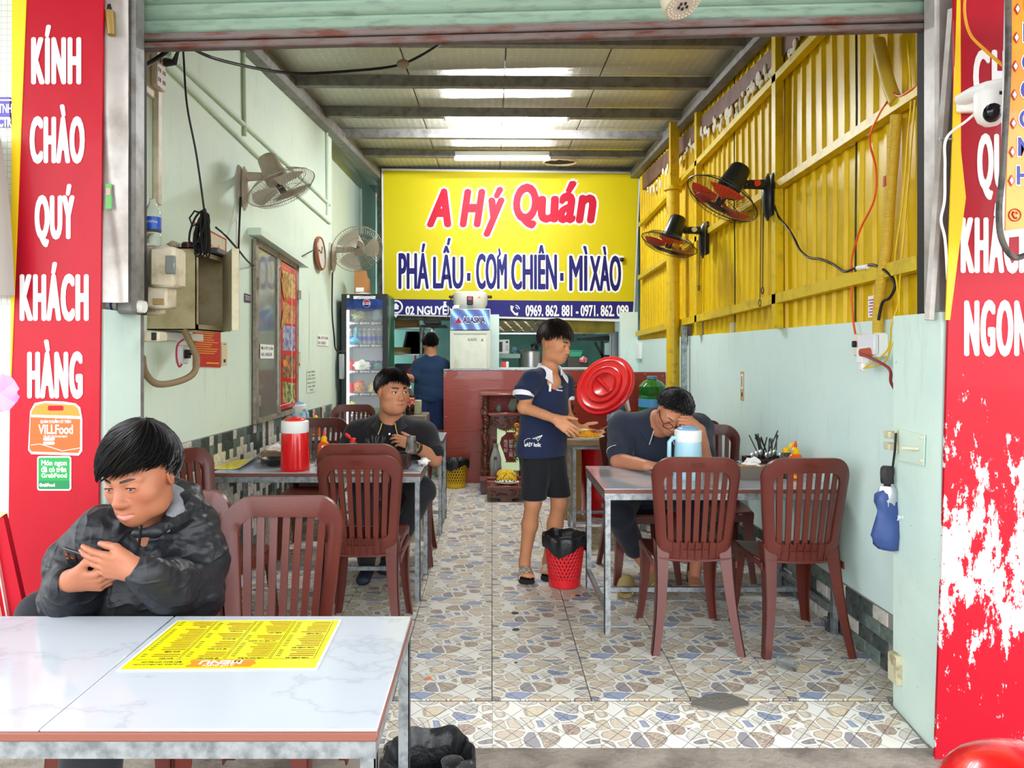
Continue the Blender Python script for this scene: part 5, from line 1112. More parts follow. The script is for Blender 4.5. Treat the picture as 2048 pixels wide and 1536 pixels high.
# ================= right wall fittings =================
SKR = thing('wall_socket', 'white socket box with breaker and plugs on the right wall', 'socket', PR(1755, 690)); a = PR(1755, 690)
mb = MB(); mb.rbox((1.745, a.y-.10, a.z-.055), (1.80, a.y+.11, a.z+.055), .006); part('box', mb, WHITEP, SKR, world=True)
mb = MB(); mb.rbox((1.735, a.y+.045, a.z-.05), (1.76, a.y+.10, a.z+.05), .004); part('breaker_cover', mb, M('ivory_plastic', 'e5ded2', .4), SKR, world=True)
mb = MB(); mb.rbox((1.715, a.y+.06, a.z-.01), (1.735, a.y+.075, a.z+.02), .003); part('rocker', mb, BLACKP, SKR, world=True)
mb = MB(); mb.rbox((1.73, a.y-.10, a.z-.045), (1.757, a.y+.03, a.z+.05), .004); part('socket_face', mb, M('bluish_white_plastic', 'dfe3ea', .35), SKR, world=True)
mb = MB(); mb.rbox((1.70, a.y-.05, a.z-.085), (1.735, a.y+.0, a.z-.01), .004); mb.rbox((1.705, a.y-.045, a.z-.12), (1.728, a.y-.01, a.z-.08), .006); part('white_plug', mb, WHITEP, SKR, world=True)
mb = MB(); mb.cyl((1.735, a.y-.06, a.z-.035), (1.69, a.y-.06, a.z-.035), .024, .018, 14); part('red_plug', mb, M('translucent_red_plug', 'd4694c', .2, trans=.3), SKR, world=True)
wire('cable', [Vector((1.69, a.y-.06, a.z-.04)), PR(1776, 735, 1.72), PR(1782, 765, 1.75), PR(1796, 788, 1.79)], .007, M('dark_red_cable', '8c3038', .4), 'dark red cable hanging from the plug on the right wall')
YW = M('yellow_wire', 'e4bf25', .4); OW = M('orange_red_wire', 'e2541b', .4)
wire('cable', [Vector((1.72, a.y-.05, a.z-.10)), PR(1775, 700, 1.74), PR(1783, 650, 1.74), PR(1797, 600, 1.76), PR(1790, 520, 1.76), PR(1806, 400, 1.76), PR(1815, 280, 1.76), PR(1822, 190, 1.76), PR(1815, 82, 1.76)], .004, YW, 'yellow wire running up the yellow wall from the white plug')
wire('cable', [Vector((1.71, a.y-.03, a.z-.11)), PR(1768, 725, 1.74), PR(1783, 690, 1.74), PR(1797, 660, 1.76), PR(1800, 560, 1.76), PR(1812, 420, 1.76), PR(1830, 200, 1.76)], .004, YW, 'second yellow wire beside the first on the yellow wall')
wire('cable', [PR(1735, 706, 1.73), PR(1712, 672, 1.76), PR(1703, 600, 1.76), PR(1705, 560, 1.76), PR(1703, 520, 1.76), PR(1720, 460, 1.76), PR(1748, 400, 1.76), PR(1752, 340, 1.76), PR(1740, 290, 1.76), PR(1742, 265, 1.75), PR(1760, 225, 1.75), PR(1778, 198, 1.75)], .005, OW, 'orange-red wire snaking down the yellow wall to the breaker')
wire('cable', [PR(1786, 185, 1.75), PR(1800, 192, 1.75), PR(1825, 178, 1.75), PR(1850, 158, 1.76)], .005, OW, 'orange wires crossing near the top of the yellow wall')
wire('cable', [PR(1548, 410, 1.74), PR(1558, 435, 1.77), PR(1575, 455, 1.77), PR(1590, 480, 1.77), PR(1600, 500, 1.77), PR(1618, 515, 1.77), PR(1640, 518, 1.77), PR(1665, 528, 1.77), PR(1688, 543, 1.76), PR(1710, 536, 1.75), PR(1745, 530, 1.75), PR(1775, 545, 1.75), PR(1790, 570, 1.76), PR(1780, 595, 1.76), PR(1765, 605, 1.76), PR(1757, 640, 1.76)], .007, WIRE_K, 'black fan flex running along the lower rail of the yellow wall')
mb = MB(); mb.cyl(PR(1716, 536, 1.745), PR(1735, 533, 1.745), .012, n=10); single('cable_connector', mb, WHITEP, 'white connector on the black flex along the lower rail', 'connector')
wire('flexible_conduit', [PR(1756, 668, 1.77), PR(1757, 620, 1.77), PR(1763, 560, 1.76), PR(1773, 500, 1.76), PR(1778, 420, 1.77), PR(1785, 330, 1.77), PR(1793, 230, 1.77)], .024, M('ribbed_yellow_conduit', 'cfa92e', .5, bump=(1, .8, (1, 1, 90))), 'ribbed yellow conduit climbing the yellow wall above the socket', 'conduit', 10)
wire('brace_pipe', [PR(1757, 82, 1.76), PR(1775, 160, 1.76), PR(1792, 205, 1.76)], .028, M('old_yellow_pipe', 'c2a233', .5), 'old yellow pipe slanting at the top of the yellow wall', 'pipe', 10)
mb = MB(); mb.cyl(PR(1780, 352, 1.77), PR(1779, 372, 1.77), .027, n=12); single('red_tape', mb, M('red_tape', 'b23a2a', .5), 'band of red tape on the ribbed yellow conduit', 'tape')
mb = MB(); q = PR(1744, 613, 1.775); mb.box((q.x, q.y-.04, q.z-.05), (q.x+.002, q.y+.035, q.z+.05)); SN_ = single('small_note', mb, PAPER, 'small white note with coloured print on the yellow wall', 'note')
mb = MB(); 
for k in range(6): mb.box((q.x-.001, q.y-.032, q.z-.042+k*.014), (q.x, q.y+.02+.008*(k % 2), q.z-.036+k*.014), k % 2)
part('print', mb, [M('violet_ink', '6a4a9a', .5), M('pink_ink', 'c0456a', .5)], SN_)
for x, y0, y1, fp in ((1400, 480, 570, f4_), (1527, 400, 575, f3_), (1522, 400, 600, f3_)):
    wire('pull_cord', [PR(x, y0, 1.75), PR(x-2, y1, 1.75)], .003, WIRE_K, '', 'cord', parent=fp); c = PR(x-2, y1+6, 1.75); mb = MB(); mb.tube([c+Vector((0, .02*math.cos(a), .022*math.sin(a))) for a in [i*math.pi/6 for i in range(12)]], .004, 5, closed=True); part('pull_ring', mb, BLACKP, fp, world=True)
# yellow drain pipe column
mb = MB(); c = P(1346, 0, 6.75); mb.cyl((c.x, c.y, 0), (c.x, c.y, P(0, 372, 6.75).z), .060, n=24); z = P(0, 378, 6.75).z
mb.lathe([(.06, -.02), (.085, -.012), (.085, .012), (.04, .02)], 20, (c.x, c.y, z)); mb.box((c.x-.03, c.y-.03, z), (c.x+.05, c.y+.03, roofz(6.75)-.1)); single('yellow_post', mb, M('chipped_yellow_pipe', 'd3b012', .45, var=(14, 'a8842a', .55, .7)), 'round yellow post standing floor to roof by the right wall', 'post')
mb = MB(); c = P(1368, 0, 6.6); mb.bar((c.x, c.y, .4), (c.x, c.y, P(0, 652, 6.6).z), .05, .03); single('steel_angle', mb, GALV, 'grey steel angle beside the round yellow post', 'angle bar')
mb = MB(); q = PR(1412, 664, 1.84); mb.lathe([(.035, 0), (.035, .13), (.03, .14), (.03, .18), (.028, .185)], 16, (q.x, q.y, 1.6)); mb.lathe([(.0355, .015), (.0355, .12)], 16, (q.x, q.y, 1.6), 1, capb=False, capt=False); single('spray_can', mb, [M('can_grey', '6f6a72', .4), M('can_lilac', 'b9a9c4', .4)], 'grey and lilac spray can on top of the right wall', 'can')
mb = MB(); q = PR(1466, 655, 1.83); mb.rbox((q.x-.02, q.y-.02, 1.6), (q.x+.02, q.y+.02, 1.68), .006); single('small_bottle', mb, M('cream_bottle', 'd8cfa0', .4), 'small cream bottle on top of the right wall', 'bottle')
mb = MB(); q = PR(1484, 772, 1.797); mb.box((q.x, q.y-.035, q.z-.105), (q.x+.003, q.y+.035, q.z+.105)); PC = single('payment_card', mb, M('gold_card', 'c4a877', .5), 'narrow gold payment card on the mint right wall', 'notice')
mb = MB(); mb.box((q.x-.001, q.y-.022, q.z-.02), (q.x, q.y+.022, q.z+.085), 0); mb.box((q.x-.002, q.y-.006, q.z-.005), (q.x-.001, q.y+.006, q.z+.07), 1); mb.ell((q.x, q.y, q.z-.06), (.002, .014, .018), 10, 6, 1); part('print', mb, [PAPER, BW], PC)
mb = MB(); q = PR(1279, 705, 1.79); mb.rbox((q.x-.03, q.y-.12, q.z-.08), (q.x+.01, q.y+.12, q.z+.12), .008); single('wall_socket', mb, WHITEP, 'peeling white socket on the far end of the right wall', 'socket')
# hasp plate and folded umbrella
HP = thing('hasp_plate', 'square painted hasp plate with a peg on the right pillar reveal', 'hasp', (1.655, 2.85, 1.05)); X = 1.655
hp = [PR(x, y, X) for x, y in ((1797, 858), (1851, 870), (1849, 931), (1797, 920))]; mb = MB(); mb.add([*hp]+[p+Vector((-.004, 0, 0)) for p in hp], [(0,1,2,3), (4,7,6,5), (0,4,5,1), (1,5,6,2), (2,6,7,3), (3,7,4,0)]); FLM = M('flaking_cream_metal', 'c9c4a5'); part('plate', mb, paint_mat('mint_plate', 'cfe2d4', 'bcd2c6', '8e7c55'), HP, world=True)
mb = MB(); mb.cyl(PR(1838, 898, 1.652), PR(1838, 898, 1.652)+Vector((-.05, .03, 0)), .007, .005, 10)
for x, y in ((1843, 875), (1843, 922)): mb.ell(PR(x, y, 1.65), .008, 8, 6)
part('peg', mb, FLM, HP, world=True)
mb = MB()
for y in (870, 893): q = PR(1790, y, 1.655); mb.rbox((q.x-.03, q.y-.01, q.z-.014), (q.x+.004, q.y+.035, q.z+.014), .003)
mb.cyl(PR(1792, 860, 1.64), PR(1792, 905, 1.64), .006, n=8); part('knuckles', mb, FLM, HP, world=True)
UB = thing('umbrella', 'folded navy umbrella with silver lining hanging by the right pillar', 'umbrella', P(1775, 1020, 2.98)); YU = 2.98
UN = M('navy_nylon', '31497f', .5, bump=(9, .5)); US = M('silver_lining', 'b9bcc2', .35, .5)
def um(rows, mt, nm, seed, squash=.6, n=20):
    mb = MB(); vs = []
    for (cx, y, hw) in rows:
        c = P(cx, y, YU); r = hw*YU/F
        for j in range(n):
            a = 2*math.pi*j/n; k = 1+.13*math.sin(3*a+y*.05+seed)+.08*math.sin(7*a-y*.09); vs.append(c+Vector((r*k*math.cos(a), r*k*squash*math.sin(a), 0)))
    m_ = len(rows); mb.add(vs, [(i*n+j, i*n+(j+1) % n, (i+1)*n+(j+1) % n, (i+1)*n+j) for i in range(m_-1) for j in range(n)]+[tuple(range(n)), tuple((m_-1)*n+j for j in range(n))]); part(nm, mb, mt, UB, world=True, smooth=60)
um([(1774, 932, 9), (1773, 936, 12), (1773, 945, 13), (1774, 960, 12), (1775, 967, 11)], M('black_rubber_grip', '1c1b1f', .5, bump=(260, .3)), 'handle', 0, .8)
um([(1775, 966, 7), (1775, 972, 6)], BLACKP, 'shaft', 0); um([(1776, 972, 14), (1778, 985, 20), (1777, 1000, 20), (1776, 1016, 17), (1777, 1022, 15)], US, 'silver_folds', 1)
um([(1776, 975, 10), (1768, 990, 19), (1770, 1004, 22), (1775, 1020, 21), (1774, 1028, 21), (1775, 1050, 25), (1774, 1070, 28), (1775, 1090, 25), (1780, 1099, 20), (1784, 1101, 6)], UN, 'canopy', 2)
mb = MB(); text(mb, 'JH', pxbox(1777, 1024, 1789, 1034, YU), fxz(YU-.062), .01, .001); part('printed_mark', mb, WHITE_T, UB, world=True)
mb = MB(); mb.tube([PR(1792, 866, 1.63), PR(1790, 900, 1.63), P(1784, 945, YU)], .005, 6, flat=.4); part('wrist_strap', mb, BLACKP, UB, world=True)
# red motor scooter fender tip in the bottom right corner
SF = thing('red_scooter_fairing', 'glossy red scooter fairing just peeking in at the bottom right', 'scooter', (P(2040, 1536, 1.6).x, 1.6, -.04))
mb = MB(); c = P(2080, 1650, 1.6); mb.ell(c, (.20, .22, .155), 24, 14); part('fairing', mb, RED_J, SF, world=True)
mb = MB(); c2 = P(2070, 1535, 1.68); mb.ell(c2, (.05, .06, .04), 14, 10); part('dark_cap', mb, M('slate_plastic', '4a505c', .3), SF, world=True)
mb = MB(); mb.lathe([(.05, 0), (.06, .02), (.05, .3), (.03, .42)], 12, (c.x, c.y, -.04)); part('lower_leg', mb, BLACKP, SF, world=True)
# ================= drinks fridge =================
PF = thing('drinks_fridge', 'tall black drinks fridge with lit glass door full of bottles and bags', 'fridge', (P(732, 0, 8.1).x, 8.1, 0)); Yf = 8.1; x0 = P(683, 0, Yf).x; x1 = P(775, 0, Yf).x; zt_ = P(0, 588, Yf).z
FK = M('fridge_black', '20262a', .25, coat=.3); FI = M('fridge_liner', 'dfe5ea', .4); FGN = M('fridge_side_print', '1f5a48', .35, var=(4, '6f8f62', .5, .62, (1, 1, .4)))
xg0 = P(693, 0, Yf).x; xg1 = P(765, 0, Yf).x
mb = MB(); mb.box((x0, Yf+.04, 0), (x0+.03, Yf+.55, zt_)); mb.box((x0+.03, Yf+.5, 0), (x1-.03, Yf+.55, zt_)); mb.box((x0+.03, Yf+.04, zt_-.05), (x1-.03, Yf+.5, zt_)); mb.box((x0+.03, Yf+.04, 0), (x1-.03, Yf+.5, .35)); mb.box((x1-.03, Yf+.04, 0), (x1, Yf+.55, zt_)); part('cabinet', mb, FK, PF, world=True)
mb = MB(); mb.box((x1, Yf+.06, .05), (x1+.004, Yf+.54, zt_-.02)); part('printed_side', mb, FGN, PF, world=True)
mb = MB(); mb.box((x0+.031, Yf+.49, .35), (x1-.031, Yf+.5, zt_-.05)); mb.box((x0+.03, Yf+.06, .35), (x0+.034, Yf+.49, zt_-.05)); mb.box((x1-.034, Yf+.06, .35), (x1-.03, Yf+.49, zt_-.05)); part('liner', mb, FI, PF, world=True)
mb = MB(); zb2 = .16; 
for lo, hi in (((x0, zb2), (xg0, zt_)), ((xg1, zb2), (x1, zt_)), ((xg0, P(0, 600, Yf).z), (xg1, zt_)), ((xg0, zb2), (xg1, .32))): mb.box((lo[0], Yf, lo[1]), (hi[0], Yf+.038, hi[1]))
part('door_frame', mb, FK, PF, world=True)
mb = MB(); mb.box((xg0, Yf+.012, .32), (xg1, Yf+.016, P(0, 617, Yf).z)); part('door_glass', mb, M('door_glass', 'ffffff', .02, alpha=.10), PF, world=True)
mb = MB(); mb.box((xg0, Yf-.002, P(0, 617, Yf).z), (xg1, Yf+.02, P(0, 599, Yf).z)); part('header_print', mb, M('header_blue', '1c3d8c', .3, var=(9, '16245a', .45, .6)), PF, world=True)
mb = MB(); c = P(733, 607, Yf-.006); T = Matrix.Translation(c) @ Matrix.Rotation(R_(90), 4, 'X'); mb.lathe([(.0, .0), (.044, 0), (.044, .003), (0, .003)], 24, T=T, capb=False, capt=False); 
for r in (.075, .105, .135): mb.tube([c+Vector((r*math.cos(a), .004, .62*r*math.sin(a))) for a in [i*math.pi/16 for i in range(32)]], .0035, 4, closed=True, mi=3)
slab(mb, [(c.x+.04*math.cos(a), c.z+.04*math.sin(a)) for a in [R_(20+140*i/10) for i in range(11)]], Yf-.006, .004, .002, 1); slab(mb, [(c.x+.04*math.cos(a), c.z+.04*math.sin(a)) for a in [R_(200+140*i/10) for i in range(11)]], Yf-.006, .004, .002, 2)
part('round_emblem', mb, [WHITE_T, RED_T, NAVY_T, M('ring_blue', '27499a', .4)], PF, world=True)
mb = MB(); text(mb, 'PEPSI', (c.x-.034, c.z-.007, c.x+.034, c.z+.009), fxz(Yf-.013), .03, .001, res=1); part('emblem_word', mb, NAVY_T, PF, world=True)
mb = MB(); mb.box((P(707, 0, Yf).x, Yf-.003, P(0, 598, Yf).z), (P(751, 0, Yf).x, Yf, P(0, 592, Yf).z)); mb.box((P(694, 0, Yf).x, Yf-.003, P(0, 596, Yf).z), (P(699, 0, Yf).x, Yf, P(0, 590, Yf).z)); part('top_sticker', mb, PAPER, PF, world=True)
mb = MB(); mb.rbox((x0-.02, Yf-.05, P(0, 758, Yf).z), (x0+.035, Yf, P(0, 708, Yf).z), .008); part('door_handle', mb, M('grey_handle', 'a5a9ac', .4), PF, world=True)
mb = MB(); mb.box((xg0+.004, Yf+.045, .4), (xg0+.02, Yf+.055, P(0, 620, Yf).z)); part('light_strip', mb, M('fridge_light', 'ffffff', .4, emis=('f4faff', 9)), PF, world=True)
shelf_px = (648, 693, 745, 790, 832); SHG = M('shelf_front_grey', '4d545c', .4); zs = []
for k, y in enumerate(shelf_px):
    z = P(0, y-3, Yf+.1).z; zs.append(z); mb = MB(); mb.box((x0+.035, Yf+.1, z-.006), (x1-.035, Yf+.47, z), 0); mb.box((x0+.035, Yf+.095, z-.03), (x1-.035, Yf+.1, z+.012), 1); sh_ = part('shelf', mb, [FI, SHG], PF, world=True)
    mw = MB()
    for i in range(3): a = x0+.06+i*.13; text(mw, 'PEPSI', (a+.03, z-.017, a+.105, z-.001), fxz(Yf+.094), .02, .001, res=1); mw.tube([Vector((a+.012+.010*math.cos(q), Yf+.094, z-.009+.010*math.sin(q))) for q in [j*math.pi/5 for j in range(10)]], .003, 4, closed=True)
    part('shelf_words', mw, WHITE_T, sh_, world=True)
WB = M('clear_bottle_water', 'cfdde6', .1, trans=.6, ior=1.2); BLB = M('bottle_blue', '1d53b4')
for i in range(8):
    x = x0+.062+i*.054; T = thing('water_bottle', 'blue labelled water bottle on the second fridge shelf', 'bottle', (x, Yf+.19, zs[1]), group='water bottles in the drinks fridge')
    part('body', MB().lathe([(.024, 0), (.026, .01), (.026, .12), (.012, .16), (.012, .18)], 12), WB, T); part('label', MB().lathe([(.0265, .05), (.0265, .10)], 12, capb=False, capt=False), M('bottle_purple_blue', '3247a8', .4), T); part('cap', MB().lathe([(.013, .172), (.013, .186)], 10), WHITEP, T)
def can(x, y, z, m, lab, grp, h=.115, r=.032): mb = MB(); mb.lathe([(r*.85, 0), (r, .008), (r, h-.012), (r*.8, h)], 14, (x, y, z)); single('drink_can', mb, m, lab, 'can', grp)
CR = M('can_red', 'c6202c', .3); CBL = M('can_blue', '2a3f9c', .3); CG = M('can_green', '1c8a45', .3)
for i in range(2): can(x0+.06+i*.066, Yf+.18, zs[2], CR, 'red can on the third fridge shelf', 'red cans on the third shelf')
for i in range(4): can(x0+.24+i*.066, Yf+.26, zs[2], CBL, 'blue can at the back of the third fridge shelf', 'blue cans on the third shelf')
for i in range(3): can(x0+.06+i*.066, Yf+.18, zs[3], CR, 'red can on the fourth fridge shelf', 'red cans on the fourth shelf')
for i in range(4): can(x0+.17+i*.068, Yf+.2, zs[4], CG, 'green can on the lowest visible fridge shelf', 'green cans on the lowest shelf', .07)
def blob(name, c, r, m, lab, cat, seed, kind=None): mb = MB(); crumple(mb, c, r, 0, seed, 18, 12); return single(name, mb, m, lab, cat, None, 60, kind)
blob('herb_bag', (x0+.16, Yf+.2, zs[0]+.075), (.12, .07, .07), M('pale_greens', 'c3cba0', .6, var=(60, '7d8f5a', .45, .6)), 'bag of pale shredded greens on the top fridge shelf', 'bag', 1); blob('plastic_bag', (x0+.37, Yf+.2, zs[0]+.08), (.075, .06, .08), M('sheer_blue_bag', '9cc6dc', .15, trans=.3), 'sheer blue bag on the top fridge shelf', 'bag', 8)
mb = MB(); crumple(mb, (x0+.12, Yf+.13, zs[1]+.05), (.09, .03, .045), 0, 4, 16, 10); mb.tube([(x0+.13, Yf+.13, zs[1]+.08), (x0+.14, Yf+.13, zs[1]+.13), (x0+.15, Yf+.13, zs[1]+.20)], [.02, .012, .022], 8); single('knotted_bag', mb, M('turquoise_bag', '35a5c4', .25, trans=.15), 'knotted turquoise bag in front of the fridge water bottles', 'bag', smooth=60)
blob('vegetable_bag', (x0+.2, Yf+.14, zs[2]+.06), (.12, .035, .065), M('clear_greens_bag', 'cfd8c0', .2, var=(14, 'f2f2ee', .45, .6)), 'clear bag of greens on the third fridge shelf', 'bag', 6); blob('cabbage_bag', (x0+.385, Yf+.15, zs[2]+.05), (.065, .04, .05), M('teal_bag', '58a8a0', .3), 'teal bag at the right of the third fridge shelf', 'bag', 7)
mb = MB(); mb.lathe([(.05, 0), (.06, .02), (.06, .1), (.045, .125)], 18, (x0+.17, Yf+.18, zs[3])); mb.lathe([(.05, .12), (.05, .14)], 18, (x0+.17, Yf+.18, zs[3]), 1); single('spice_jar', mb, [M('chilli_flakes', 'a04a2a', .6, var=(70, 'd9a86a', .45, .55)), RCAP], 'jar of red chilli flakes on the fourth fridge shelf', 'jar')
blob('noodle_bag', (x0+.31, Yf+.2, zs[3]+.07), (.07, .05, .07), M('pale_noodles', 'dfd79a', .5, bump=(60, .6)), 'round bag of yellow noodles on the fourth fridge shelf', 'bag', 9); blob('lime', (x0+.09, Yf+.15, zs[4]+.11), (.035, .035, .045), M('lime_yellow', 'b3b83a', .4), 'yellow-green lemon on the lowest fridge shelf', 'fruit', 3)
mb = MB(); mb.lathe([(.075, 0), (.075, .075), (.07, .075)], 20, (x0+.115, Yf+.19, zs[4])); single('steel_tub', mb, SPOON, 'steel tub on the lowest fridge shelf', 'tub')
mb = MB(); a = P(710, 580, 8.35); mb.rbox((a.x, 8.3, zt_), (a.x+.155, 8.45, P(0, 556, 8.35).z), .004); mb.prism([(a.x, P(0, 556, 8.35).z), (a.x+.13, P(0, 556, 8.35).z), (a.x+.12, P(0, 541, 8.35).z), (a.x, P(0, 541, 8.35).z)], 8.31, 8.44, lambda p, q, d: (p, d, q)); mb.box((a.x+.02, 8.297, zt_+.04), (a.x+.11, 8.3, zt_+.09), 1); single('cardboard_carton', mb, [M('carton_brown', 'b07a48', .7), PAPER], 'small brown cardboard carton on top of the drinks fridge', 'carton')
mb = MB(); mb.sheet(lambda u, v: Vector((P(702, 0, 8.2).x+.24*u, 8.14+.12*v, zt_+.006+.02*math.sin(u*3)*v)), 8, 4, .004); single('loose_papers', mb, PAPER, 'loose white papers lying on top of the drinks fridge', 'paper')
# ================= glass freezer with the banner top =================
AF = thing('upright_freezer', 'white glass door fridge with a blue wave header behind the counter', 'fridge', (P(940, 0, 8.2).x, 8.2, 0)); Ya = 8.2; x0 = P(900, 0, Ya).x; x1 = P(981, 0, Ya).x; zt_ = P(0, 617, Ya).z
AW = M('grey_white_enamel', 'c6cabd', .35); zd = P(0, 661, Ya).z; zg = P(0, 668, Ya).z
mb = MB(); mb.rbox((x0, Ya+.03, 0), (x1, Ya+.5, zt_), .01); part('cabinet', mb, AW, AF, world=True)
mb = MB(); 
for lo, hi in (((x0, .2), (x0+.045, zd)), ((x1-.045, .2), (x1, zd)), ((x0+.045, zg), (x1-.045, zd)), ((x0+.045, .2), (x1-.045, .3))): mb.rbox((lo[0], Ya, lo[1]), (hi[0], Ya+.03, hi[1]), .004)
part('door_frame', mb, AW, AF, world=True)
mb = MB(); mb.box((x0+.045, Ya+.012, .3), (x1-.045, Ya+.018, zg)); part('door_glass', mb, M('frosted_fridge_glass', 'a9b097', .15, coat=.5, var=(3, 'c4c8ae', .4, .65, (1, 1, .6))), AF, world=True)
def waves():
    m = M('blue_wave_print', '2a62b8', .3, coat=.3); t = NT(m); w = t.new('ShaderNodeTexWave', i_Scale=2.2, i_Distortion=3.0, i_Detail=1); mp = t.new('ShaderNodeMapping'); mp.inputs['Rotation'].default_value = (0, R_(35), 0); t.l(t.coord(), mp.inputs[0]); t.l(mp.outputs[0], w.inputs['Vector'])
    t.l(t.ramp(w.outputs['Fac'], [(0, lin('1c2f86')), (.55, lin('2458ad')), (.8, lin('4a93cf')), (.97, lin('9fcbe8'))]), t.n['Principled BSDF'].inputs['Base Color']); return m
mb = MB(); mb.rbox((x0+.01, Ya-.01, P(0, 660, Ya).z), (x1-.01, Ya+.03, P(0, 619, Ya).z), .004); part('header_print', mb, waves(), AF, world=True)
mb = MB(); text(mb, 'ALASKA', pxbox(925, 634, 971, 646, Ya-.01), fxz(Ya-.0115), .04, .001); part('header_word', mb, M('deep_navy_print', '1b1f5c', .4), AF, world=True)
mb = MB(); text(mb, 'ALASKA', pxbox(924, 632.5, 972, 647.5, Ya-.01), fxz(Ya-.0105), .075, .0008); part('header_outline', mb, WHITE_T, AF, world=True)
mb = MB(); slab(mb, pxpoly([(911, 646), (923, 646), (917, 634)], Ya-.01), Ya-.01, .001, .002); part('header_triangle', mb, RED_T, AF, world=True)
mb = MB(); text(mb, 'ALASKA', pxbox(935, 676, 954, 682, Ya), fxz(Ya+.012), .03, .001, res=1); slab(mb, pxpoly([(962, 682), (967, 682), (964.5, 676)], Ya), Ya+.012, .0, .002); part('glass_mark', mb, M('olive_print', '5a6a2a', .4), AF, world=True)
CK_ = thing('rice_cooker', 'white round rice cooker with black handles on top of the blue wave fridge', 'cooker', (P(941, 0, 8.4).x, 8.4, zt_)); mb = MB(); mb.lathe([(.15, 0), (.165, .01), (.195, .06), (.202, .15), (.196, .185), (.17, .2), (.05, .206)], 32); part('body', mb, M('cooker_white', 'd6d5c8', .3), CK_)
mb = MB(); 
for s in (-1, 1): mb = MB(); mb.rbox((s*.19 if s > 0 else -.25, -.035, .13), (.25 if s > 0 else -.19, .035, .16), .008); part('handle', mb, BLACKP, CK_)
mb = MB(); mb.rbox((-.035, -.21, .04), (.035, -.19, .14), .008); part('control_panel', mb, BLACKP, CK_); mb = MB(); mb.rbox((-.026, -.214, .09), (.026, -.205, .135), .004); mb.rbox((-.02, -.2155, .1), (.02, -.212, .112), .001, 1); part('display', mb, [M('red_display', 'c02a2c', .3), M('blue_display', '3a6fb8', .3)], CK_)
mb = MB(); text(mb, 'RiCE', (.08, .12, .115, .135), lambda a, b, d: Vector((a, -.178-d, b)), .02, .001, res=1); part('side_mark', mb, INK_R, CK_)
mb = MB(); a = P(908, 617, 8.25); mb.rbox((a.x, 8.22, zt_), (a.x+.06, 8.28, zt_+.04), .004); single('white_adapter', mb, WHITEP, 'little white adapter beside the rice cooker', 'adapter')
wire('cable', [P(907, 590, 8.4), P(899, 605, 8.35), P(898, 625, 8.3), P(892, 640, 8.25), P(888, 636, 8.3)], .006, WIRE_K, 'black cord hanging from the rice cooker')
# ================= wooden counter partition =================
WOOD = M('red_brown_laminate', '8a2f22', .28, coat=.3); t = NT(WOOD); n_ = t.noise(t.coord((1.2, 1, 16)), 3, 6, .65); t.l(t.ramp(n_, [(.3, lin('6f2219')), (.5, lin('96382a')), (.72, lin('7f2b20'))]), t.n['Principled BSDF'].inputs['Base Color'])
YC_ = 8.05; CT = thing('counter_front', 'red-brown laminate counter partition behind the altar', 'counter', (.65, YC_, 0)); xa = P(887, 0, YC_).x; xb = 1.795; zc = P(0, 741, YC_).z
for xl_, xr_, yy, zz_ in ((xa, 1.2, YC_, zc), (.98, xb, 7.5, P(0, 744, 7.5).z)): mb = MB(); mb.rbox((xl_, yy, .0), (xr_, yy+.02, zz_), .002); part('laminate_panel', mb, WOOD, CT, world=True)
mb = MB(); mb.rbox((xa, YC_-.005, zc), (1.2, YC_+.05, zc+.018), .003); part('metal_trim', mb, GALV, CT, world=True)
mb = MB(); mb.box((xa+.02, YC_+.02, .0), (xa+.06, YC_+.09, zc-.05)); mb.box((1.12, YC_+.02, 0), (1.16, YC_+.09, zc-.05)); mb.box((1.1, 7.52, zc-.09), (1.14, YC_+.02, zc-.05)); part('back_frame', mb, GREYSTEEL, CT, world=True)
mb = MB()
for x, y in ((892, 746), (892, 833), (1290, 748), (1325, 752)): q = P(x, y, YC_-.003 if x < 1200 else 7.497); mb.cyl(q, q+Vector((0, .006, 0)), .007, n=8)
part('screws', mb, GALV, CT, world=True)
# ================= kitchen contents =================
STEEL = M('brushed_steel', 'a9abad', .3, .95); CARD = M('brown_cardboard', 'b08a55', .8); BAMB = M('bamboo', 'b08d50', .6)
RK = thing('kitchen_rack', 'steel storage rack in the dark kitchen doorway', 'rack', (P(800, 0, 9.6).x, 9.6, 0)); mb = MB(); xa_ = P(770, 0, 9.6).x; xb_ = P(850, 0, 9.6).x
for z in (.6, 1.05, 1.43, 1.78): mb = MB(); mb.box((xa_, 9.6, z-.015), (xb_+.1, 10.0, z)); part('shelf', mb, STEEL, RK, world=True)
mb = MB()
for x in (xa_, xb_+.08): 
    for y in (9.6, 9.98): mb.box((x, y, 0), (x+.02, y+.02, 2.2))
part('uprights', mb, STEEL, RK, world=True)
def prop(name, lo, hi, m, lab, cat, r=.008): mb = MB(); mb.rbox(lo, hi, r); return single(name, mb, m, lab, cat)
z = 1.783; prop('cardboard_carton', (P(789, 0, 9.65).x, 9.65, z), (P(835, 0, 9.65).x, 9.95, z+.11), CARD, 'flat brown carton on the top shelf of the kitchen rack', 'carton')
mb = MB(); 
for k in range(2): mb.lathe([(.16, k*.045), (.165, k*.045+.004), (.165, k*.045+.038), (.155, k*.045+.042)], 24, (P(800, 0, 9.8).x, 9.8, 1.433))
single('bamboo_steamer', mb, BAMB, 'stacked bamboo steamer trays on the kitchen rack', 'steamer'); 
for k in range(6): 
    mb = MB(); a = P(815+k*4, 680, 9.75); mb.bar((a.x, 9.75, 1.435), (a.x+.06, 9.75, 1.72), .012, .16, up=(1, 0, 0)); single('tray', mb, M('dark_tray', '22262a', .3), 'dark tray leaning on edge in the kitchen rack', 'tray', 'dark trays in the kitchen rack')
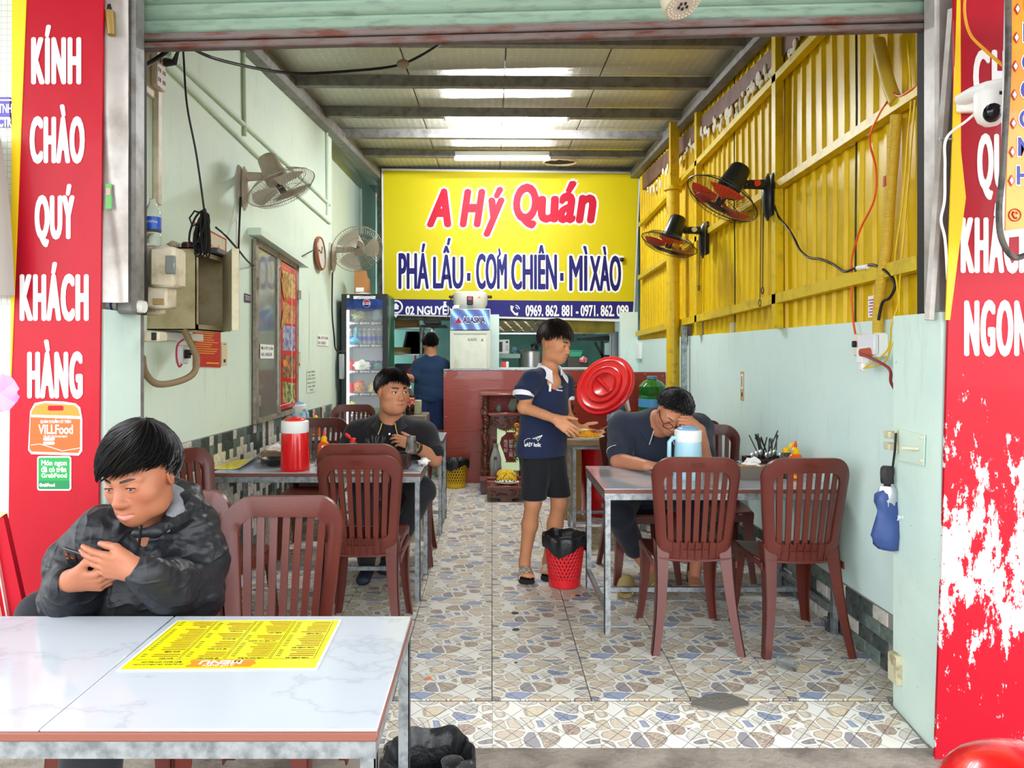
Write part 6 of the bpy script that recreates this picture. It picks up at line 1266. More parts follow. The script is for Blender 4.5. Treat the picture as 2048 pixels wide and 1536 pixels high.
prop('black_crate', (P(789, 0, 9.66).x, 9.66, 1.065), (P(830, 0, 9.66).x, 9.9, 1.30), BLACKP, 'black crate on the middle shelf of the kitchen rack', 'crate')
for k, x in enumerate((800, 818)): mb = MB(); mb.lathe([(.08, 0), (.10, .03), (.09, .22), (.05, .28)], 16, (P(x, 0, 9.8).x, 9.8, .605)); single('dark_pan', mb, M('dark_kettle', '2c2f30', .3, .6), ('left' if k == 0 else 'right')+' dark pot on the low shelf of the kitchen rack', 'pot')
mb = MB(); mb.ell((P(826, 0, 9.4).x, 9.4, 1.17), (.085, .08, .09), 16, 12); mb.bar((P(826, 0, 9.4).x, 9.46, 1.2), (P(826, 0, 9.4).x+.01, 9.62, 1.42), .02, .02); single('crimson_bundle', mb, M('crimson_cloth', 'a81f36', .7), 'crimson bundle hanging on the kitchen rack', 'bundle')
prop('folded_foil_bag', (P(852, 0, 9.9).x, 9.5, 1.81), (P(885, 0, 9.9).x, 9.8, 1.93), M('grey_bag', '8f9096', .3), 'grey folded bag above the person in the kitchen doorway', 'bag', .03); prop('dark_shelf_board', (P(850, 0, 9.9).x, 9.4, 1.78), (P(896, 0, 9.9).x, 9.9, 1.808), BLACKP, 'dark shelf board above the person in the kitchen doorway', 'shelf')
mb = MB(); mb.tube([P(846, 650, 9.5), P(843, 665, 9.5), P(842, 690, 9.5), P(842, 760, 9.5)], [.045, .03, .02, .02], 12); single('steel_pipe', mb, STEEL, 'bright steel pipe beside the head of the kitchen worker', 'pipe')
TC = P(833, 822, 7.2); mb = MB(); mb.rbox((TC.x-.13, 7.05, 0), (TC.x+.11, 7.45, .84), .01); single('low_cabinet', mb, M('dull_cabinet', '6f6a5c', .5), 'low dull cabinet holding the cola bottle and tub', 'cabinet')
prop('plastic_tub', (P(829, 0, 7.2).x, 7.15, .84), (P(843, 0, 7.2).x, 7.25, .98), M('pale_tub', 'c9cda0', .2, trans=.3), 'pale plastic tub beside the dark cola bottle', 'tub')
CO = thing('cola_bottle', 'large bottle of dark cola with a white cap behind the man in black', 'bottle', (P(819, 0, 7.1).x, 7.1, .84)); part('body', MB().lathe([(.045, 0), (.05, .01), (.05, .09), (.047, .11), (.052, .15), (.048, .19), (.018, .25), (.016, .265)], 20), M('cola_dark', '2a0f0a', .1, coat=.5), CO); part('label', MB().lathe([(.0525, .10), (.0525, .17)], 20, capb=False, capt=False), M('cola_label', 'b3232a', .4, var=(40, 'e0b8a0', .5, .6)), CO); part('shoulder', MB().lathe([(.049, .192), (.0185, .252)], 20, capb=False, capt=False), CLEARP, CO); part('cap', MB().lathe([(.019, .258), (.019, .285)], 14), WHITEP, CO)
# kitchen seen through the hatch
mb = MB(); mb.box((.10, 9.06, 1.19), (1.58, 9.6, 1.25)); single('kitchen_shelf', mb, M('worn_worktop', 'a7b0a2', .5), 'worktop just inside the kitchen hatch', 'worktop')
mb = MB(); mb.sheet(lambda u, v: Vector((.09+.62*u, 9.3+.2*v, 1.72+.14*v+.012*math.sin(u*30+v*6))), 22, 6, .004); HD = single('foil_hood', mb, M('crumpled_foil', 'd8c8a8', .25, .95, bump=(12, .8)), 'crumpled foil lining hanging at the top left of the hatch', 'foil')
mb = MB(); mb.box((.06, 9.35, 1.685), (.75, 9.42, 1.705)); mb.box((.06, 9.04, 1.685), (.085, 9.42, 1.705)); single('hatch_rail', mb, STEEL, 'steel rail under the foil in the hatch', 'rail')
mb = MB(); mb.box((.70, 9.2, 1.70), (1.56, 9.25, 1.86)); mb.box((.70, 9.19, 1.685), (1.56, 9.26, 1.70), 1); single('yellow_valance', mb, [M('dirty_yellow_panel', 'b5a127', .5, var=(5, '8f7f22', .45, .65)), CEMENT], 'dirty yellow panel hanging across the top right of the hatch', 'panel')
MW = thing('microwave', 'white microwave oven standing in the kitchen hatch', 'microwave', (P(1009, 0, 9.35).x, 9.35, 1.40)); mb = MB(); a = P(998, 708, 9.35); b = P(1019, 679, 9.35); mb.rbox((a.x-.25, 9.35, a.z), (b.x, 9.7, b.z), .008); part('case', mb, M('microwave_white', 'd5d6cf', .35), MW, world=True)
mb = MB(); mb.box((a.x-.2, 9.345, a.z+.03), (a.x+.045, 9.351, b.z-.03)); part('door_window', mb, BLACKP, MW, world=True); mb = MB(); mb.cyl(P(1014, 684, 9.34), P(1014, 684, 9.36), .016, n=12); mb.box((P(1011, 0, 9.34).x, 9.342, P(0, 700, 9.34).z), (P(1017, 0, 9.34).x, 9.351, P(0, 690, 9.34).z), 1); part('controls', mb, [BLACKP, M('button_grey', 'b3b4ad', .4)], MW, world=True)
mb = MB(); mb.box((.03, 9.25, P(0, 713, 9.35).z-.02), (P(1040, 0, 9.35).x, 9.75, P(0, 713, 9.35).z+.035)); mb.box((.10, 9.3, 1.25), (.13, 9.7, P(0, 713, 9.35).z)); single('microwave_shelf', mb, M('teal_shelf', '7f9c94', .5), 'little shelf carrying the microwave', 'shelf')
mb = MB(); a = P(1004, 726, 9.15); mb.rbox((a.x, 9.12, 1.25), (a.x+.05, 9.17, 1.335), .004); mb.rbox((a.x+.05, 9.12, 1.25), (a.x+.085, 9.17, 1.335), .004, 1); single('red_white_box', mb, [RED_J, PAPER], 'small red and white box under the microwave', 'box')
blob('clear_bag', (P(1029, 0, 9.35).x, 9.34, 1.47), (.055, .05, .06), M('bluish_bag', '6f97a8', .2, trans=.4), 'crumpled clear blue bag right of the microwave', 'bag', 11)
PT = thing('stock_pot', 'big steel stock pot in the hatch behind the boy', 'pot', (P(1062, 0, 9.35).x, 9.35, 1.25)); part('body', MB().lathe([(.155, 0), (.16, .005), (.16, .205), (.167, .21), (.167, .216), (.155, .214), (.15, .02)], 32), STEEL, PT); part('lid', MB().lathe([(.166, .216), (.15, .228), (.05, .24), (.0, .24)], 32, capb=False, capt=False), STEEL, PT)
mb = MB(); crumple(mb, (P(1069, 0, 9.35).x, 9.3, 1.53), (.06, .05, .06), 0, 13); mb.cyl((P(1069, 0, 9.35).x, 9.3, 1.485), (P(1069, 0, 9.35).x, 9.3, 1.53), .02); single('black_bag', mb, BLACKP, 'crumpled black bag on the stock pot', 'bag')
TB = thing('green_basket', 'small turquoise basket in the hatch right of the boy', 'basket', (P(1148, 0, 9.3).x, 9.3, 1.285)); a = P(1136, 713, 9.3); b = P(1164, 701, 9.3); mb = MB(); mb.prism([(a.x+.02, a.z), (b.x-.02, a.z), (b.x, b.z), (a.x, b.z)], 9.25, 9.42, lambda p, q, d: (p, d, q)); part('body', mb, M('turquoise_plastic', '2fa383', .4), TB, world=True); mb = MB(); mb.rbox((a.x-.008, 9.24, b.z-.008), (b.x+.008, 9.43, b.z+.006), .004); part('rim', mb, M('turquoise_plastic', '2fa383'), TB, world=True)
mb = MB(); mb.rbox((P(1134, 0, 9.3).x, 9.2, 1.25), (P(1175, 0, 9.3).x, 9.5, P(0, 714, 9.3).z), .004); single('stove', mb, M('sooty_stove', '4b4742', .5, .4), 'sooty gas stove carrying the turquoise basket', 'stove')
blob('red_packet', (P(1166, 0, 9.2).x, 9.16, 1.36), (.06, .03, .045), M('pink_red_packets', 'c04a5a', .4, var=(40, 'e8d0c8', .5, .6)), 'pile of pink and red packets beside the turquoise basket', 'packets', 14)
mb = MB(); a = P(1160, 676, 9.6); mb.prism([(a.x, a.z), (1.80, P(0, 668, 9.6).z), (1.80, P(0, 682, 9.6).z), (a.x, a.z-.03)], 9.6, 9.9, lambda p, q, d: (p, d, q)); mb.bar(P(1190, 684, 9.65), P(1204, 712, 9.65), .03, .03); mb.bar(P(1204, 680, 9.65), P(1204, 718, 9.65), .03, .03); mb.bar(P(1204, 712, 9.65), Vector((1.80, 9.65, P(0, 712, 9.65).z)), .03, .03); single('black_bracket_shelf', mb, BLACKP, 'black bracket shelf in the right of the kitchen hatch', 'shelf')
blob('clear_sack', (P(1170, 0, 9.58).x, 9.66, P(0, 664, 9.6).z+.03), (.07, .04, .09), M('clear_sack', 'c9bfae', .2, trans=.5), 'clear sack draped over the end of the black shelf', 'sack', 15)
mb = MB(); mb.cyl(P(1221, 660, 9.4), P(1221, 730, 9.4), .014, n=10); mb.box((P(1222, 0, 9.4).x, 9.4, 1.25), (P(1238, 0, 9.4).x, 9.44, 1.72)); single('door_post', mb, STEEL, 'steel frame standing at the right side of the hatch', 'frame')
# ================= altar =================
RW = M('carved_rosewood', '5f2413', .28, var=(22, '3a1409', .42, .65), coat=.4); RWL = M('polished_rosewood', '7c3420', .22, coat=.5)
Yt = 7.42; AL = thing('altar', 'carved dark wood altar with dragon columns and a lit picture', 'altar', (P(1010, 0, Yt).x, Yt, 0)); ax = P(1009, 0, Yt).x; aL = P(962, 0, Yt).x; aR = ax+(ax-aL); ztop = P(0, 787, Yt).z
mb = MB(); mb.rbox((aL-.01, Yt-.04, ztop-.02), (aR+.01, Yt+.42, ztop), .005); part('roof_board', mb, RWL, AL, world=True)
for s, cx in ((1, aL+.045), (-1, aR-.045)):
    mb = MB(); n = 20; rows = 90; z0 = .19; z1 = ztop-.02; vs = []
    for i in range(rows+1):
        z = z0+(z1-z0)*i/rows; f = i/rows
        for j in range(n):
            a = 2*math.pi*j/n; r = .036
            if f < .9: r += .013*max(0, math.sin(a*s*1+f*22))**1.0+.007*noise.noise(Vector((math.cos(a)*3, math.sin(a)*3, z*26)))+.004*math.sin(z*160+a*4)
            else: r += .008*math.sin(f*140)
            if f < .06: r = .052+.01*noise.noise(Vector((math.cos(a)*4, math.sin(a)*4, z*30)))
            vs.append((cx+r*math.cos(a), Yt+.02+r*math.sin(a), z))
    mb.add(vs, [(i*n+j, i*n+(j+1) % n, (i+1)*n+(j+1) % n, (i+1)*n+j) for i in range(rows) for j in range(n)]); part('dragon_column', mb, RW, AL, world=True, smooth=80)
mb = MB(); mb.rbox((aL-.015, Yt-.05, .14), (aR+.015, Yt+.42, .19), .006); part('plinth', mb, RWL, AL, world=True)
mb = MB(); 
for x in (aL, aR-.08): mb.prism([(x, 0), (x+.06, 0), (x+.09, .14), (x-.01, .14)], Yt-.03, Yt+.4, lambda p, q, d: (p, d, q))
mb.box((aL+.08, Yt+.3, .02), (aR-.08, Yt+.34, .14)); part('carved_feet', mb, RW, AL, world=True)
zsh = P(0, 824, Yt+.1).z; mb = MB(); mb.rbox((aL+.02, Yt, zsh-.03), (aR-.02, Yt+.40, zsh), .004); part('inner_shelf', mb, RWL, AL, world=True)
mb = MB(); mb.box((aL+.02, Yt+.38, zsh), (aR-.02, Yt+.40, ztop-.02)); part('red_backdrop', mb, M('speckled_red_backdrop', 'a03a34', .5, var=(60, 'd98a7a', .62, .7)), AL, world=True)
mb = MB(); pts = [(aL+.10, zsh-.03), (aR-.10, zsh-.03), (aR-.12, zsh-.07), (ax+.06, zsh-.17), (ax, zsh-.19), (ax-.06, zsh-.17), (aL+.12, zsh-.07)]; mb.prism(pts, Yt+.03, Yt+.05, lambda p, q, d: (p, d, q))
for e in range(26): mb.ell((ax+random.uniform(-.16, .16), Yt+.03, zsh-.05-random.random()*.08), (.016, .008, .012), 7, 5)
mb.tube([(ax-.14, Yt+.025, zsh-.06), (ax-.0, Yt+.025, zsh-.17), (ax+.14, Yt+.025, zsh-.06)], .008, 6); part('carved_apron', mb, RW, AL, world=True)
mb = MB(); mb.box((aL+.02, Yt+.37, .19), (aR-.02, Yt+.39, zsh-.03)); mb.box((aL+.02, Yt, .19), (aL+.03, Yt+.37, zsh-.03)); part('inner_back', mb, RWL, AL, world=True)
pa = P(994, 925, Yt+.25); pb = P(1052, 857, Yt+.25)
mb = MB(); mb.rbox((pa.x, Yt+.25, .20), (pb.x, Yt+.28, pb.z), .008); pic = part('lit_picture', mb, M('lit_picture', 'dff0cf', .4, emis=('d5efbf', .4), var=(9, 'b5d6a0', .45, .65)), AL, world=True)
vx = P(1022, 0, Yt+.2).x; mb = MB(); prof = [(.055, .0), (.05, .015), (.085, .12), (.118, .2), (.10, .265), (.055, .30), (.05, .32)]; zv = P(0, 925, Yt+.24).z
slab(mb, [(vx+r, zv+z) for r, z in prof]+[(vx-r, zv+z) for r, z in prof[::-1]], Yt+.25, .002, .004); part('printed_vase', mb, M('vase_red', '96222e', .5), AL, world=True)
mb = MB(); ftx = fxz(Yt+.244)
for col, s in ((-.055, '地可財'), (.0, '前後土龍'), (.055, '五方上神')): 
    for k, ch in enumerate(s): text(mb, ch, (vx+col-.021, zv+.20-k*.047, vx+col+.021, zv+.243-k*.047), ftx, .012, .001, res=1)
part('white_characters', mb, WHITE_T, AL, world=True)
mb = MB()
for k in range(5): mb.ell((vx-.05+.025*k, Yt+.244, zv+.335+.02*math.sin(k*.8)), (.012, .003, .018), 8, 6)
mb.tube([(vx-.06, Yt+.243, zv+.005), (vx+.06, Yt+.243, zv+.005)], .006, 6); part('gold_ornament', mb, M('gold_print', 'd9a93a', .4), AL, world=True)
for k, (x, r, h) in enumerate(((-.04, .045, .08), (.11, .06, .14))): mb = MB(); crumple(mb, (ax+x-.02, Yt+.15, zsh+h*.5), (r, r*.7, h*.55), 0, 20+k, 12, 9); single('crystal_figure', mb, M('cloudy_crystal', 'b5c2b4', .12, trans=.45), ('small' if k == 0 else 'taller')+' cloudy crystal figure on the inner altar shelf', 'figure')
for k, (px, sc) in enumerate(((991, 1.0), (1064, .9))):
    mb = MB(); c = P(px, 0, Yt+.12); mb.lathe([(.06*sc, 0), (.065*sc, .01), (.06*sc, .16*sc), (.03*sc, .26*sc), (.028*sc, .30*sc), (.034*sc, .31*sc)], 20, (c.x, Yt+.12, .19)); mb.ell((c.x, Yt+.06, .19+.17*sc), .018, 10, 8, 1); single('glass_decanter', mb, [M('cut_glass', 'cfd6d8', .08, trans=.55, bump=(30, .4)), RWL], ('left' if k == 0 else 'right')+' cut glass decanter standing inside the altar', 'decanter')
for k in range(5): mb = MB(); x = ax-.06+k*.045; mb.lathe([(.016, 0), (.02, .05), (.018, .05), (.014, .005)], 12, (x, Yt+.0, .19)); single('offering_cup', mb, M('cut_glass', 'cfd6d8'), 'small glass offering cup behind the bananas', 'cup', 'offering cups on the altar')
for k in range(4):
    c = Vector((P(1036, 0, Yt).x+random.uniform(-.02, .02), Yt-.02, P(0, 850+k*11, Yt).z)); mb = MB()
    for e in range(9): a = e*2.4; mb.ell(c+Vector((.016*math.cos(a), .01*math.sin(a*1.7), .016*math.sin(a))), (.012, .010, .012), 7, 5)
    single('marigold', mb, M('orange_petals', 'e0862a', .6), 'orange marigold in the altar flower spray', 'flower', 'marigolds on the altar', 60)
mb = MB(); mb.tube([(P(1040, 0, Yt).x, Yt, .19), (P(1038, 0, Yt).x, Yt, .5), (P(1036, 0, Yt).x, Yt-.01, P(0, 850, Yt).z)], .004, 5)
for e in range(12): z_ = .35+e*.03; mb.sheet(lambda u, v: Vector((P(1038, 0, Yt).x+(.01+.05*u)*(1 if e % 2 else -1), Yt-.01+.02*(v-.5)*math.sin(math.pi*u), z_+.03*u+.02*(v-.5))), 4, 3, .001)
single('flower_stems', mb, M('leaf_green', '3f6f34', .5), 'leafy green stems of the altar marigolds', 'stems')
# low stool table with bananas in front
ST_ = thing('offering_stool', 'low carved rosewood stool in front of the altar', 'stool', (P(1012, 0, 7.1).x, 7.1, 0)); sx = P(1012, 0, 7.1).x; a0 = P(973, 0, 7.1).x; a1 = 2*sx-a0
mb = MB(); mb.rbox((a0, 7.0, .135), (a1, 7.31, .16), .005); part('top', mb, RWL, ST_, world=True); mb = MB(); mb.prism([(a0+.01, .135), (a1-.01, .135), (a1-.005, .05), (sx+.06, .035), (sx+.05, .0), (sx-.05, .0), (sx-.06, .035), (a0+.005, .05)], 7.02, 7.04, lambda p, q, d: (p, d, q))
for e in range(20): mb.ell((sx+random.uniform(-.15, .15), 7.02, .085+random.uniform(-.02, .03)), (.018, .007, .012), 7, 5)
mb.box((a0+.02, 7.26, 0), (a0+.06, 7.3, .135)); mb.box((a1-.06, 7.26, 0), (a1-.02, 7.3, .135)); mb.box((a0+.01, 7.04, .06), (a0+.03, 7.28, .135)); mb.box((a1-.03, 7.04, .06), (a1-.01, 7.28, .135)); part('carved_apron', mb, RW, ST_, world=True)
bx = P(1014, 0, 7.1).x; mb = MB(); mb.lathe([(.05, 0), (.06, .004), (.115, .018), (.12, .022), (.112, .022), (.05, .008), (0, .008)], 28, (bx, 7.13, .16)); single('offering_plate', mb, M('white_ceramic', 'e8e6df', .2), 'white plate of bananas on the altar stool', 'plate')
BAN = M('ripe_banana', 'e0b71f', .45, var=(12, 'c79a18', .5, .7)); BTIP = M('banana_tip', '4a3c1c', .7)
for k in range(16):
    r = k//8; a = (k % 8)*.32-1.2; T = thing('banana', 'small ripe banana piled on the altar plate', 'banana', (bx, 7.13, .18), group='bananas on the altar plate'); pts = []
    for i in range(7): f = i/6; pts.append(Vector((math.sin(a)*(.02+.085*f), -(.0+.075*f)*math.cos(a*.8)+.02*r-.01, .05+.035*r+.03*math.sin(f*2.6)-.045*f+.006*((k*7) % 3))))
    mb = MB().tube(pts, [.008, .016, .019, .020, .019, .015, .008], 8); part('peel', mb, BAN, T, smooth=60); part('tip', MB().tube([pts[-1], pts[-1]+(pts[-1]-pts[-2])*.5], [.007, .005], 6), BTIP, T)
mb = MB(); mb.lathe([(.03, 0), (.045, .03), (.05, .07), (.035, .12), (.018, .15)], 16, (P(1139, 0, 7.4).x, 7.4, P(0, 825, 7.4).z)); mb.rbox((P(1129, 0, 7.4).x, 7.35, P(0, 828, 7.4).z), (P(1151, 0, 7.4).x, 7.47, P(0, 825, 7.4).z), .002); mb.bar((P(1139, 0, 7.4).x, 7.42, 0), (P(1139, 0, 7.4).x, 7.42, P(0, 828, 7.4).z), .04, .04)
c = P(1139, 800, 7.4); mb.tube([c, P(1142, 785, 7.4), P(1150, 772, 7.4), P(1148, 765, 7.4)], .010, 6)
for e in range(6): mb.ell(P(1148+random.uniform(-8, 6), 768+random.uniform(-8, 8), 7.4), (.025, .02, .014), 7, 5)
single('carved_vase', mb, RW, 'dark carved vase ornament right of the boy', 'ornament', smooth=60)
# ================= bins =================
def bin_(label, c, r0, r1, h, m, bagtop, rows, ncol, hr):
    T = thing('waste_basket', label, 'bin', c); mb = MB(); z0 = .02; 
    n = ncol*2; zr = np.linspace(z0+h*.12, h*.86, rows+1)
    rr = lambda z: r0+(r1-r0)*z/h
    mb.lathe([(r0*.96, 0), (rr(zr[0]), z0*.4), (rr(zr[0])+.001, zr[0])], n); mb.lathe([(rr(zr[-1]), zr[-1]), (rr(h)+.004, h), (rr(h)-.003, h), (rr(zr[-1])-.003, zr[-1])], n, capb=False, capt=False)
    for i in range(rows):                     # perforated band: diagonal lattice strips
        for k in range(ncol):
            for s in (1, -1):
                pts = []
                for q in range(3): f = q/2; z = zr[i]+(zr[i+1]-zr[i])*f; a = 2*math.pi*(k+.5*f*s+(.5 if i % 2 else 0))/ncol; pts.append((rr(z)*math.cos(a), rr(z)*math.sin(a), z))
                mb.tube(pts, hr, 4, caps=False, flat=.35, up=(0, 0, 1))
    part('basket', mb, m, T, smooth=50)
    mb = MB(); mb.lathe([(rr(.03)*.9, .03), (rr(h)-.007, h*.96), (rr(h)+.004, h+.008)], 24, capt=False); part('liner_inside', mb, M('black_bin_liner', '1d1e21', .35, bump=(25, .5)), T, smooth=60)
    mb = MB()
    def skirt(u, v):
        a = 2*math.pi*u; w = 1+.05*math.sin(5*a+3)+.03*math.sin(13*a)
        if v < .3: f = v/.3; r = rr(h)*(.86+.2*f); z = h-.02+.05*f*bagtop
        else: f = (v-.3)/.7; r = rr(h)*(1.06+.04*math.sin(f*3)); z = h+.03*bagtop-(.32*h*(1+.3*math.sin(3*a+1)))*f
        return Vector((r*w*math.cos(a), r*w*math.sin(a), z+.006*math.sin(7*a)))
    mb.sheet(skirt, 64, 9, .003, closeu=True); part('bin_liner', mb, M('black_bin_liner', '1d1e21'), T, smooth=70); return T
c = PZ(1129, 1170, 0); bin_('red perforated waste basket with a black liner next to the boy', (c.x, c.y, 0), .092, .128, .30, M('red_basket_plastic', 'd61f28', .3), 1, 9, 30, .006)
c = PZ(911, 974, 0); bin_('yellow perforated waste basket with a black liner by the counter', (c.x, c.y, 0), .10, .135, .28, M('yellow_basket_plastic', 'd9ab1a', .35), 1, 6, 26, .006)
bin_('waste bin with a black liner beside the nearest table at the bottom edge', (P(858, 0, 2.24).x, 2.24, -.04), .105, .130, .235, M('red_basket_plastic', 'd61f28'), 1.2, 6, 26, .006)
mb = MB(); mb.lathe([(.03, 0), (.036, .08), (.034, .08), (.028, .005)], 14, (P(905, 0, 2.2).x, 2.2, .13), T=None); single('discarded_cup', mb, CLEARP, 'clear plastic cup thrown into the bin at the bottom edge', 'cup')
# red barrel with the round lid
RB = thing('red_barrel', 'big red plastic barrel with its round lid tipped open behind the boy', 'barrel', (P(1208, 0, 6.55).x, 6.55, 0)); RP = M('red_barrel_plastic', 'd2141d', .25, coat=.3)
mb = MB(); mb.lathe([(.19, 0), (.2, .02), (.235, .65), (.25, .655), (.25, .69), (.235, .695), (.225, .69), (.19, .03)], 32); part('body', mb, RP, RB)
TL = Matrix.Translation(P(1210, 771, 6.35)) @ Matrix.Rotation(R_(22), 4, 'Y') @ Matrix.Rotation(R_(-48), 4, 'Z') @ Matrix.Rotation(R_(78), 4, 'X')
mb = MB(); TL = TL @ Matrix.Scale(1.05, 4); mb.lathe([(.262, -.02), (.268, -.015), (.268, .012), (.262, .016), (.238, .012), (.232, .024), (.222, .028), (.205, .020), (.170, .018), (.165, .030), (.157, .033), (.15, .024), (.118, .022), (.112, .034), (.105, .038), (.098, .026), (.06, .010), (.0, .006)], 56, T=TL, capt=False); part('lid', mb, RP, RB, world=True, smooth=35)
mb = MB(); mb.rbox((-.012, -.092, .006), (.012, .092, .034), .007, T=TL @ Matrix.Rotation(R_(70), 4, 'Z')); part('lid_grip', mb, RP, RB, world=True)
BG = thing('patterned_bag', 'blue and white patterned bag stuffed with utensils behind the red lid', 'bag', (P(1236, 0, 7.0).x, 7.0, .0)); 
mb = MB(); mb.rbox((1.285, 6.42, 0), (1.60, 6.80, .70), .01); single('low_cupboard', mb, M('dark_cupboard', '4e3a30', .5), 'low dark cupboard hidden behind the older man, holding egg trays', 'cupboard')
mb = MB(); crumple(mb, (P(1234, 0, 7.0).x, 7.02, .93), (.13, .10, .235), 0, 9, 20, 14); part('bag_body', mb, M('patterned_bag', '8fb0c0', .5, var=(13, '2f4f66', .45, .56)), BG, world=True, smooth=60)
mb = MB(); mb.bar(P(1245, 795, 6.95), P(1262, 842, 6.95), .05, .02, 0); mb.bar(P(1250, 780, 6.94), P(1258, 822, 6.94), .03, .02, 1); mb.bar(P(1240, 815, 6.96), P(1252, 855, 6.96), .02, .02, 2); part('utensils', mb, [M('tan_handle', 'b88a68', .5), PAPER, BLACKP], BG, world=True)
for k in range(4):
    Tm = thing('egg_tray', 'brown card egg tray tied with pink string in the stack behind the older man', 'egg tray', (P(1299, 0, 6.6).x, 6.6, .70+k*.045), group='egg trays in the stack'); mb = MB()
    mb.sheet(lambda u, v: Vector((-.14+.28*u, -.14+.28*v, .022+.02*math.sin(u*31)*math.sin(v*31))), 26, 26, .004); part('tray', mb, M('card_pulp', '9c7f62', .9, bump=(40, .3)), Tm, smooth=60)
    if k == 3:
        mb = MB(); 
        for x in (-.06, .05): mb.tube([(x, -.15, -.13), (x+.01, -.15, .04), (x+.04, 0, .06), (x-.02, .14, .05)], .006, 6)
        mb.tube([(-.12, -.1, .05), (0, -.12, .06), (.1, -.08, .055)], .008, 6); part('pink_string', mb, M('pink_string', 'c8485c', .6), Tm)
GJ = thing('green_water_jug', 'green water cooler bottle with a blue cap behind the older man', 'bottle', (P(1304, 0, 7.1).x, 7.1, .70)); mb = MB(); mb.rbox((1.08, 6.88, 0), (1.74, 7.28, .70), .01); single('low_stand', mb, M('dark_cupboard', '4e3a30'), 'dark stand under the green water bottle', 'stand')
zz = P(0, 752, 7.1).z-.70; mb = MB(); mb.lathe([(.125, 0), (.13, .02), (.13, zz-.20), (.122, zz-.185), (.13, zz-.17), (.13, zz-.10), (.09, zz-.05), (.045, zz-.035), (.045, zz-.01)], 28); part('body', mb, M('green_pet', '1f7a2c', .08, trans=.35, coat=.5), GJ)
mb = MB(); mb.lathe([(.047, zz-.03), (.05, zz-.028), (.05, zz-.004), (.04, zz)], 20); part('cap', mb, M('slate_blue_cap', '5b7f96', .4), GJ); mb = MB(); mb.lathe([(.1315, zz-.30), (.1315, zz-.22)], 28, capb=False, capt=False); part('label', mb, M('sky_label', '4f9fd6', .4), GJ)
# round topped serving table behind the boy
RT = thing('serving_table', 'steel framed serving table with a round wooden board behind the boy', 'table', (P(1160, 0, 5.9).x, 5.9, 0)); cx = P(1163, 0, 5.85).x; zt2 = P(0, 874, 5.7).z
mb = MB(); mb.lathe([(.27, zt2-.06), (.285, zt2-.05), (.285, zt2-.01), (.275, zt2)], 40, (cx, 5.85, 0)); part('round_board', mb, M('worn_pale_wood', 'a78d6b', .6, var=(5, '84684a', .42, .65, (1, 1, 12))), RT, world=True)
mb = MB()
for x in (P(1147, 0, 5.72).x, cx+.26): 
    for y in (5.66, 6.04): mb.bar((x, y, 0), (x, y, zt2-.075), .025, .025)
for y in (5.66, 6.04): mb.bar((P(1147, 0, 5.72).x, y, zt2-.075), (cx+.26, y, zt2-.075), .03, .03); mb.bar((P(1147, 0, 5.72).x, y, .12), (cx+.26, y, .12), .02, .02)
for x in (P(1147, 0, 5.72).x, cx+.26): mb.bar((x, 5.66, zt2-.075), (x, 6.04, zt2-.075), .03, .03); mb.bar((x, 5.66, .12), (x, 6.04, .12), .02, .02)
part('steel_frame', mb, GALV, RT, world=True)
mb = MB(); mb.rbox((P(1108, 0, 5.7).x, 5.62, zt2), (P(1165, 0, 5.7).x, 5.9, zt2+.015), .004); single('serving_tray', mb, M('dark_serving_tray', '2e3136', .3), 'dark tray on the round wooden board behind the boy', 'tray')
for k, (x0_, y0_, y1_) in enumerate(((1128, 1000, 930), (1130, 928, 893))): mb = MB(); a = P(x0_, y0_, 6.3); b = P(1162, y1_, 6.3); zlo = 0 if k == 0 else .48; mb.rbox((a.x, 6.26, zlo), (b.x, 6.5, .48 if k == 0 else .68), .006); single('cardboard_box', mb, CARD, ('lower' if k == 0 else 'upper')+' cardboard box of the pair stacked behind the serving table', 'carton')
# floor litter
for k, (x, y, s) in enumerate(((858, 1356, .011), (1284, 1203, .011), (1147, 1186, .009))):
    c = PZ(x, y, .006); mb = MB(); crumple(mb, c, (s*1.3, s, s*.6), 0, 30+k, 8, 6); single('carrot_scrap', mb, M('carrot_orange', 'e8641c', .5), ['orange carrot scrap on the grooved floor near the nearest table', 'orange scrap on the floor under the right table', 'tiny orange scrap on the floor by the red waste basket'][k], 'food scrap')
for k, (x, y) in enumerate(((1657, 1248), (1573, 1325))):
    c = PZ(x, y, .03); T = Matrix.Translation((c.x, c.y, .033)) @ Matrix.Rotation(R_(90), 4, 'Y') @ Matrix.Rotation(R_(40 if k else 100), 4, 'X'); mb = MB(); mb.lathe([(.024, -.04), (.033, .04), (.031, .04), (.022, -.038)], 20, T=T, capt=False); single('fallen_cup', mb, CLEARP, ['clear plastic cup lying by the wall tiles at the right', 'clear plastic cup lying on the grooved floor at the right'][k], 'cup')
mb = MB()
for x, y, r in ((1030, 1226, .022), (1032, 1259, .02), (1156, 1191, .018), (1028, 1194, .006), (1029, 1207, .006), (1032, 1240, .006), (1032, 1325, .008)):
    c = PZ(x, y, .0008); mb.add([c+Vector((r*math.cos(a), r*math.sin(a), 0)) for a in [i*math.pi/6 for i in range(12)]], [tuple(range(12))])
part('dark_stains', mb, M('dark_stain', '3f3733', .6), floor, kind='stuff')
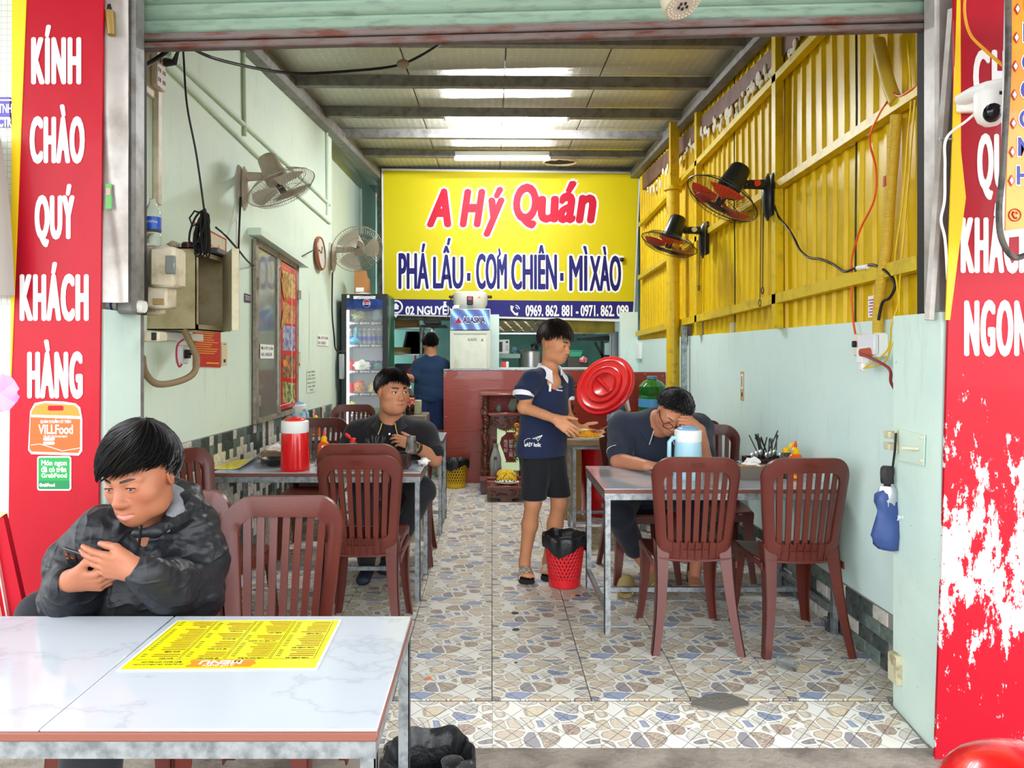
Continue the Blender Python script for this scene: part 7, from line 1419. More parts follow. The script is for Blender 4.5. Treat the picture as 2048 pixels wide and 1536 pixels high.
# ================= people: continuous surfaces from blended tapered forms =================
def nets(D, lo, h):
    """naive surface nets on a scalar grid (negative inside) -> vertices, quads"""
    s = D < 0; nx, ny, nz = D.shape
    c = s[:-1,:-1,:-1].astype(np.int8)
    for dx in (0,1):
        for dy in (0,1):
            for dz in (0,1):
                if dx+dy+dz: c = c+s[dx:nx-1+dx, dy:ny-1+dy, dz:nz-1+dz]
    act = np.argwhere((c > 0) & (c < 8)); idx = -np.ones((nx-1, ny-1, nz-1), np.int32); idx[act[:,0], act[:,1], act[:,2]] = np.arange(len(act))
    cor = [(a, b, e) for a in (0,1) for b in (0,1) for e in (0,1)]
    val = np.stack([D[act[:,0]+a, act[:,1]+b, act[:,2]+e] for a, b, e in cor], 1)
    P_ = np.zeros((len(act), 3)); n = np.zeros(len(act))
    for i in range(8):
        for j in range(i+1, 8):
            d = np.abs(np.array(cor[i])-np.array(cor[j]))
            if d.sum() != 1: continue
            a, b = val[:,i], val[:,j]; m = (a < 0) != (b < 0); t = np.where(m, a/np.where(m, a-b, 1), 0)
            P_ += m[:,None]*(np.array(cor[i])+(np.array(cor[j])-np.array(cor[i]))*t[:,None]); n += m
    V = (act+P_/n[:,None])*h+lo; Q = []
    for ax in range(3):
        sl0 = [slice(None)]*3; sl1 = [slice(None)]*3; sl0[ax] = slice(0, -1); sl1[ax] = slice(1, None)
        A = s[tuple(sl0)]; B = s[tuple(sl1)]; e = np.argwhere(A != B); o = [i for i in range(3) if i != ax]
        ok = (e[:,o[0]] > 0) & (e[:,o[1]] > 0) & (e[:,o[0]] < D.shape[o[0]]-1) & (e[:,o[1]] < D.shape[o[1]]-1); e = e[ok]
        ins = A[e[:,0], e[:,1], e[:,2]]; q = []
        for p, r in ((-1,-1), (0,-1), (0,0), (-1,0)):
            k = e.copy(); k[:,o[0]] += p; k[:,o[1]] += r; q.append(idx[k[:,0], k[:,1], k[:,2]])
        q = np.stack(q, 1); flip = ins if ax != 1 else ~ins; q[~flip] = q[~flip][:, ::-1]; Q.append(q)
    return V, np.concatenate(Q)
class SDF:
    def __init__(s): s.p = []
    def cap(s, a, b, r0, r1=None, k=.02, sub=False): s.p.append(('c', np.array(a, float), np.array(b, float), r0, r0 if r1 is None else r1, k, sub)); return s
    def chain(s, pts, rs, k=.02):
        for i in range(len(pts)-1): s.cap(pts[i], pts[i+1], rs[i], rs[i+1], k)
        return s
    def ell(s, c, r, R=None, k=.02, sub=False): s.p.append(('e', np.array(c, float), np.array(r, float), np.eye(3) if R is None else np.array(R, float), 0, k, sub)); return s
    def ecap(s, a, b, r0, r1, side, k=.03):            # capsule with an elliptic section: r=(across, through)
        s.p.append(('x', np.array(a, float), np.array(b, float), np.array(r0, float), np.array(r1, float), k, False, np.array(side, float))); return s
    def cut(s, point, normal): s.p.append(('h', np.array(point, float), np.array(normal, float)/np.linalg.norm(normal), 0, 0, .003, True)); return s
    def bounds(s):
        lo = np.full(3, 1e9); hi = -lo
        for q in s.p:
            if q[-1] is True or (len(q) > 6 and q[6] is True): continue
            if q[0] == 'c': pts = (q[1]-q[3], q[1]+q[3], q[2]-q[4], q[2]+q[4])
            elif q[0] == 'e': m = max(q[2]); pts = (q[1]-m, q[1]+m)
            else: m = max(q[3].max(), q[4].max()); pts = (q[1]-m, q[1]+m, q[2]-m, q[2]+m)
            lo = np.minimum(lo, np.min(pts, 0)); hi = np.maximum(hi, np.max(pts, 0))
        return lo, hi
    def grid(s, lo, hi, h, disp=None):
        lo = np.array(lo, float); n = np.ceil((np.array(hi)-lo)/h).astype(int)+1
        D = np.full(n, .05, np.float32)
        for q in s.p:
            ty, k, sub = q[0], q[5], q[6]
            if ty == 'h': b0 = np.zeros(3, int); b1 = n
            else:
                m = k+3*h
                if ty == 'c': mn = np.minimum(q[1]-q[3], q[2]-q[4]); mx = np.maximum(q[1]+q[3], q[2]+q[4])
                elif ty == 'e': r = q[2].max(); mn = q[1]-r; mx = q[1]+r
                else: r = max(q[3].max(), q[4].max()); mn = np.minimum(q[1], q[2])-r; mx = np.maximum(q[1], q[2])+r
                b0 = np.maximum(0, np.floor((mn-m-lo)/h).astype(int)); b1 = np.minimum(n, np.ceil((mx+m-lo)/h).astype(int)+1)
                if np.any(b1 <= b0): continue
            g = [lo[i]+h*np.arange(b0[i], b1[i], dtype=np.float32) for i in range(3)]
            X, Y, Z = np.meshgrid(*g, indexing='ij')
            if ty == 'c':
                a, b = q[1], q[2]; ba = b-a; L = max(ba @ ba, 1e-9)
                t = np.clip(((X-a[0])*ba[0]+(Y-a[1])*ba[1]+(Z-a[2])*ba[2])/L, 0, 1)
                d = np.sqrt((X-a[0]-t*ba[0])**2+(Y-a[1]-t*ba[1])**2+(Z-a[2]-t*ba[2])**2)-(q[3]+(q[4]-q[3])*t)
            elif ty == 'e':
                R = q[3]; x, y, z = X-q[1][0], Y-q[1][1], Z-q[1][2]; u = [R[0,i]*x+R[1,i]*y+R[2,i]*z for i in range(3)]
                k0 = np.sqrt(sum((u[i]/q[2][i])**2 for i in range(3))); k1 = np.sqrt(sum((u[i]/q[2][i]**2)**2 for i in range(3)))+1e-9; d = k0*(k0-1)/k1
            elif ty == 'x':
                a, b, sd = q[1], q[2], q[7]; ba = b-a; L = np.linalg.norm(ba); w = ba/L; sd = sd-w*(sd @ w); sd /= np.linalg.norm(sd); dp = np.cross(w, sd)
                x, y, z = X-a[0], Y-a[1], Z-a[2]; al = x*w[0]+y*w[1]+z*w[2]; t = np.clip(al/L, 0, 1); ax_ = al-t*L
                u = x*sd[0]+y*sd[1]+z*sd[2]; v = x*dp[0]+y*dp[1]+z*dp[2]; ru = q[3][0]+(q[4][0]-q[3][0])*t; rv = q[3][1]+(q[4][1]-q[3][1])*t; rm = np.minimum(ru, rv)
                k0 = np.sqrt((u/ru)**2+(v/rv)**2+(ax_/rm)**2); k1 = np.sqrt((u/ru**2)**2+(v/rv**2)**2+(ax_/rm**2)**2)+1e-9; d = k0*(k0-1)/k1
            else: d = (X-q[1][0])*q[2][0]+(Y-q[1][1])*q[2][1]+(Z-q[1][2])*q[2][2]
            S_ = tuple(slice(b0[i], b1[i]) for i in range(3)); o = D[S_]
            if sub: d = -d; hh = np.clip(k-np.abs(o-d), 0, None)/k; D[S_] = np.maximum(o, d)+hh*hh*k/4
            else: hh = np.clip(k-np.abs(o-d), 0, None)/k; D[S_] = np.minimum(o, d)-hh*hh*k/4
        if disp is not None:
            m = np.abs(D) < .03; I = np.argwhere(m); D[m] += disp(lo+I*h).astype(np.float32)
        return nets(D, lo, h)
    def mesh(s, h, disp=None, lo=None, hi=None):
        l, u = s.bounds(); l = l-.03 if lo is None else np.maximum(l-.03, lo); u = u+.03 if hi is None else np.minimum(u+.03, hi)
        return s.grid(l, u, h, disp)
def smooth_vq(V, Q, it=1, lam=.5):
    for _ in range(it):
        a = np.zeros_like(V); n = np.zeros(len(V))
        for i in range(4):
            for j in ((i+1) % 4, (i-1) % 4): np.add.at(a, Q[:,i], V[Q[:,j]]); np.add.at(n, Q[:,i], 1)
        n[n == 0] = 1; V = V+(a/n[:,None]-V)*lam
    return V
def vq_part(name, chunks, mt, parent, tint=None, label=None):
    V = np.concatenate([c[0] for c in chunks]); o = 0; Q = []
    for v, q in chunks: Q.append(q+o); o += len(v)
    Q = np.concatenate(Q); inv = WORLD[root_of(parent).name].inverted(); Mi = np.array(inv)
    L = V @ Mi[:3,:3].T+Mi[:3,3]
    me = bpy.data.meshes.new(name); me.vertices.add(len(L)); me.vertices.foreach_set('co', L.astype(np.float32).ravel())
    me.loops.add(Q.size); me.loops.foreach_set('vertex_index', Q.astype(np.int32).ravel()); me.polygons.add(len(Q)); me.polygons.foreach_set('loop_start', np.arange(0, Q.size, 4, dtype=np.int32))
    me.update(calc_edges=True); me.validate(); me.polygons.foreach_set('use_smooth', [True]*len(me.polygons)); me.materials.append(mt)
    if tint is not None:
        c = np.ones((len(L), 4), np.float32); c[:, :3] = tint(V); a = me.attributes.new('tint', 'FLOAT_COLOR', 'POINT'); a.data.foreach_set('color', c.ravel())
    o = link(bpy.data.objects.new(name, me), parent); return tag(o, label)
def skin_mat(name): return M(name, 'c98a66', .48, attr='tint', bump=(140, .06), spec=.35)
def cloth(name, col, rough=.8, b=.25): return M(name, col, rough, bump=(260, b), sheen=.12, spec=.25)
def folds(amp, fr, seed, dirv=(0, 0, 1), aniso=.35):
    rng = np.random.RandomState(seed); W_ = []
    d = np.array(dirv, float); d /= np.linalg.norm(d)
    for i in range(9):
        k = rng.normal(size=3); k -= d*(k @ d)*(1-aniso); k /= np.linalg.norm(k); W_.append((k*fr*rng.uniform(.6, 2.2), rng.uniform(0, 6.3), rng.uniform(.5, 1), rng.normal(size=3)*fr*.35, rng.uniform(0, 6.3)))
    def f(p):
        s = np.zeros(len(p))
        for k, ph, a, k2, p2 in W_:
            w = np.sin(p @ k2+p2); q = np.abs(np.sin(p @ k+ph+1.9*w)); s += a*(1.1-1.9*q**.75)*np.clip(.45+.75*w, 0, 1.2)
        return amp*s/4
    return f
def rot(yaw, pitch, roll): return np.array(Matrix.Rotation(R_(yaw), 3, 'Z') @ Matrix.Rotation(R_(pitch), 3, 'X') @ Matrix.Rotation(R_(roll), 3, 'Y'))
class Head:
    """local frame: x to the person's right, y out of the face, z up; origin at eye level between the ears"""
    def __init__(s, c, yaw, pitch, roll, sc=1.0, wide=1.0): s.c = np.array(c, float); s.R = rot(yaw, pitch, roll); s.s = sc; s.w = wide
    def g(s, x, y, z): return s.c+s.R @ (np.array((x*s.w, y, z))*s.s)
    def loc(s, V): q = ((V-s.c) @ s.R)/s.s; q = q.copy(); q[:,0] /= s.w; return q
    def build(s, f, neck, neck_r=.056, open_=.0042, mouth=0.0, chin=1.0, back=True):
        e = lambda c, r, k=.02, sub=False, R=None: f.ell(s.g(*c), np.array(r)*s.s*np.array((s.w, 1, 1)), s.R if R is None else s.R @ R, k*s.s, sub)
        c = lambda a, b, r0, r1=None, k=.01, sub=False: f.cap(s.g(*a), s.g(*b), r0*s.s, (r0 if r1 is None else r1)*s.s, k*s.s, sub)
        e((0, -.014, .030), (.076, .094, .084)); e((0, .018, -.02), (.069, .074, .085)); e((0, .022, -.070), (.056, .058, .042)); e((0, .062, -.098), (.025*chin, .021, .019), .03)
        for q in (-1, 1):
            e((q*.044, .048, -.026), (.024, .024, .022), .03); e((q*.048, .015, -.075), (.017, .035, .025), .03)
            c((q*.012, .084, .021), (q*.046, .064, .020), .010, .008, .014)
            e((q*.031, .100, -.001), (.017, .016, .0115), .012, True)
            e((q*.0315, .0735, .0), (.0165, .0165, .0135), .006)
            e((q*.0145, .092, -.037), (.0085, .011, .0075), .008)
            Re = np.array(Matrix.Rotation(R_(q*-22), 3, 'Z') @ Matrix.Rotation(R_(-8), 3, 'X'))
            e((q*.078, -.012, -.008), (.008, .019, .032), .010, False, Re); e((q*.086, -.008, -.004), (.006, .010, .019), .005, True, Re)
        c((0, .083, .008), (0, .104, -.030), .0075, .0115, .014); e((0, .104, -.034), (.0125, .0115, .010), .008)
        e((0, .072, -.068), (.030, .021, .024), .03)
        c((-.021, .083, -.067), (-.006, .0925, -.0635), .0035, .0058, .006); c((.021, .083, -.067), (.006, .0925, -.0635), .0035, .0058, .006)
        c((-.018, .083, -.074), (0, .092, -.0775), .0045, .0068, .006); c((.018, .083, -.074), (0, .092, -.0775), .0045, .0068, .006)
        c((-.024, .090, -.0700), (0, .101, -.0700), .0018+mouth, None, .003, True); c((.024, .090, -.0700), (0, .101, -.0700), .0018+mouth, None, .003, True)
        if open_:
            for q in (-1, 1): e((q*.031, .094, -.001), (.0135, .016, open_), .0015, True)
        f.cap(s.g(0, -.030, -.045), neck, neck_r*.96, neck_r, .03)
    def tint(s, base, lip, V):
        q = s.loc(V); C = np.tile(lin(base)[:3], (len(V), 1)); L = np.array(lin(lip)[:3])
        y0 = -.0705; w = np.clip(1-((q[:,0]/.023)**2+((q[:,2]-y0)/np.where(q[:,2] > y0, .0095, .0115))**2), 0, 1)*(q[:,1] > .078)
        w = np.clip(w*2.2, 0, 1)[:,None]*.75; C = C*(1-w)+L*w
        ck = np.exp(-((np.abs(q[:,0])-.045)**2/.0004+(q[:,2]+.03)**2/.0005))*(q[:,1] > .03)+np.exp(-(q[:,0]**2/.0002+(q[:,2]+.034)**2/.0002))*(q[:,1] > .08)+.8*np.exp(-((np.abs(q[:,0])-.082)**2/.0001+(q[:,2])**2/.0009))
        return C*(1-np.clip(ck, 0, 1)[:,None]*np.array((.02, .16, .16)))
    def eyes(s, parent, look=(0, 0), lash=.0013, z=-.001):
        mb = MB(); li = MB()
        for q in (-1, 1):
            o = s.g(q*.031, .0755, z); ax = s.R @ np.array((look[0], 1, look[1])); ax /= np.linalg.norm(ax); T = Matrix.Translation(o) @ Vector(ax).to_track_quat('Z', 'Y').to_matrix().to_4x4(); r = .0122*s.s
            e = MB().ell((0, 0, 0), r, 20, 16); k = []
            for f in e.f: zc = sum(e.v[i][2] for i in f)/len(f)/r; k.append(2 if zc > .955 else 1 if zc > .80 else 0)
            b = len(mb.m); mb.merge(e, T=T); mb.m[b:] = k
            pts = [s.g(q*.031+.0150*math.cos(a), .0905-.006*abs(math.cos(a))**2, z+.0050*math.sin(a)+(.0008 if math.sin(a) > 0 else 0)) for a in np.linspace(.1, math.pi-.1, 9)]; li.tube(pts, [lash*s.s*w for w in (.5, .9, 1, 1, 1, 1, 1, .9, .5)], 5)
        part('eyes', mb, [M('eye_white', 'e9e3dc', .15), M('dark_iris', '2a1a12', .08), M('pupil', '060505', .05)], parent, world=True); part('eyelashes', li, HAIR, parent, world=True)
    def brows(s, parent, th=.0032, lift=0):
        mb = MB()
        for q in (-1, 1):
            pts = [s.g(q*x, y, z+lift) for x, y, z in ((.013, .0945, .0230), (.024, .0925, .0255), (.036, .084, .0260), (.048, .0705, .0225))]; mb.tube(pts, [th*s.s*.9, th*s.s*1.1, th*s.s, th*s.s*.3], 6, flat=.8)
        part('eyebrows', mb, HAIR, parent, world=True)
    def hair(s, parent, line_, n=520, lift=.010, curl=0.0, sweep=0.0, seed=1, mt=None, width=.0055, jag=.12, fringe=0.0, top=.0, lat=0.0):
        """line(phi): polar angle of the hairline; phi 0 = forehead, pi/2 = person's right"""
        rng = random.Random(seed); mt = mt or HAIR; ra = np.array((.0775, .0955, .0875)); cc = np.array((0, -.014, .028)); tilt = R_(14)
        ct, st = math.cos(tilt), math.sin(tilt); line = lambda p: line_(p)+lat*math.sin(p); cl, sl = math.cos(lat), math.sin(lat)
        def pt(th, ph, off):
            d = np.array((math.sin(th)*math.sin(ph), math.sin(th)*math.cos(ph), math.cos(th))); d = np.array((d[0]*cl-d[2]*sl, d[1], d[0]*sl+d[2]*cl)); d = np.array((d[0], d[1]*ct-d[2]*st, d[1]*st+d[2]*ct))
            low = max(0, -d[2]); r = ra+off; p = cc+d*r
            p = p*np.array((1-.10*low, 1, 1)); p[2] += top*max(0, d[2])**2*1.0
            return s.g(*p)
        mb = MB(); mb.sheet(lambda u, v: Vector(pt(.02+(line(2*math.pi*u-math.pi)*.86-.02)*v, 2*math.pi*u-math.pi, lift*(.75-.70*v**2))), 60, 18, .004, closeu=True)
        for i in range(n):
            ph = rng.uniform(-math.pi, math.pi); t0 = rng.uniform(.0, .85) if i % 5 else rng.uniform(0, .25); te = line(ph)*(1+rng.uniform(-jag, jag*.55)); ts = t0*te; L = rng.uniform(.5, 1.0); t1 = min(te, ts+L*1.3) if i % 3 else te
            if t1-ts < .15: ts = max(0, t1-.4)
            o = lift+rng.uniform(-.002, .0045); pts = []; k1 = rng.uniform(-1, 1); tw = rng.uniform(0, 6)
            fr = fringe*max(0, math.cos(ph))**2
            for j in range(8):
                f = j/7; th = ts+(t1-ts)*f; p2 = ph+sweep*f*(.3+.7*math.sin(max(th, .2)))+curl*.16*math.sin(f*7+tw)*k1; o2 = o*(1-.35*f*f)+fr*f*f+curl*.010*abs(math.sin(f*6+tw))
                pts.append(Vector(pt(th, p2, o2)))
            w = width*rng.uniform(.6, 1.25)*s.s; mb.tube(pts, [w*.5, w*.9, w, w, w, w*.85, w*.55, w*.12], 5, flat=.5, up=tuple(pts[0]-Vector(s.c)), caps=False)
        return part('hair', mb, mt, parent, world=True, smooth=60)
HAIR = M('black_hair', '110f10', .36, spec=.5)
def frame(fdir, up):
    y = np.array(fdir, float); y /= np.linalg.norm(y); z = np.array(up, float); z -= y*(z @ y); z /= np.linalg.norm(z); return np.stack([np.cross(y, z), y, z], 1)
def hand(f, wrist, fdir, back, side, curls=(.5, .55, .6, .65), thumb=(.5, .3), s=1.0, spread=.05, nails=None):
    """fdir: along the palm to the knuckles; back: out of the back of the hand; side=+1 when the thumb lies on +x of cross(fdir, back)"""
    R = frame(fdir, back); W_ = np.array(wrist, float); g = lambda x, y, z: W_+R @ (np.array((x*side, y, z))*s)
    f.ecap(g(0, 0, 0), g(0, .03, 0), (.027*s, .019*s), (.034*s, .016*s), R[:,0], .012); f.ecap(g(0, .03, 0), g(-.001, .082, 0), (.036*s, .0155*s), (.039*s, .0125*s), R[:,0], .012)
    f.cap(g(.022, .012, -.006), g(.034, .048, -.008), .014*s, .012*s, .012)
    for i, (x, y, L) in enumerate(((.029, .088, .074), (.0095, .093, .082), (-.0105, .089, .076), (-.029, .080, .060))):
        c = curls[i]; p = np.array((x, y, .0)); a = 0; sp = spread*(1.5-i)/1.5; r = (.0088, .0090, .0086, .0076)[i]; q = [p]
        for k, (fr, bend) in enumerate(((.45, .75), (.30, 1.05), (.25, .75))):
            a += c*bend; dv = np.array((math.sin(sp)*math.cos(a), math.cos(sp)*math.cos(a), -math.sin(a))); p = p+dv*L*fr; q.append(p)
        f.cap(g(x*.9, y-.03, 0), g(*q[0]), r*1.05*s, r*1.12*s, .006)
        for k in range(3): f.cap(g(*q[k]), g(*q[k+1]), r*(1.08, .98, .92)[k]*s, r*(.98, .92, .72)[k]*s, .0025)
        if nails is not None: nails.append((g(*(q[3]-np.array((0, 0, 0)))), .008*s))
    t0 = np.array((.031, .030, -.006)); dv = np.array((math.sin(thumb[0]+.35), math.cos(thumb[0]+.35)*.9, -.25)); dv /= np.linalg.norm(dv); t1 = t0+dv*.040; d2 = np.array((math.sin(thumb[0]-thumb[1]), math.cos(thumb[0]-thumb[1]), -.22-.3*thumb[1])); d2 /= np.linalg.norm(d2); t2 = t1+d2*.030; t3 = t2+d2*.024
    f.cap(g(*t0), g(*t1), .0135*s, .0115*s, .010); f.cap(g(*t1), g(*t2), .0112*s, .0102*s, .004); f.cap(g(*t2), g(*t3), .0102*s, .0080*s, .004)
    return g
def v3(p): return np.array(tuple(p), float)
def collar(parent, c, yaw, rx, ry, mt, tipm=None, h=.038, pitch=0, front=.10, spread=.5, name='collar'):
    """turned-down polo collar round the neck, open at the front"""
    R = rot(yaw, pitch, 0); cc = np.array(c, float); mb = MB(); tp = MB()
    def f(u, v, off=0):
        a = math.pi*(2*u-1)*(1-spread/math.pi); k = abs(2*u-1)               # a=0 at the nape
        x = rx*math.sin(a); y = -ry*math.cos(a); z = -.032*k**2.2-.055*max(0, k-.75)
        fl = .013+.030*v; out = np.array((math.sin(a), -math.cos(a)*1.0, 0)); drop = h*(1+.35*k**6)*v
        p = np.array((x, y, z))+out*(fl*(v**.8)+off)+np.array((0, front*0, -drop+.010*(1-v)*0)); return Vector(cc+R @ p)
    mb.sheet(lambda u, v: f(u, v), 40, 7, .005); mb.sheet(lambda u, v: f(u, 0)+Vector(R @ np.array((0, 0, -.03*v))), 40, 3, .004); part(name, mb, mt, parent, world=True, smooth=60)
    if tipm is not None:
        ends = [f(0.0, v, .004) for v in np.linspace(.05, 1, 7)]; e2 = [f(1.0, v, .004) for v in np.linspace(.05, 1, 7)]
        tp.tube(ends, .0028, 5); tp.tube(e2, .0028, 5); part('collar_tipping', tp, tipm, parent, world=True)
def cuff(parent, p, d, r, mt, w=.02, name='cuff', flat=1.0):
    d = Vector(d).normalized(); p = Vector(p); mb = MB(); mb.tube([p-d*w*.5, p-d*w*.3, p+d*w*.3, p+d*w*.5], [r*.97, r*1.02, r*1.02, r*.96], 28, caps=False, flat=flat); mb.tube([p+d*w*.5, p+d*w*.2], [r*.96, r*.90], 28, caps=False, flat=flat); part(name, mb, mt, parent, world=True, smooth=60)
SKIN = skin_mat('skin'); TANSKIN = (156, 99, 73)
def person(label, base): return thing('person', label, 'person', tuple(base))
def limb_leg(f, hip, knee, ankle, r=(.085, .055, .036), k=.03): f.cap(hip, knee, r[0], r[1], k); m = v3(knee)*.62+v3(ankle)*.38; f.cap(knee, m, r[1]*.95, r[1]*.93, k); f.cap(m, ankle, r[1]*.93, r[2], k)
def foot(f, heel, toe, w=.042, z=.03):
    h = v3(heel); t = v3(toe); d = (t-h)/np.linalg.norm(t-h); s = np.cross(d, (0, 0, 1)); f.ecap(h+(0, 0, .012), h+(t-h)*.6, (.030, .030), (w*.9, .022), s, .02); f.ecap(h+(t-h)*.55, t-d*.03, (w*.9, .022), (w, .015), s, .015)
    for i in range(5): o = (i-2)*w*.42; q = t-d*(.03+.008*abs(i-1.2)); f.cap(q+s*o-(0, 0, .004), q+s*o+d*(.022-.004*abs(i-1))-(0, 0, .008), .0105-.0008*i, .0085, .004)
# ---------- A: young man in a black jacket looking at his phone ----------
A = person('young man in a black hooded jacket sitting and looking down at his phone', P(283, 1228, 2.3)*1.0)
hA = Head(P(281, 949, 2.13), 170, -17, 3, 1.10)
nb = P(312, 1062, 2.27); f = SDF(); hA.build(f, nb, .060, open_=.0022, mouth=.0005)
ch = P(292, 1100, 2.27); pel = P(285, 1262, 2.38)
f.ecap(pel, ch, (.16, .11), (.17, .10), (.93, .3, 0), .05)
shL = P(380, 1056, 2.30); shR = P(203, 1066, 2.18); elL = P(385, 1190, 2.22); elR = P(140, 1188, 2.10); wrL = P(273, 1141, 1.945); wrR = P(137, 1163, 1.985)
f.chain([nb, shL, elL, wrL], [.06, .055, .045, .030]); f.chain([nb, shR, elR, wrR], [.06, .055, .045, .030])
lo = np.array(hA.c)-.16*np.array((1, 1, 1.15)); hi = np.array(hA.c)+.17
hd = f.mesh(.0032, lo=lo+(0, 0, -.02), hi=hi); bd = f.mesh(.011)
keep = bd[0][:,2] < hA.c[2]-.13; fm = keep[bd[1]].all(1); bd = (bd[0], bd[1][fm])
fh = SDF(); nails = []
hand(fh, wrL, (-.98, .06, .16), (.05, -.94, -.30), 1, (.16, .20, .26, .34), (.0, .12), 1.02, .015, nails); fh.cap(P(300, 1150, 1.97), wrL, .031, .027, .02)
hand(fh, wrR, (.92, -.02, .02), (-.15, -.80, -.55), -1, (.75, .8, .85, .9), (.3, .2), .98, .02, nails); fh.cap(P(120, 1172, 2.0), wrR, .031, .027, .02)
hn = fh.mesh(.0030)
tA = lambda V: hA.tint(TANSKIN, 'c77a70', V)
vq_part('body', [hd, bd, hn], SKIN, A, tA)
hA.eyes(A, (-.1, -.45), .0016); hA.brows(A, .0028)
def lineA(p):                      # long parted fringe over the brow, short at the nape
    c = math.cos(p); s_ = math.sin(p); return 1.56+.44*max(0, -c)+.25*max(0, c)+.16*max(0, s_*c)
hA.hair(A, lineA, 1000, .016, .10, .42, 3, width=.0050, jag=.15, fringe=.016, top=.012, lat=.30)
J = M('black_nylon', '191b20', .46, spec=.4); t = NT(J)
def crease(sc, st, w): n = t.noise(t.coord(st), sc, 2, .5); return t.math('MULTIPLY', t.ramp(t.math('ABSOLUTE', t.math('SUBTRACT', n, .5)), [(0, (1,1,1,1)), (.05, (.35,.35,.35,1)), (.16, (0,0,0,1))]), w)
bn = t.new('ShaderNodeBump'); bn.inputs['Strength'].default_value = .5; bn.inputs['Distance'].default_value = .010; t.l(t.math('ADD', t.math('ADD', crease(5, (1, 1, 2.2), .9), crease(6, (2.2, 1, .8), .7)), crease(22, None, .10)), bn.inputs['Height']); t.l(bn.outputs[0], t.n['Principled BSDF'].inputs['Normal'])
jf = SDF()
side = (.93, .3, 0)
jf.ecap(P(287, 1290, 2.36), P(290, 1180, 2.30), (.215, .155), (.205, .15), side, .06); jf.ecap(P(290, 1180, 2.30), P(295, 1085, 2.28), (.205, .145), (.18, .11), side, .06)
jf.cap(shL, nb, .075, .062, .05); jf.cap(shR, nb, .070, .062, .05)
jf.chain([shL, P(393, 1122, 2.27), elL], [.078, .086, .082], .035); jf.chain([elL, P(340, 1172, 2.08)], [.082, .070], .03); jf.chain([P(340, 1172, 2.08), P(294, 1149, 1.965)], [.070, .046], .02)
jf.chain([shR, P(156, 1130, 2.14), elR], [.075, .080, .076], .035); jf.chain([elR, P(124, 1172, 2.01)], [.072, .048], .02)
# hood heap round the neck
jf.chain([P(338, 1048, 2.16), P(372, 1018, 2.26), P(372, 1000, 2.37), P(325, 985, 2.43), P(270, 1000, 2.40), P(238, 1028, 2.28), P(244, 1050, 2.18)], [.026, .040, .052, .058, .050, .038, .026], .02); jf.cap(P(290, 1075, 2.13), P(296, 1105, 2.13), .03, .04, .02)
jf.chain([P(246, 1050, 2.15), P(276, 1064, 2.085), P(312, 1060, 2.10), P(340, 1050, 2.15)], [.018, .017, .017, .018], .012)
jf.ell(v3(hA.c)-(0, 0, .165), (.060, .062, .10), None, .015, True)
f1_ = folds(.016, 13, 4, (.3, -.2, 1), .6); f2_ = folds(.005, 42, 14, (.5, -.2, .8), .7); jm = jf.mesh(.0062, lambda p: f1_(p)+f2_(p)); vq_part('jacket', [(smooth_vq(*jm, 1, .4), jm[1])], J, A)
LN = cloth('grey_hood_lining', '75797f', .8, .4); lf = SDF(); lf.chain([P(331, 1055, 2.13), P(352, 1020, 2.19), P(350, 990, 2.29), P(330, 972, 2.34)], [.016, .022, .026, .020], .01); lm = lf.mesh(.005, folds(.006, 40, 9)); vq_part('hood_lining', [lm], LN, A)
mb = MB(); mb.tube([P(283, 1050, 2.045), P(281, 1066, 2.052), P(278, 1090, 2.075), P(268, 1125, 2.10)], [.0045, .0045, .004, .003], 6, flat=.5); part('zip', mb, M('black_zip', '17181a', .35), A, world=True)
cuff(A, P(288, 1146, 1.956), v3(P(292, 1148, 1.965))-v3(P(272, 1141, 1.94)), .041, J, .028, 'sleeve_cuff'); cuff(A, P(127, 1168, 1.995), (-1, .1, -.1), .044, J, .028, 'sleeve_cuff')
PAN = cloth('black_trousers', '1d2026', .75, .2); pf = SDF(); kR = np.array(P(88, 1232, 2.22)); hipR = np.array((-1.20, 2.42, .535)); hipL = np.array((-1.04, 2.42, .535))
pf.cap(hipR, kR, .10, .075, .03); pf.cap(kR, (-1.02, 2.08, .53), .07, .05, .03); pf.cap(hipL, (-1.03, 1.90, .52), .10, .08, .03); pf.cap((-1.03, 1.90, .52), (-1.035, 1.80, .10), .078, .062, .03); pf.ecap((-1.20, 2.44, .54), (-1.04, 2.44, .54), (.12, .11), (.12, .11), (0, 1, 0), .04)
pm = pf.mesh(.010, folds(.008, 16, 5)); vq_part('trousers', [pm], PAN, A)
sf = SDF(); sf.ecap((-1.035, 1.84, .02), (-1.03, 1.66, -.005), (.042, .045), (.042, .028), (1, 0, 0), .02); sf.ecap((-1.0, 2.05, .52), (-.88, 1.98, .50), (.04, .04), (.045, .03), (0, 1, 0), .02); vq_part('shoes', [sf.mesh(.006)], BLACKP, A)
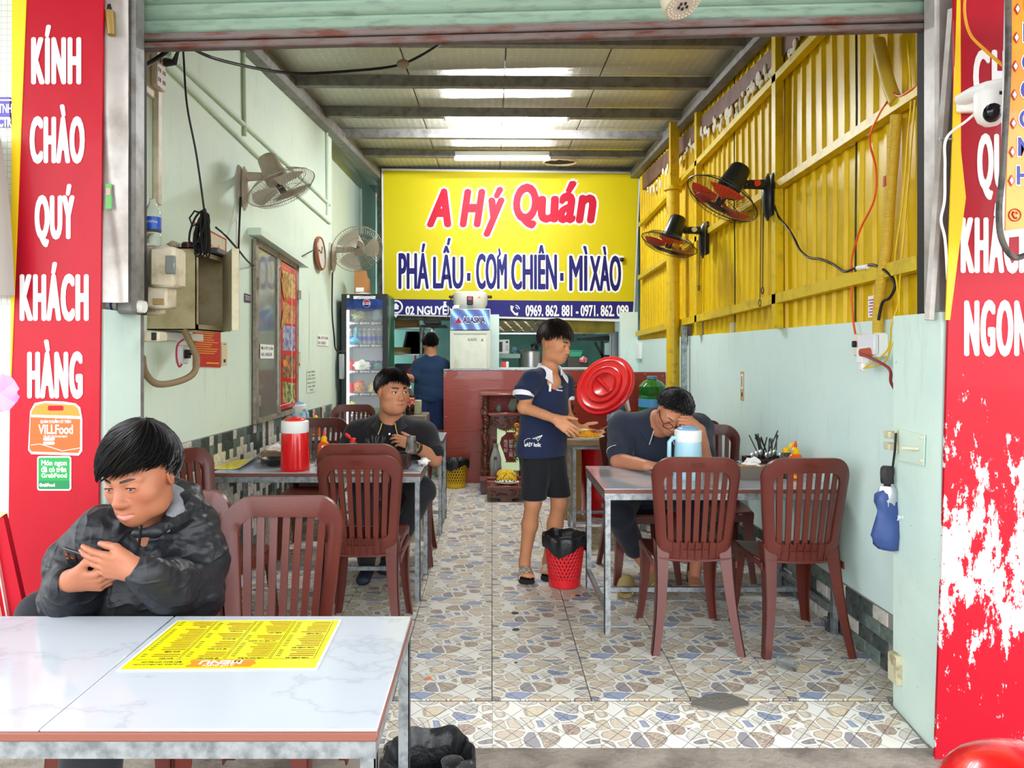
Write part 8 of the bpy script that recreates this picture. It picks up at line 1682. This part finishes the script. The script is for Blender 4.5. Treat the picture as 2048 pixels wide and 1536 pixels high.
# his phone
PHN = thing('smartphone', 'black smartphone with three lenses held by the young man in the jacket', 'phone', P(170, 1127, 1.945))
Xp = np.array((.90, -.08, -.25)); Xp /= np.linalg.norm(Xp); Np = np.array((-.10, -.80, -.62)); Np -= Xp*(Np @ Xp); Np /= np.linalg.norm(Np); Yp = np.cross(Np, Xp)
TPh = Matrix.Translation(P(180, 1126, 1.985)) @ Matrix([[Xp[0], Yp[0], Np[0], 0], [Xp[1], Yp[1], Np[1], 0], [Xp[2], Yp[2], Np[2], 0], [0, 0, 0, 1]])
mb = MB(); mb.rbox((-.074, -.036, -.004), (.074, .036, .004), .004, T=TPh); part('case', mb, M('black_phone_case', '191a1f', .3), PHN, world=True)
mb = MB(); mb.rbox((-.070, -.004, .004), (-.034, .033, .0065), .002, T=TPh)
for x, y in ((-.061, .024), (-.061, .006), (-.044, .015)): mb.lathe([(.0075, .0062), (.0075, .0085), (.0055, .0086), (.005, .0072), (0, .0072)], 16, T=TPh @ Matrix.Translation((x, y, 0)), mi=1, capb=False, capt=False)
part('camera_lenses', mb, [BLACKP, M('copper_lens', '7a4a34', .15, .6)], PHN, world=True)
mb = MB(); mb.box((-.070, -.033, -.0046), (.070, .033, -.004), T=TPh); part('screen', mb, M('dark_screen', '0e1116', .05), PHN, world=True)

# ---------- B: man in a black polo at the left table ----------
B = person('stocky man in a black polo shirt seated at the left table, looking to the right', (-.66, 4.98, 0))
hB = Head(P(786, 782, 4.66), 216, -3, 0, 1.11, 1.08); nb = P(782, 846, 4.80); f = SDF(); hB.build(f, nb, .072, chin=1.1); f.ell(hB.g(0, .02, -.10), (.06, .05, .04), None, .04)
f.ecap((-.66, 4.98, .52), P(782, 880, 4.84), (.18, .14), (.19, .12), (1, 0, 0), .06); shR = P(716, 868, 4.86); shL = P(846, 868, 4.86); elL = P(868, 916, 4.76); wrL = P(829, 893, 4.62); elR = P(694, 905, 4.82); wrR = P(745, 918, 4.60)
f.cap(nb, shR, .065, .06, .05); f.cap(nb, shL, .065, .06, .05); f.cap(shL, elL, .062, .052); f.cap(elL, wrL, .052, .033); f.cap(shR, elR, .062, .052); f.cap(elR, wrR, .052, .033)
f.ell(P(781, 862, 4.76), (.06, .045, .06), None, .04)
lo = np.array(hB.c)-(.16, .16, .25); hi = np.array(hB.c)+.17; hd = f.mesh(.0042, lo=lo, hi=hi); bd = f.mesh(.009); kp = (bd[0][:,2] < hB.c[2]-.235); bd = (bd[0], bd[1][kp[bd[1]].all(1)])
fh = SDF(); hand(fh, wrL, (-.80, -.12, .36), (.10, -.72, .60), 1, (.35, .45, .55, .7), (.5, .2), 1.02, .06); fh.cap(P(845, 902, 4.68), wrL, .040, .031, .02); hand(fh, wrR, (.6, -.6, -.1), (0, -.3, .95), -1, s=1.0); hn = fh.mesh(.0042)
tB = lambda V: hB.tint((190, 132, 100), 'a5564c', V); vq_part('body', [hd, bd, hn], SKIN, B, tB); hB.eyes(B, (-.25, .0), .0014); hB.brows(B, .0048)
lineB = lambda p: 1.64+.42*max(0, -math.cos(p))+.10*math.exp(-((abs(p)-1.3)/.16)**2)-.02*math.cos(p)
hB.hair(B, lineB, 760, .014, .15, .22, 5, width=.0048, jag=.17, fringe=.014, lat=.12)
POB = cloth('black_polo_cotton', '1f1f23', .85, .3); jf = SDF(); jf.ecap((-.66, 4.97, .55), P(782, 930, 4.84), (.235, .19), (.235, .175), (1, 0, 0), .06); jf.ecap(P(782, 930, 4.84), P(782, 872, 4.86), (.235, .17), (.20, .125), (1, 0, 0), .06); jf.cap(shR, nb, .082, .070, .05); jf.cap(shL, nb, .082, .070, .05); jf.cap(P(762, 862, 4.79), P(800, 862, 4.79), .082, .082, .05)
jf.cap(shL, v3(shL)*.22+v3(elL)*.78, .088, .082, .04); jf.cap(shR, v3(shR)*.2+v3(elR)*.8, .088, .082, .04)
jf.cap(P(785, 838, 4.70), P(780, 850, 4.67), .040, .020, .006, True); jf.cap(P(780, 850, 4.67), P(779, 860, 4.65), .020, .005, .006, True); jf.ell(v3(nb)+(0, -.02, .055), (.068, .070, .06), None, .01, True)
jm = jf.mesh(.008, folds(.010, 13, 8, (.1, 0, 1), .5)); vq_part('polo_shirt', [(smooth_vq(*jm, 1, .4), jm[1])], POB, B)
YT = M('yellow_tipping', 'd8c85a', .7); collar(B, v3(nb)+(0, -.035, .060), 180, .080, .088, POB, YT, .055, spread=.52)
cuff(B, v3(shL)*.2+v3(elL)*.8, v3(elL)-v3(shL), .083, POB, .022, 'sleeve_rib')
mb = MB(); mb.cyl(P(779, 868, 4.692), P(779, 868, 4.72), .007, n=10); part('shirt_button', mb, WHITEP, B, world=True)
d = (v3(elL)-v3(wrL)); d /= np.linalg.norm(d); mb = MB(); c = Vector(v3(wrL)+d*.025); mb.tube([c-Vector(d)*.012, c+Vector(d)*.012], [.036, .038], 20, caps=False); mb.rbox(c+Vector((-.016, -.044, .0)), c+Vector((.016, -.030, .036)), .005); part('wristwatch', mb, M('olive_black_watch', '34361f', .35), B, world=True)
PANB = cloth('charcoal_trousers', '26272d', .8, .2); pf = SDF(); pf.ecap((-.76, 5.0, .56), (-.56, 5.0, .56), (.14, .12), (.14, .12), (0, 1, 0), .05); kL = P(846, 982, 4.66); kR = np.array((-.82, 4.58, .56)); pf.cap((-.56, 4.98, .555), kL, .105, .085); pf.cap(kL, P(778, 1120, 4.86), .08, .055); pf.cap((-.76, 4.98, .555), kR, .105, .085); pf.cap(kR, (-.80, 4.62, .12), .08, .055); vq_part('trousers', [pf.mesh(.011, folds(.007, 14, 3))], PANB, B)
sf = SDF(); an = v3(P(776, 1128, 4.86)); sf.ecap((an[0], 4.88, .05), (an[0]-.01, 4.72, .035), (.043, .045), (.045, .03), (1, 0, 0), .02); sf.ecap((-.80, 4.66, .05), (-.80, 4.50, .035), (.043, .045), (.045, .03), (1, 0, 0), .02); vq_part('shoes', [sf.mesh(.007)], M('navy_shoes', '1c2438', .6), B)

# ---------- C: older man resting his head on his hand ----------
C_ = person('older man in navy polo and glasses, head propped on his fist', (1.0, 4.85, 0))
hC = Head(P(1346, 826, 4.30), 172, -38, -17, 1.05, 1.04); nb = P(1312, 846, 4.52); f = SDF(); hC.build(f, nb, .066, open_=.002)
f.ecap((1.0, 4.85, .52), P(1308, 890, 4.62), (.17, .13), (.18, .12), (1, 0, 0), .06); shR = P(1248, 856, 4.62); shL = P(1396, 856, 4.66); elR = P(1238, 921, 4.45); wrR = P(1293, 931, 4.19); elL = P(1411, 932, 4.27); wrL = P(1400, 860, 4.14)
f.cap(nb, shR, .065, .058, .05); f.cap(nb, shL, .065, .058, .05); f.cap(shR, elR, .058, .050); f.cap(elR, wrR, .050, .031); f.cap(shL, elL, .058, .048); f.cap(elL, wrL, .048, .031)
f.ell(P(1322, 858, 4.46), (.06, .04, .05), None, .04)
lo = np.array(hC.c)-(.17, .17, .20); hi = np.array(hC.c)+.17; hd = f.mesh(.0042, lo=lo, hi=hi); bd = f.mesh(.008); q = np.abs(bd[0]-hC.c); kp = ~((bd[0] > lo+.012).all(1) & (bd[0] < hi-.012).all(1)); bd = (bd[0], bd[1][kp[bd[1]].any(1)])
fh = SDF(); hand(fh, wrL, (-.80, -.10, .48), (.10, -.80, .60), 1, (1.0, 1.05, 1.05, 1.0), (.2, .5), 1.06, .03); fh.cap(v3(wrL)*.6+v3(elL)*.4, wrL, .040, .030, .02)
hand(fh, wrR, (.93, -.28, .02), (.05, -.25, .96), -1, (.45, .5, .55, .6), (.4, .3), 1.04); fh.cap(v3(wrR)*.6+v3(elR)*.4, wrR, .041, .031, .02); hn = fh.mesh(.0042)
lf_ = SDF(); kC = np.array(P(1238, 1030, 4.32)); an = np.array(P(1300, 1158, 4.50)); lf_.cap(P(1262, 1085, 4.42), an+(0, 0, .06), .052, .040, .02); foot(lf_, an+(0, .06, -.01), an+(.02, -.15, -.015)); lg = lf_.mesh(.006)
tC = lambda V: hC.tint((196, 132, 100), 'a8685c', V); vq_part('body', [hd, bd, hn, lg], SKIN, C_, tC); hC.eyes(C_, (0, -.5), .0013); hC.brows(C_, .0022)
GREYH = M('greying_hair', '1d1b1c', .45, var=(120, '6b6664', .6, .72)); lineC = lambda p: 1.26+.78*max(0, -math.cos(p))+.16*abs(math.sin(p))+.08*math.exp(-((abs(p)-1.3)/.16)**2)
hC.hair(C_, lineC, 620, .015, 1.0, .12, 8, GREYH, .0052, .12, .004)
mb = MB()
for q in (-1, 1): mb.tube([hC.g(q*.033+.026*math.cos(a), .106-.10*(.026*math.cos(a)*q+.026)*.4, -.012+.019*math.sin(a)) for a in [i*math.pi/12 for i in range(24)]], .0023, 6, closed=True); mb.tube([hC.g(q*.060, .098, -.006), hC.g(q*.076, .06, -.002), hC.g(q*.080, -.005, .004)], .0026, 6)
mb.tube([hC.g(-.009, .108, -.008), hC.g(0, .111, -.005), hC.g(.009, .108, -.008)], .002, 6); part('glasses', mb, M('dark_spectacle_frame', '2a1a18', .3), C_, world=True)
POC = cloth('navy_polo_cotton', '2b3242', .85, .3); jf = SDF(); jf.ecap((1.0, 4.86, .50), P(1308, 905, 4.64), (.225, .175), (.225, .165), (1, .1, 0), .06); jf.ecap(P(1308, 905, 4.64), P(1318, 862, 4.60), (.22, .16), (.185, .12), (1, .1, 0), .06); jf.cap(shR, nb, .088, .075, .06); jf.cap(shL, nb, .082, .075, .06)
jf.cap(shR, v3(shR)*.28+v3(elR)*.72, .090, .084, .04); jf.cap(shL, v3(shL)*.3+v3(elL)*.7, .082, .072, .04); jf.cap(P(1334, 852, 4.40), P(1337, 876, 4.37), .034, .006, .006, True); jf.ell(v3(nb)+(.02, -.06, .04), (.06, .07, .055), None, .01, True)
jm = jf.mesh(.008, folds(.013, 12, 12, (.4, 0, 1), .5)); vq_part('polo_shirt', [(smooth_vq(*jm, 1, .4), jm[1])], POC, C_)
WTIP = M('white_tipping', 'e4e2e0', .7); collar(C_, P(1321, 833, 4.47), 180, .084, .092, POC, WTIP, .062, pitch=-30, spread=.62); p_ = v3(shR)*.26+v3(elR)*.74; cuff(C_, p_, v3(elR)-v3(shR), .084, POC, .022, 'sleeve_rib'); e_ = v3(elR)-v3(shR); e_ /= np.linalg.norm(e_); cuff(C_, p_+e_*.013, e_, .083, WTIP, .005, 'sleeve_tipping')
PANC = cloth('dark_navy_trousers', '1b1e29', .8, .2); pf = SDF(); pf.ecap((.90, 4.86, .56), (1.10, 4.86, .56), (.14, .12), (.14, .12), (0, 1, 0), .05); pf.cap((.92, 4.84, .555), kC, .11, .088); pf.cap(kC, P(1268, 1095, 4.44), .085, .066); pf.cap((1.10, 4.84, .555), (1.20, 4.36, .54), .11, .088); pf.cap((1.20, 4.36, .54), P(1396, 1098, 4.5), .085, .062); vq_part('trousers', [pf.mesh(.010, folds(.009, 14, 7))], PANC, C_)
f2 = SDF(); a2 = np.array(P(1396, 1100, 4.5)); f2.cap(a2+(0, 0, .04), (a2[0]-.02, 4.5, .07), .042, .036, .02); foot(f2, np.array((a2[0]-.02, 4.56, .045)), np.array((a2[0]-.05, 4.34, .035))); vq_part('left_foot', [f2.mesh(.007)], SKIN, C_, lambda V: np.tile(lin((196, 132, 100))[:3], (len(V), 1)))
SAND = M('olive_foam_sandal', 'a8925c', .75, bump=(60, .3))
def slide(label, toe, heel, zc=0.0):
    T = thing('sandal', label, 'sandal', (toe.x, toe.y, 0)); d = (heel-toe); L = d.length; d.normalize(); s = Vector((-d.y, d.x, 0)); mb = MB()
    def so(u, v): w = .046*(.72+.28*math.sin(math.pi*min(1, u*.9+.12)))*min(1, math.sqrt(max(0, u*9)))*min(1, math.sqrt(max(0, (1-u)*9))); return Vector((toe.x, toe.y, .022+.010*u*u))+d*(L*u)+s*(w*(2*v-1))
    mb.sheet(so, 16, 5, .026); part('sole', mb, SAND, T); mb.v[:] = mb.v
    m2 = MB(); m2.sheet(lambda u, v: Vector((toe.x, toe.y, .03))+d*(L*(.04+.36*u))+s*(.050*math.cos(math.pi*v))+Vector((0, 0, .062*math.sin(math.pi*v)*(.75+.35*u))), 7, 14, .008); p2 = part('strap', m2, SAND, T, smooth=60)
    for o in (T.children): o.data.transform(Matrix.Translation((-toe.x, -toe.y, 0)))
    return T
slide('empty olive slip-on sandal lying under the right table', PZ(1248, 1200, .0), PZ(1258, 1163, .0)); slide('olive slip-on sandal under the bare foot of the older man', PZ(1318, 1192, 0), PZ(1304, 1158, 0))

# ---------- D: boy carrying a plate ----------
Dp = person('teenage boy in a navy polo with white collar standing and serving a plate', (.30, 4.66, 0))
hD = Head(P(1111, 686, 4.60), 232, -15, 0, 1.03, .95); nb = P(1097, 750, 4.62); f = SDF(); hD.build(f, nb, .047, open_=.0036, chin=.9)
sdv = (-.8, -.6, 0); f.ecap(P(1085, 905, 4.61), P(1093, 790, 4.62), (.12, .085), (.14, .085), sdv, .05); shR = P(1063, 762, 4.51); shL = P(1127, 766, 4.74); elR = P(1048, 815, 4.43); wrR = P(1111, 838, 4.28); elL = P(1130, 822, 4.70); wrL = P(1155, 858, 4.50)
f.cap(nb, shR, .045, .045, .05); f.cap(nb, shL, .045, .045, .05); f.cap(shR, elR, .044, .038); f.cap(elR, wrR, .038, .025); f.cap(shL, elL, .044, .038); f.cap(elL, wrL, .036, .025); f.ell(P(1100, 765, 4.56), (.07, .05, .06), None, .04)
kR = P(1066, 1004, 4.57); aR = np.array(P(1049, 1122, 4.70)); kL = P(1119, 1003, 4.68); aL_ = np.array(P(1096, 1122, 4.76))
limb_leg(f, P(1070, 925, 4.58), kR, aR, (.078, .052, .034)); limb_leg(f, P(1106, 925, 4.65), kL, aL_, (.078, .052, .034))
foot(f, np.array((aR[0], aR[1]+.03, .055)), np.array((aR[0]+.015, aR[1]-.16, .045))); foot(f, np.array((aL_[0], aL_[1]+.03, .055)), np.array((aL_[0]-.01, aL_[1]-.16, .045))); f.cap(aR, (aR[0], aR[1], .07), .034, .034, .02); f.cap(aL_, (aL_[0], aL_[1], .07), .034, .034, .02)
lo = np.array(hD.c)-(.15, .15, .30); hi = np.array(hD.c)+.16; hd = f.mesh(.004, lo=lo, hi=hi); bd = f.mesh(.0065, hi=(9, 9, hD.c[2]-.27))
fh = SDF(); hand(fh, wrR, (.74, -.12, -.52), (-.25, -.85, .40), -1, (.22, .25, .3, .35), (.35, -.1), .98, .05); fh.cap(v3(wrR)*.6+v3(elR)*.4, wrR, .032, .025, .02); hand(fh, wrL, (.80, -.25, -.20), (.10, .45, -.88), 1, (.15, .2, .2, .25), (.5, .2), .98, .05); fh.cap(v3(wrL)*.6+v3(elL)*.4, wrL, .032, .025, .02); hn = fh.mesh(.004)
tD = lambda V: hD.tint((198, 138, 100), 'b06a58', V); vq_part('body', [hd, bd, hn], SKIN, Dp, tD); hD.eyes(Dp, (.1, -.4), .0015); hD.brows(Dp, .0032)
lineD = lambda p: 1.60+.40*max(0, -math.cos(p))+.10*math.exp(-((abs(p)-1.3)/.16)**2); hD.hair(Dp, lineD, 760, .018, .30, .25, 11, M('brown_black_hair', '1d1511', .4), .0048, .18, .018, .008, -.15)
POD = cloth('navy_pique_cotton', '1f2947', .85, .3); jf = SDF(); jf.ecap(P(1082, 903, 4.61), P(1090, 830, 4.61), (.180, .138), (.160, .112), sdv, .05); jf.ecap(P(1090, 830, 4.61), P(1094, 780, 4.62), (.160, .112), (.155, .10), sdv, .05); jf.cap(shR, nb, .060, .056, .05); jf.cap(shL, nb, .060, .056, .05)
jf.cap(shR, P(1049, 784, 4.46), .066, .066, .03); jf.cap(shL, P(1131, 788, 4.74), .064, .060, .03); jf.cut(P(1082, 911, 4.61), (-.02, 0, 1)); jf.cap(P(1104, 748, 4.54), P(1101, 768, 4.49), .026, .005, .005, True); jf.ell(v3(nb)+(.01, -.02, .05), (.052, .052, .055), None, .01, True)
fz = folds(.010, 14, 21, (.2, 0, 1), .45); zh = P(1082, 911, 4.61).z; jm = jf.mesh(.0065, lambda p: fz(p)*np.clip((p[:,2]-zh-.02)/.06, 0, 1)); vq_part('polo_shirt', [(smooth_vq(*jm, 1, .4), jm[1])], POD, Dp)
WCO = cloth('white_collar_rib', 'e9e9ee', .8, .3); collar(Dp, v3(nb)+(.008, -.012, .074), 218, .068, .076, WCO, None, .058, spread=.60)
cuff(Dp, P(1047, 788, 4.452), (-.1, -.25, -1), .066, WCO, .032, 'sleeve_cuff'); cuff(Dp, P(1131, 796, 4.735), (.05, -.05, -1), .058, WCO, .03, 'sleeve_cuff')
fdv = Vector((.6, -.8, 0)); rt = Vector((.8, .6, 0))
def onshirt(px, py, Y): return P(px, py, Y)
mb = MB(); a = P(1099, 768, 4.475); mb.sheet(lambda u, v: P(1098.5+4.5*u-1*v, 767+16*v, 4.496-.006*v), 3, 6, .004); part('placket', mb, WCO, Dp, world=True)
mb = MB(); o = P(1113, 780, 4.53); mb.bar(o, o+rt*.05-Vector((0, 0, .006)), .003, .007); mb.rbox(o+Vector((.004, -.004, .010)), o+Vector((.036, .004, .028)), .002, 1); part('chest_mark', mb, [WCO, M('grey_badge', '70727a', .5)], Dp, world=True)
mb = MB(); o = P(1049, 893, 4.475); fq = lambda a, b, d: o+Vector((.96, -.10, 0))*a+Vector((0, 0, 1))*b+Vector((-.1, -1, 0))*(d+.006); text(mb, 'eASY holic', (.0, .0, .105, .026), fq, .0, .001, fat=.0006)
for p0, p1 in (((.05, .05), (.115, .072)), ((.115, .072), (.085, .034)), ((.085, .034), (.078, .048)), ((.078, .048), (.115, .072)), ((.05, .05), (.078, .048)), ((.072, .052), (.115, .072))): mb.tube([fq(*p0, .001), fq(*p1, .001)], .0014, 5)
mb.tube([fq(.0, .02, .001), fq(.0, .038, .001), fq(.02, .05, .001), fq(.04, .05, .001)], .0014, 5); part('printed_logo', mb, WHITE_T, Dp, world=True)
SHO = cloth('black_shorts', '1c1d22', .8, .3); pf = SDF(); pf.ecap(P(1070, 905, 4.58), P(1070, 935, 4.58), (.08, .08), (.08, .08), sdv, .04); pf.cap(P(1074, 915, 4.585), P(1066, 1010, 4.565), .092, .080, .03); pf.cap(P(1102, 915, 4.645), P(1119, 1010, 4.68), .092, .080, .03); pf.cut(P(1090, 996, 4.6), (0, 0, 1)); fs_ = folds(.007, 15, 31); zs_ = P(1090, 996, 4.6).z; pm = pf.mesh(.0075, lambda p: fs_(p)*np.clip((p[:,2]-zs_-.015)/.05, 0, 1)); vq_part('shorts', [(smooth_vq(*pm, 1, .4), pm[1])], SHO, Dp)
for a, dx in ((aR, .012), (aL_, -.008)):
    mb = MB(); t_ = Vector((a[0]+dx, a[1]-.175, 0)); h_ = Vector((a[0], a[1]+.055, 0)); d = h_-t_; L = d.length; d.normalize(); s = Vector((-d.y, d.x, 0))
    mb.sheet(lambda u, v: t_+d*(L*u)+s*(.050*(.75+.25*math.sin(math.pi*min(1, u+.1)))*min(1, math.sqrt(max(0, u*9)))*min(1, math.sqrt(max(0, (1-u)*9)))*(2*v-1))+Vector((0, 0, .013)), 16, 5, .024); sl = part('sandal', mb, M('black_foam_sole', '17171a', .7), Dp, world=True)
    m2 = MB(); m2.sheet(lambda u, v: t_+d*(L*(.2+.30*u))+s*(.050*math.cos(math.pi*v))+Vector((0, 0, .02+.055*math.sin(math.pi*v)*(.75+.35*u))), 7, 14, .006); ck = M('checked_strap', 'b9b7ad', .6); part('sandal_strap', m2, ck, sl, world=True, smooth=60)
t = NT(ck); chk = t.new('ShaderNodeTexChecker', i_Scale=55); chk.inputs['Color1'].default_value = lin('c6c3b8'); chk.inputs['Color2'].default_value = lin('8f8d86'); t.l(t.coord(), chk.inputs['Vector']); t.l(chk.outputs['Color'], t.n['Principled BSDF'].inputs['Base Color'])
# plate of food in his hands
pc = P(1173, 874, 4.36); mb = MB(); mb.lathe([(.05, -.012), (.06, -.010), (.10, .004), (.108, .008), (.104, .009), (.06, -.004), (0, -.005)], 36, pc); single('plate', mb, M('cream_plate', 'dcd9c8', .25), 'pale plate of yellow fried rice in the hands of the boy', 'plate')
RICE = M('yellow_fried_rice', 'e0a21c', .6, var=(150, 'c9771a', .5, .65)); mb = MB(); crumple(mb, pc+Vector((.0, 0, .006)), (.082, .078, .030), 0, 3, 30, 20)
for i in range(420): a = random.uniform(0, 6.28); r = .075*math.sqrt(random.random()); z = .028*(1-(r/.085)**2); q = pc+Vector((r*math.cos(a), r*math.sin(a), .010+z+random.uniform(-.003, .004))); e = Vector((random.gauss(0, 1), random.gauss(0, 1), random.gauss(0, .5))).normalized()*.005; mb.tube([q-e, q+e], [.0022, .0022], 4)
FR = single('fried_rice', mb, RICE, 'mound of yellow fried rice on the plate held by the boy', 'food', smooth=60, kind='stuff'); 
mb = MB(); crumple(mb, pc+Vector((-.015, .03, .030)), (.062, .045, .022), 0, 7, 20, 12); single('fried_egg', mb, M('cream_egg', 'efe2b8', .5), 'pale fried egg on top of the fried rice', 'food', smooth=60)
mb = MB()
for i in range(34): a = random.uniform(-.5, .9); q = pc+Vector((.03+.035*math.sin(a)+random.uniform(-.02, .03), -.02+random.uniform(-.035, .03), .035+random.uniform(-.006, .006))); crumple(mb, q, (.006, .005, .004), 0, i, 6, 5)
single('brown_topping', mb, M('brown_topping', '7a3c14', .5), 'brown minced topping scattered on the fried rice', 'food', kind='stuff')

# ---------- E: kitchen worker seen from behind ----------
E_ = person('kitchen worker in a navy T-shirt and shorts seen from behind in the doorway', (P(862, 0, 8.42).x, 8.42, 0))
hE = Head(P(861, 690, 8.42), 8, -14, 0, 1.05); nb = P(862, 716, 8.42); f = SDF(); hE.build(f, nb, .052, 0); shL = P(838, 730, 8.42); shR = P(886, 730, 8.42); elL = P(829, 757, 8.38); wrL = P(812, 752, 8.24); elR = P(897, 765, 8.45); wrR = P(893, 790, 8.6)
for a, b, c in ((shL, elL, wrL), (shR, elR, wrR)): f.cap(nb, a, .05, .048, .05); f.cap(a, b, .046, .042); f.cap(b, c, .042, .030)
f.ecap((nb.x, 8.42, .85), P(862, 745, 8.42), (.13, .09), (.15, .09), (1, 0, 0), .05)
for x in (-.085, .085): limb_leg(f, (nb.x+x, 8.42, .86), (nb.x+x, 8.41, .50), (nb.x+x, 8.45, .09), (.085, .058, .038)); foot(f, np.array((nb.x+x, 8.42, .035)), np.array((nb.x+x*1.2, 8.62, .025)))
fh = SDF(); hand(fh, wrL, (-.6, -.3, -.2), (-.3, -.3, .9), 1); hand(fh, wrR, (0, .6, -.6), (.8, .3, .3), 1); vq_part('body', [f.mesh(.0085), fh.mesh(.006)], SKIN, E_, lambda V: hE.tint((196, 138, 104), 'b06a5c', V))
hE.hair(E_, lambda p: 1.60+.48*max(0, -math.cos(p)), 380, .015, .2, .1, 15, width=.008)
TSH = cloth('navy_tshirt', '1d3350', .85, .3); jf = SDF(); jf.ecap((nb.x, 8.42, .93), P(862, 740, 8.42), (.205, .13), (.185, .115), (1, 0, 0), .05); jf.cap(shL, nb, .068, .062, .05); jf.cap(shR, nb, .068, .062, .05); jf.cap(shL, v3(shL)*.25+v3(elL)*.75, .078, .082, .03); jf.cap(shR, v3(shR)*.2+v3(elR)*.8, .078, .080, .03); jf.cut((nb.x, 8.4, P(0, 803, 8.42).z), (0, 0, 1)); jf.ell(v3(nb)+(0, 0, .05), (.06, .06, .055), None, .01, True); vq_part('t_shirt', [jf.mesh(.010, folds(.012, 11, 17, (.2, 0, 1), .4))], TSH, E_)
pf = SDF()
for x in (-.09, .09): pf.cap((nb.x+x*.8, 8.42, .92), (nb.x+x*1.05, 8.42, .52), .118, .098, .04)
pf.cut((nb.x, 8.4, P(0, 857, 8.42).z), (0, 0, 1)); vq_part('shorts', [pf.mesh(.010, folds(.008, 13, 18))], cloth('dark_blue_shorts', '1a2a52', .8, .2), E_)
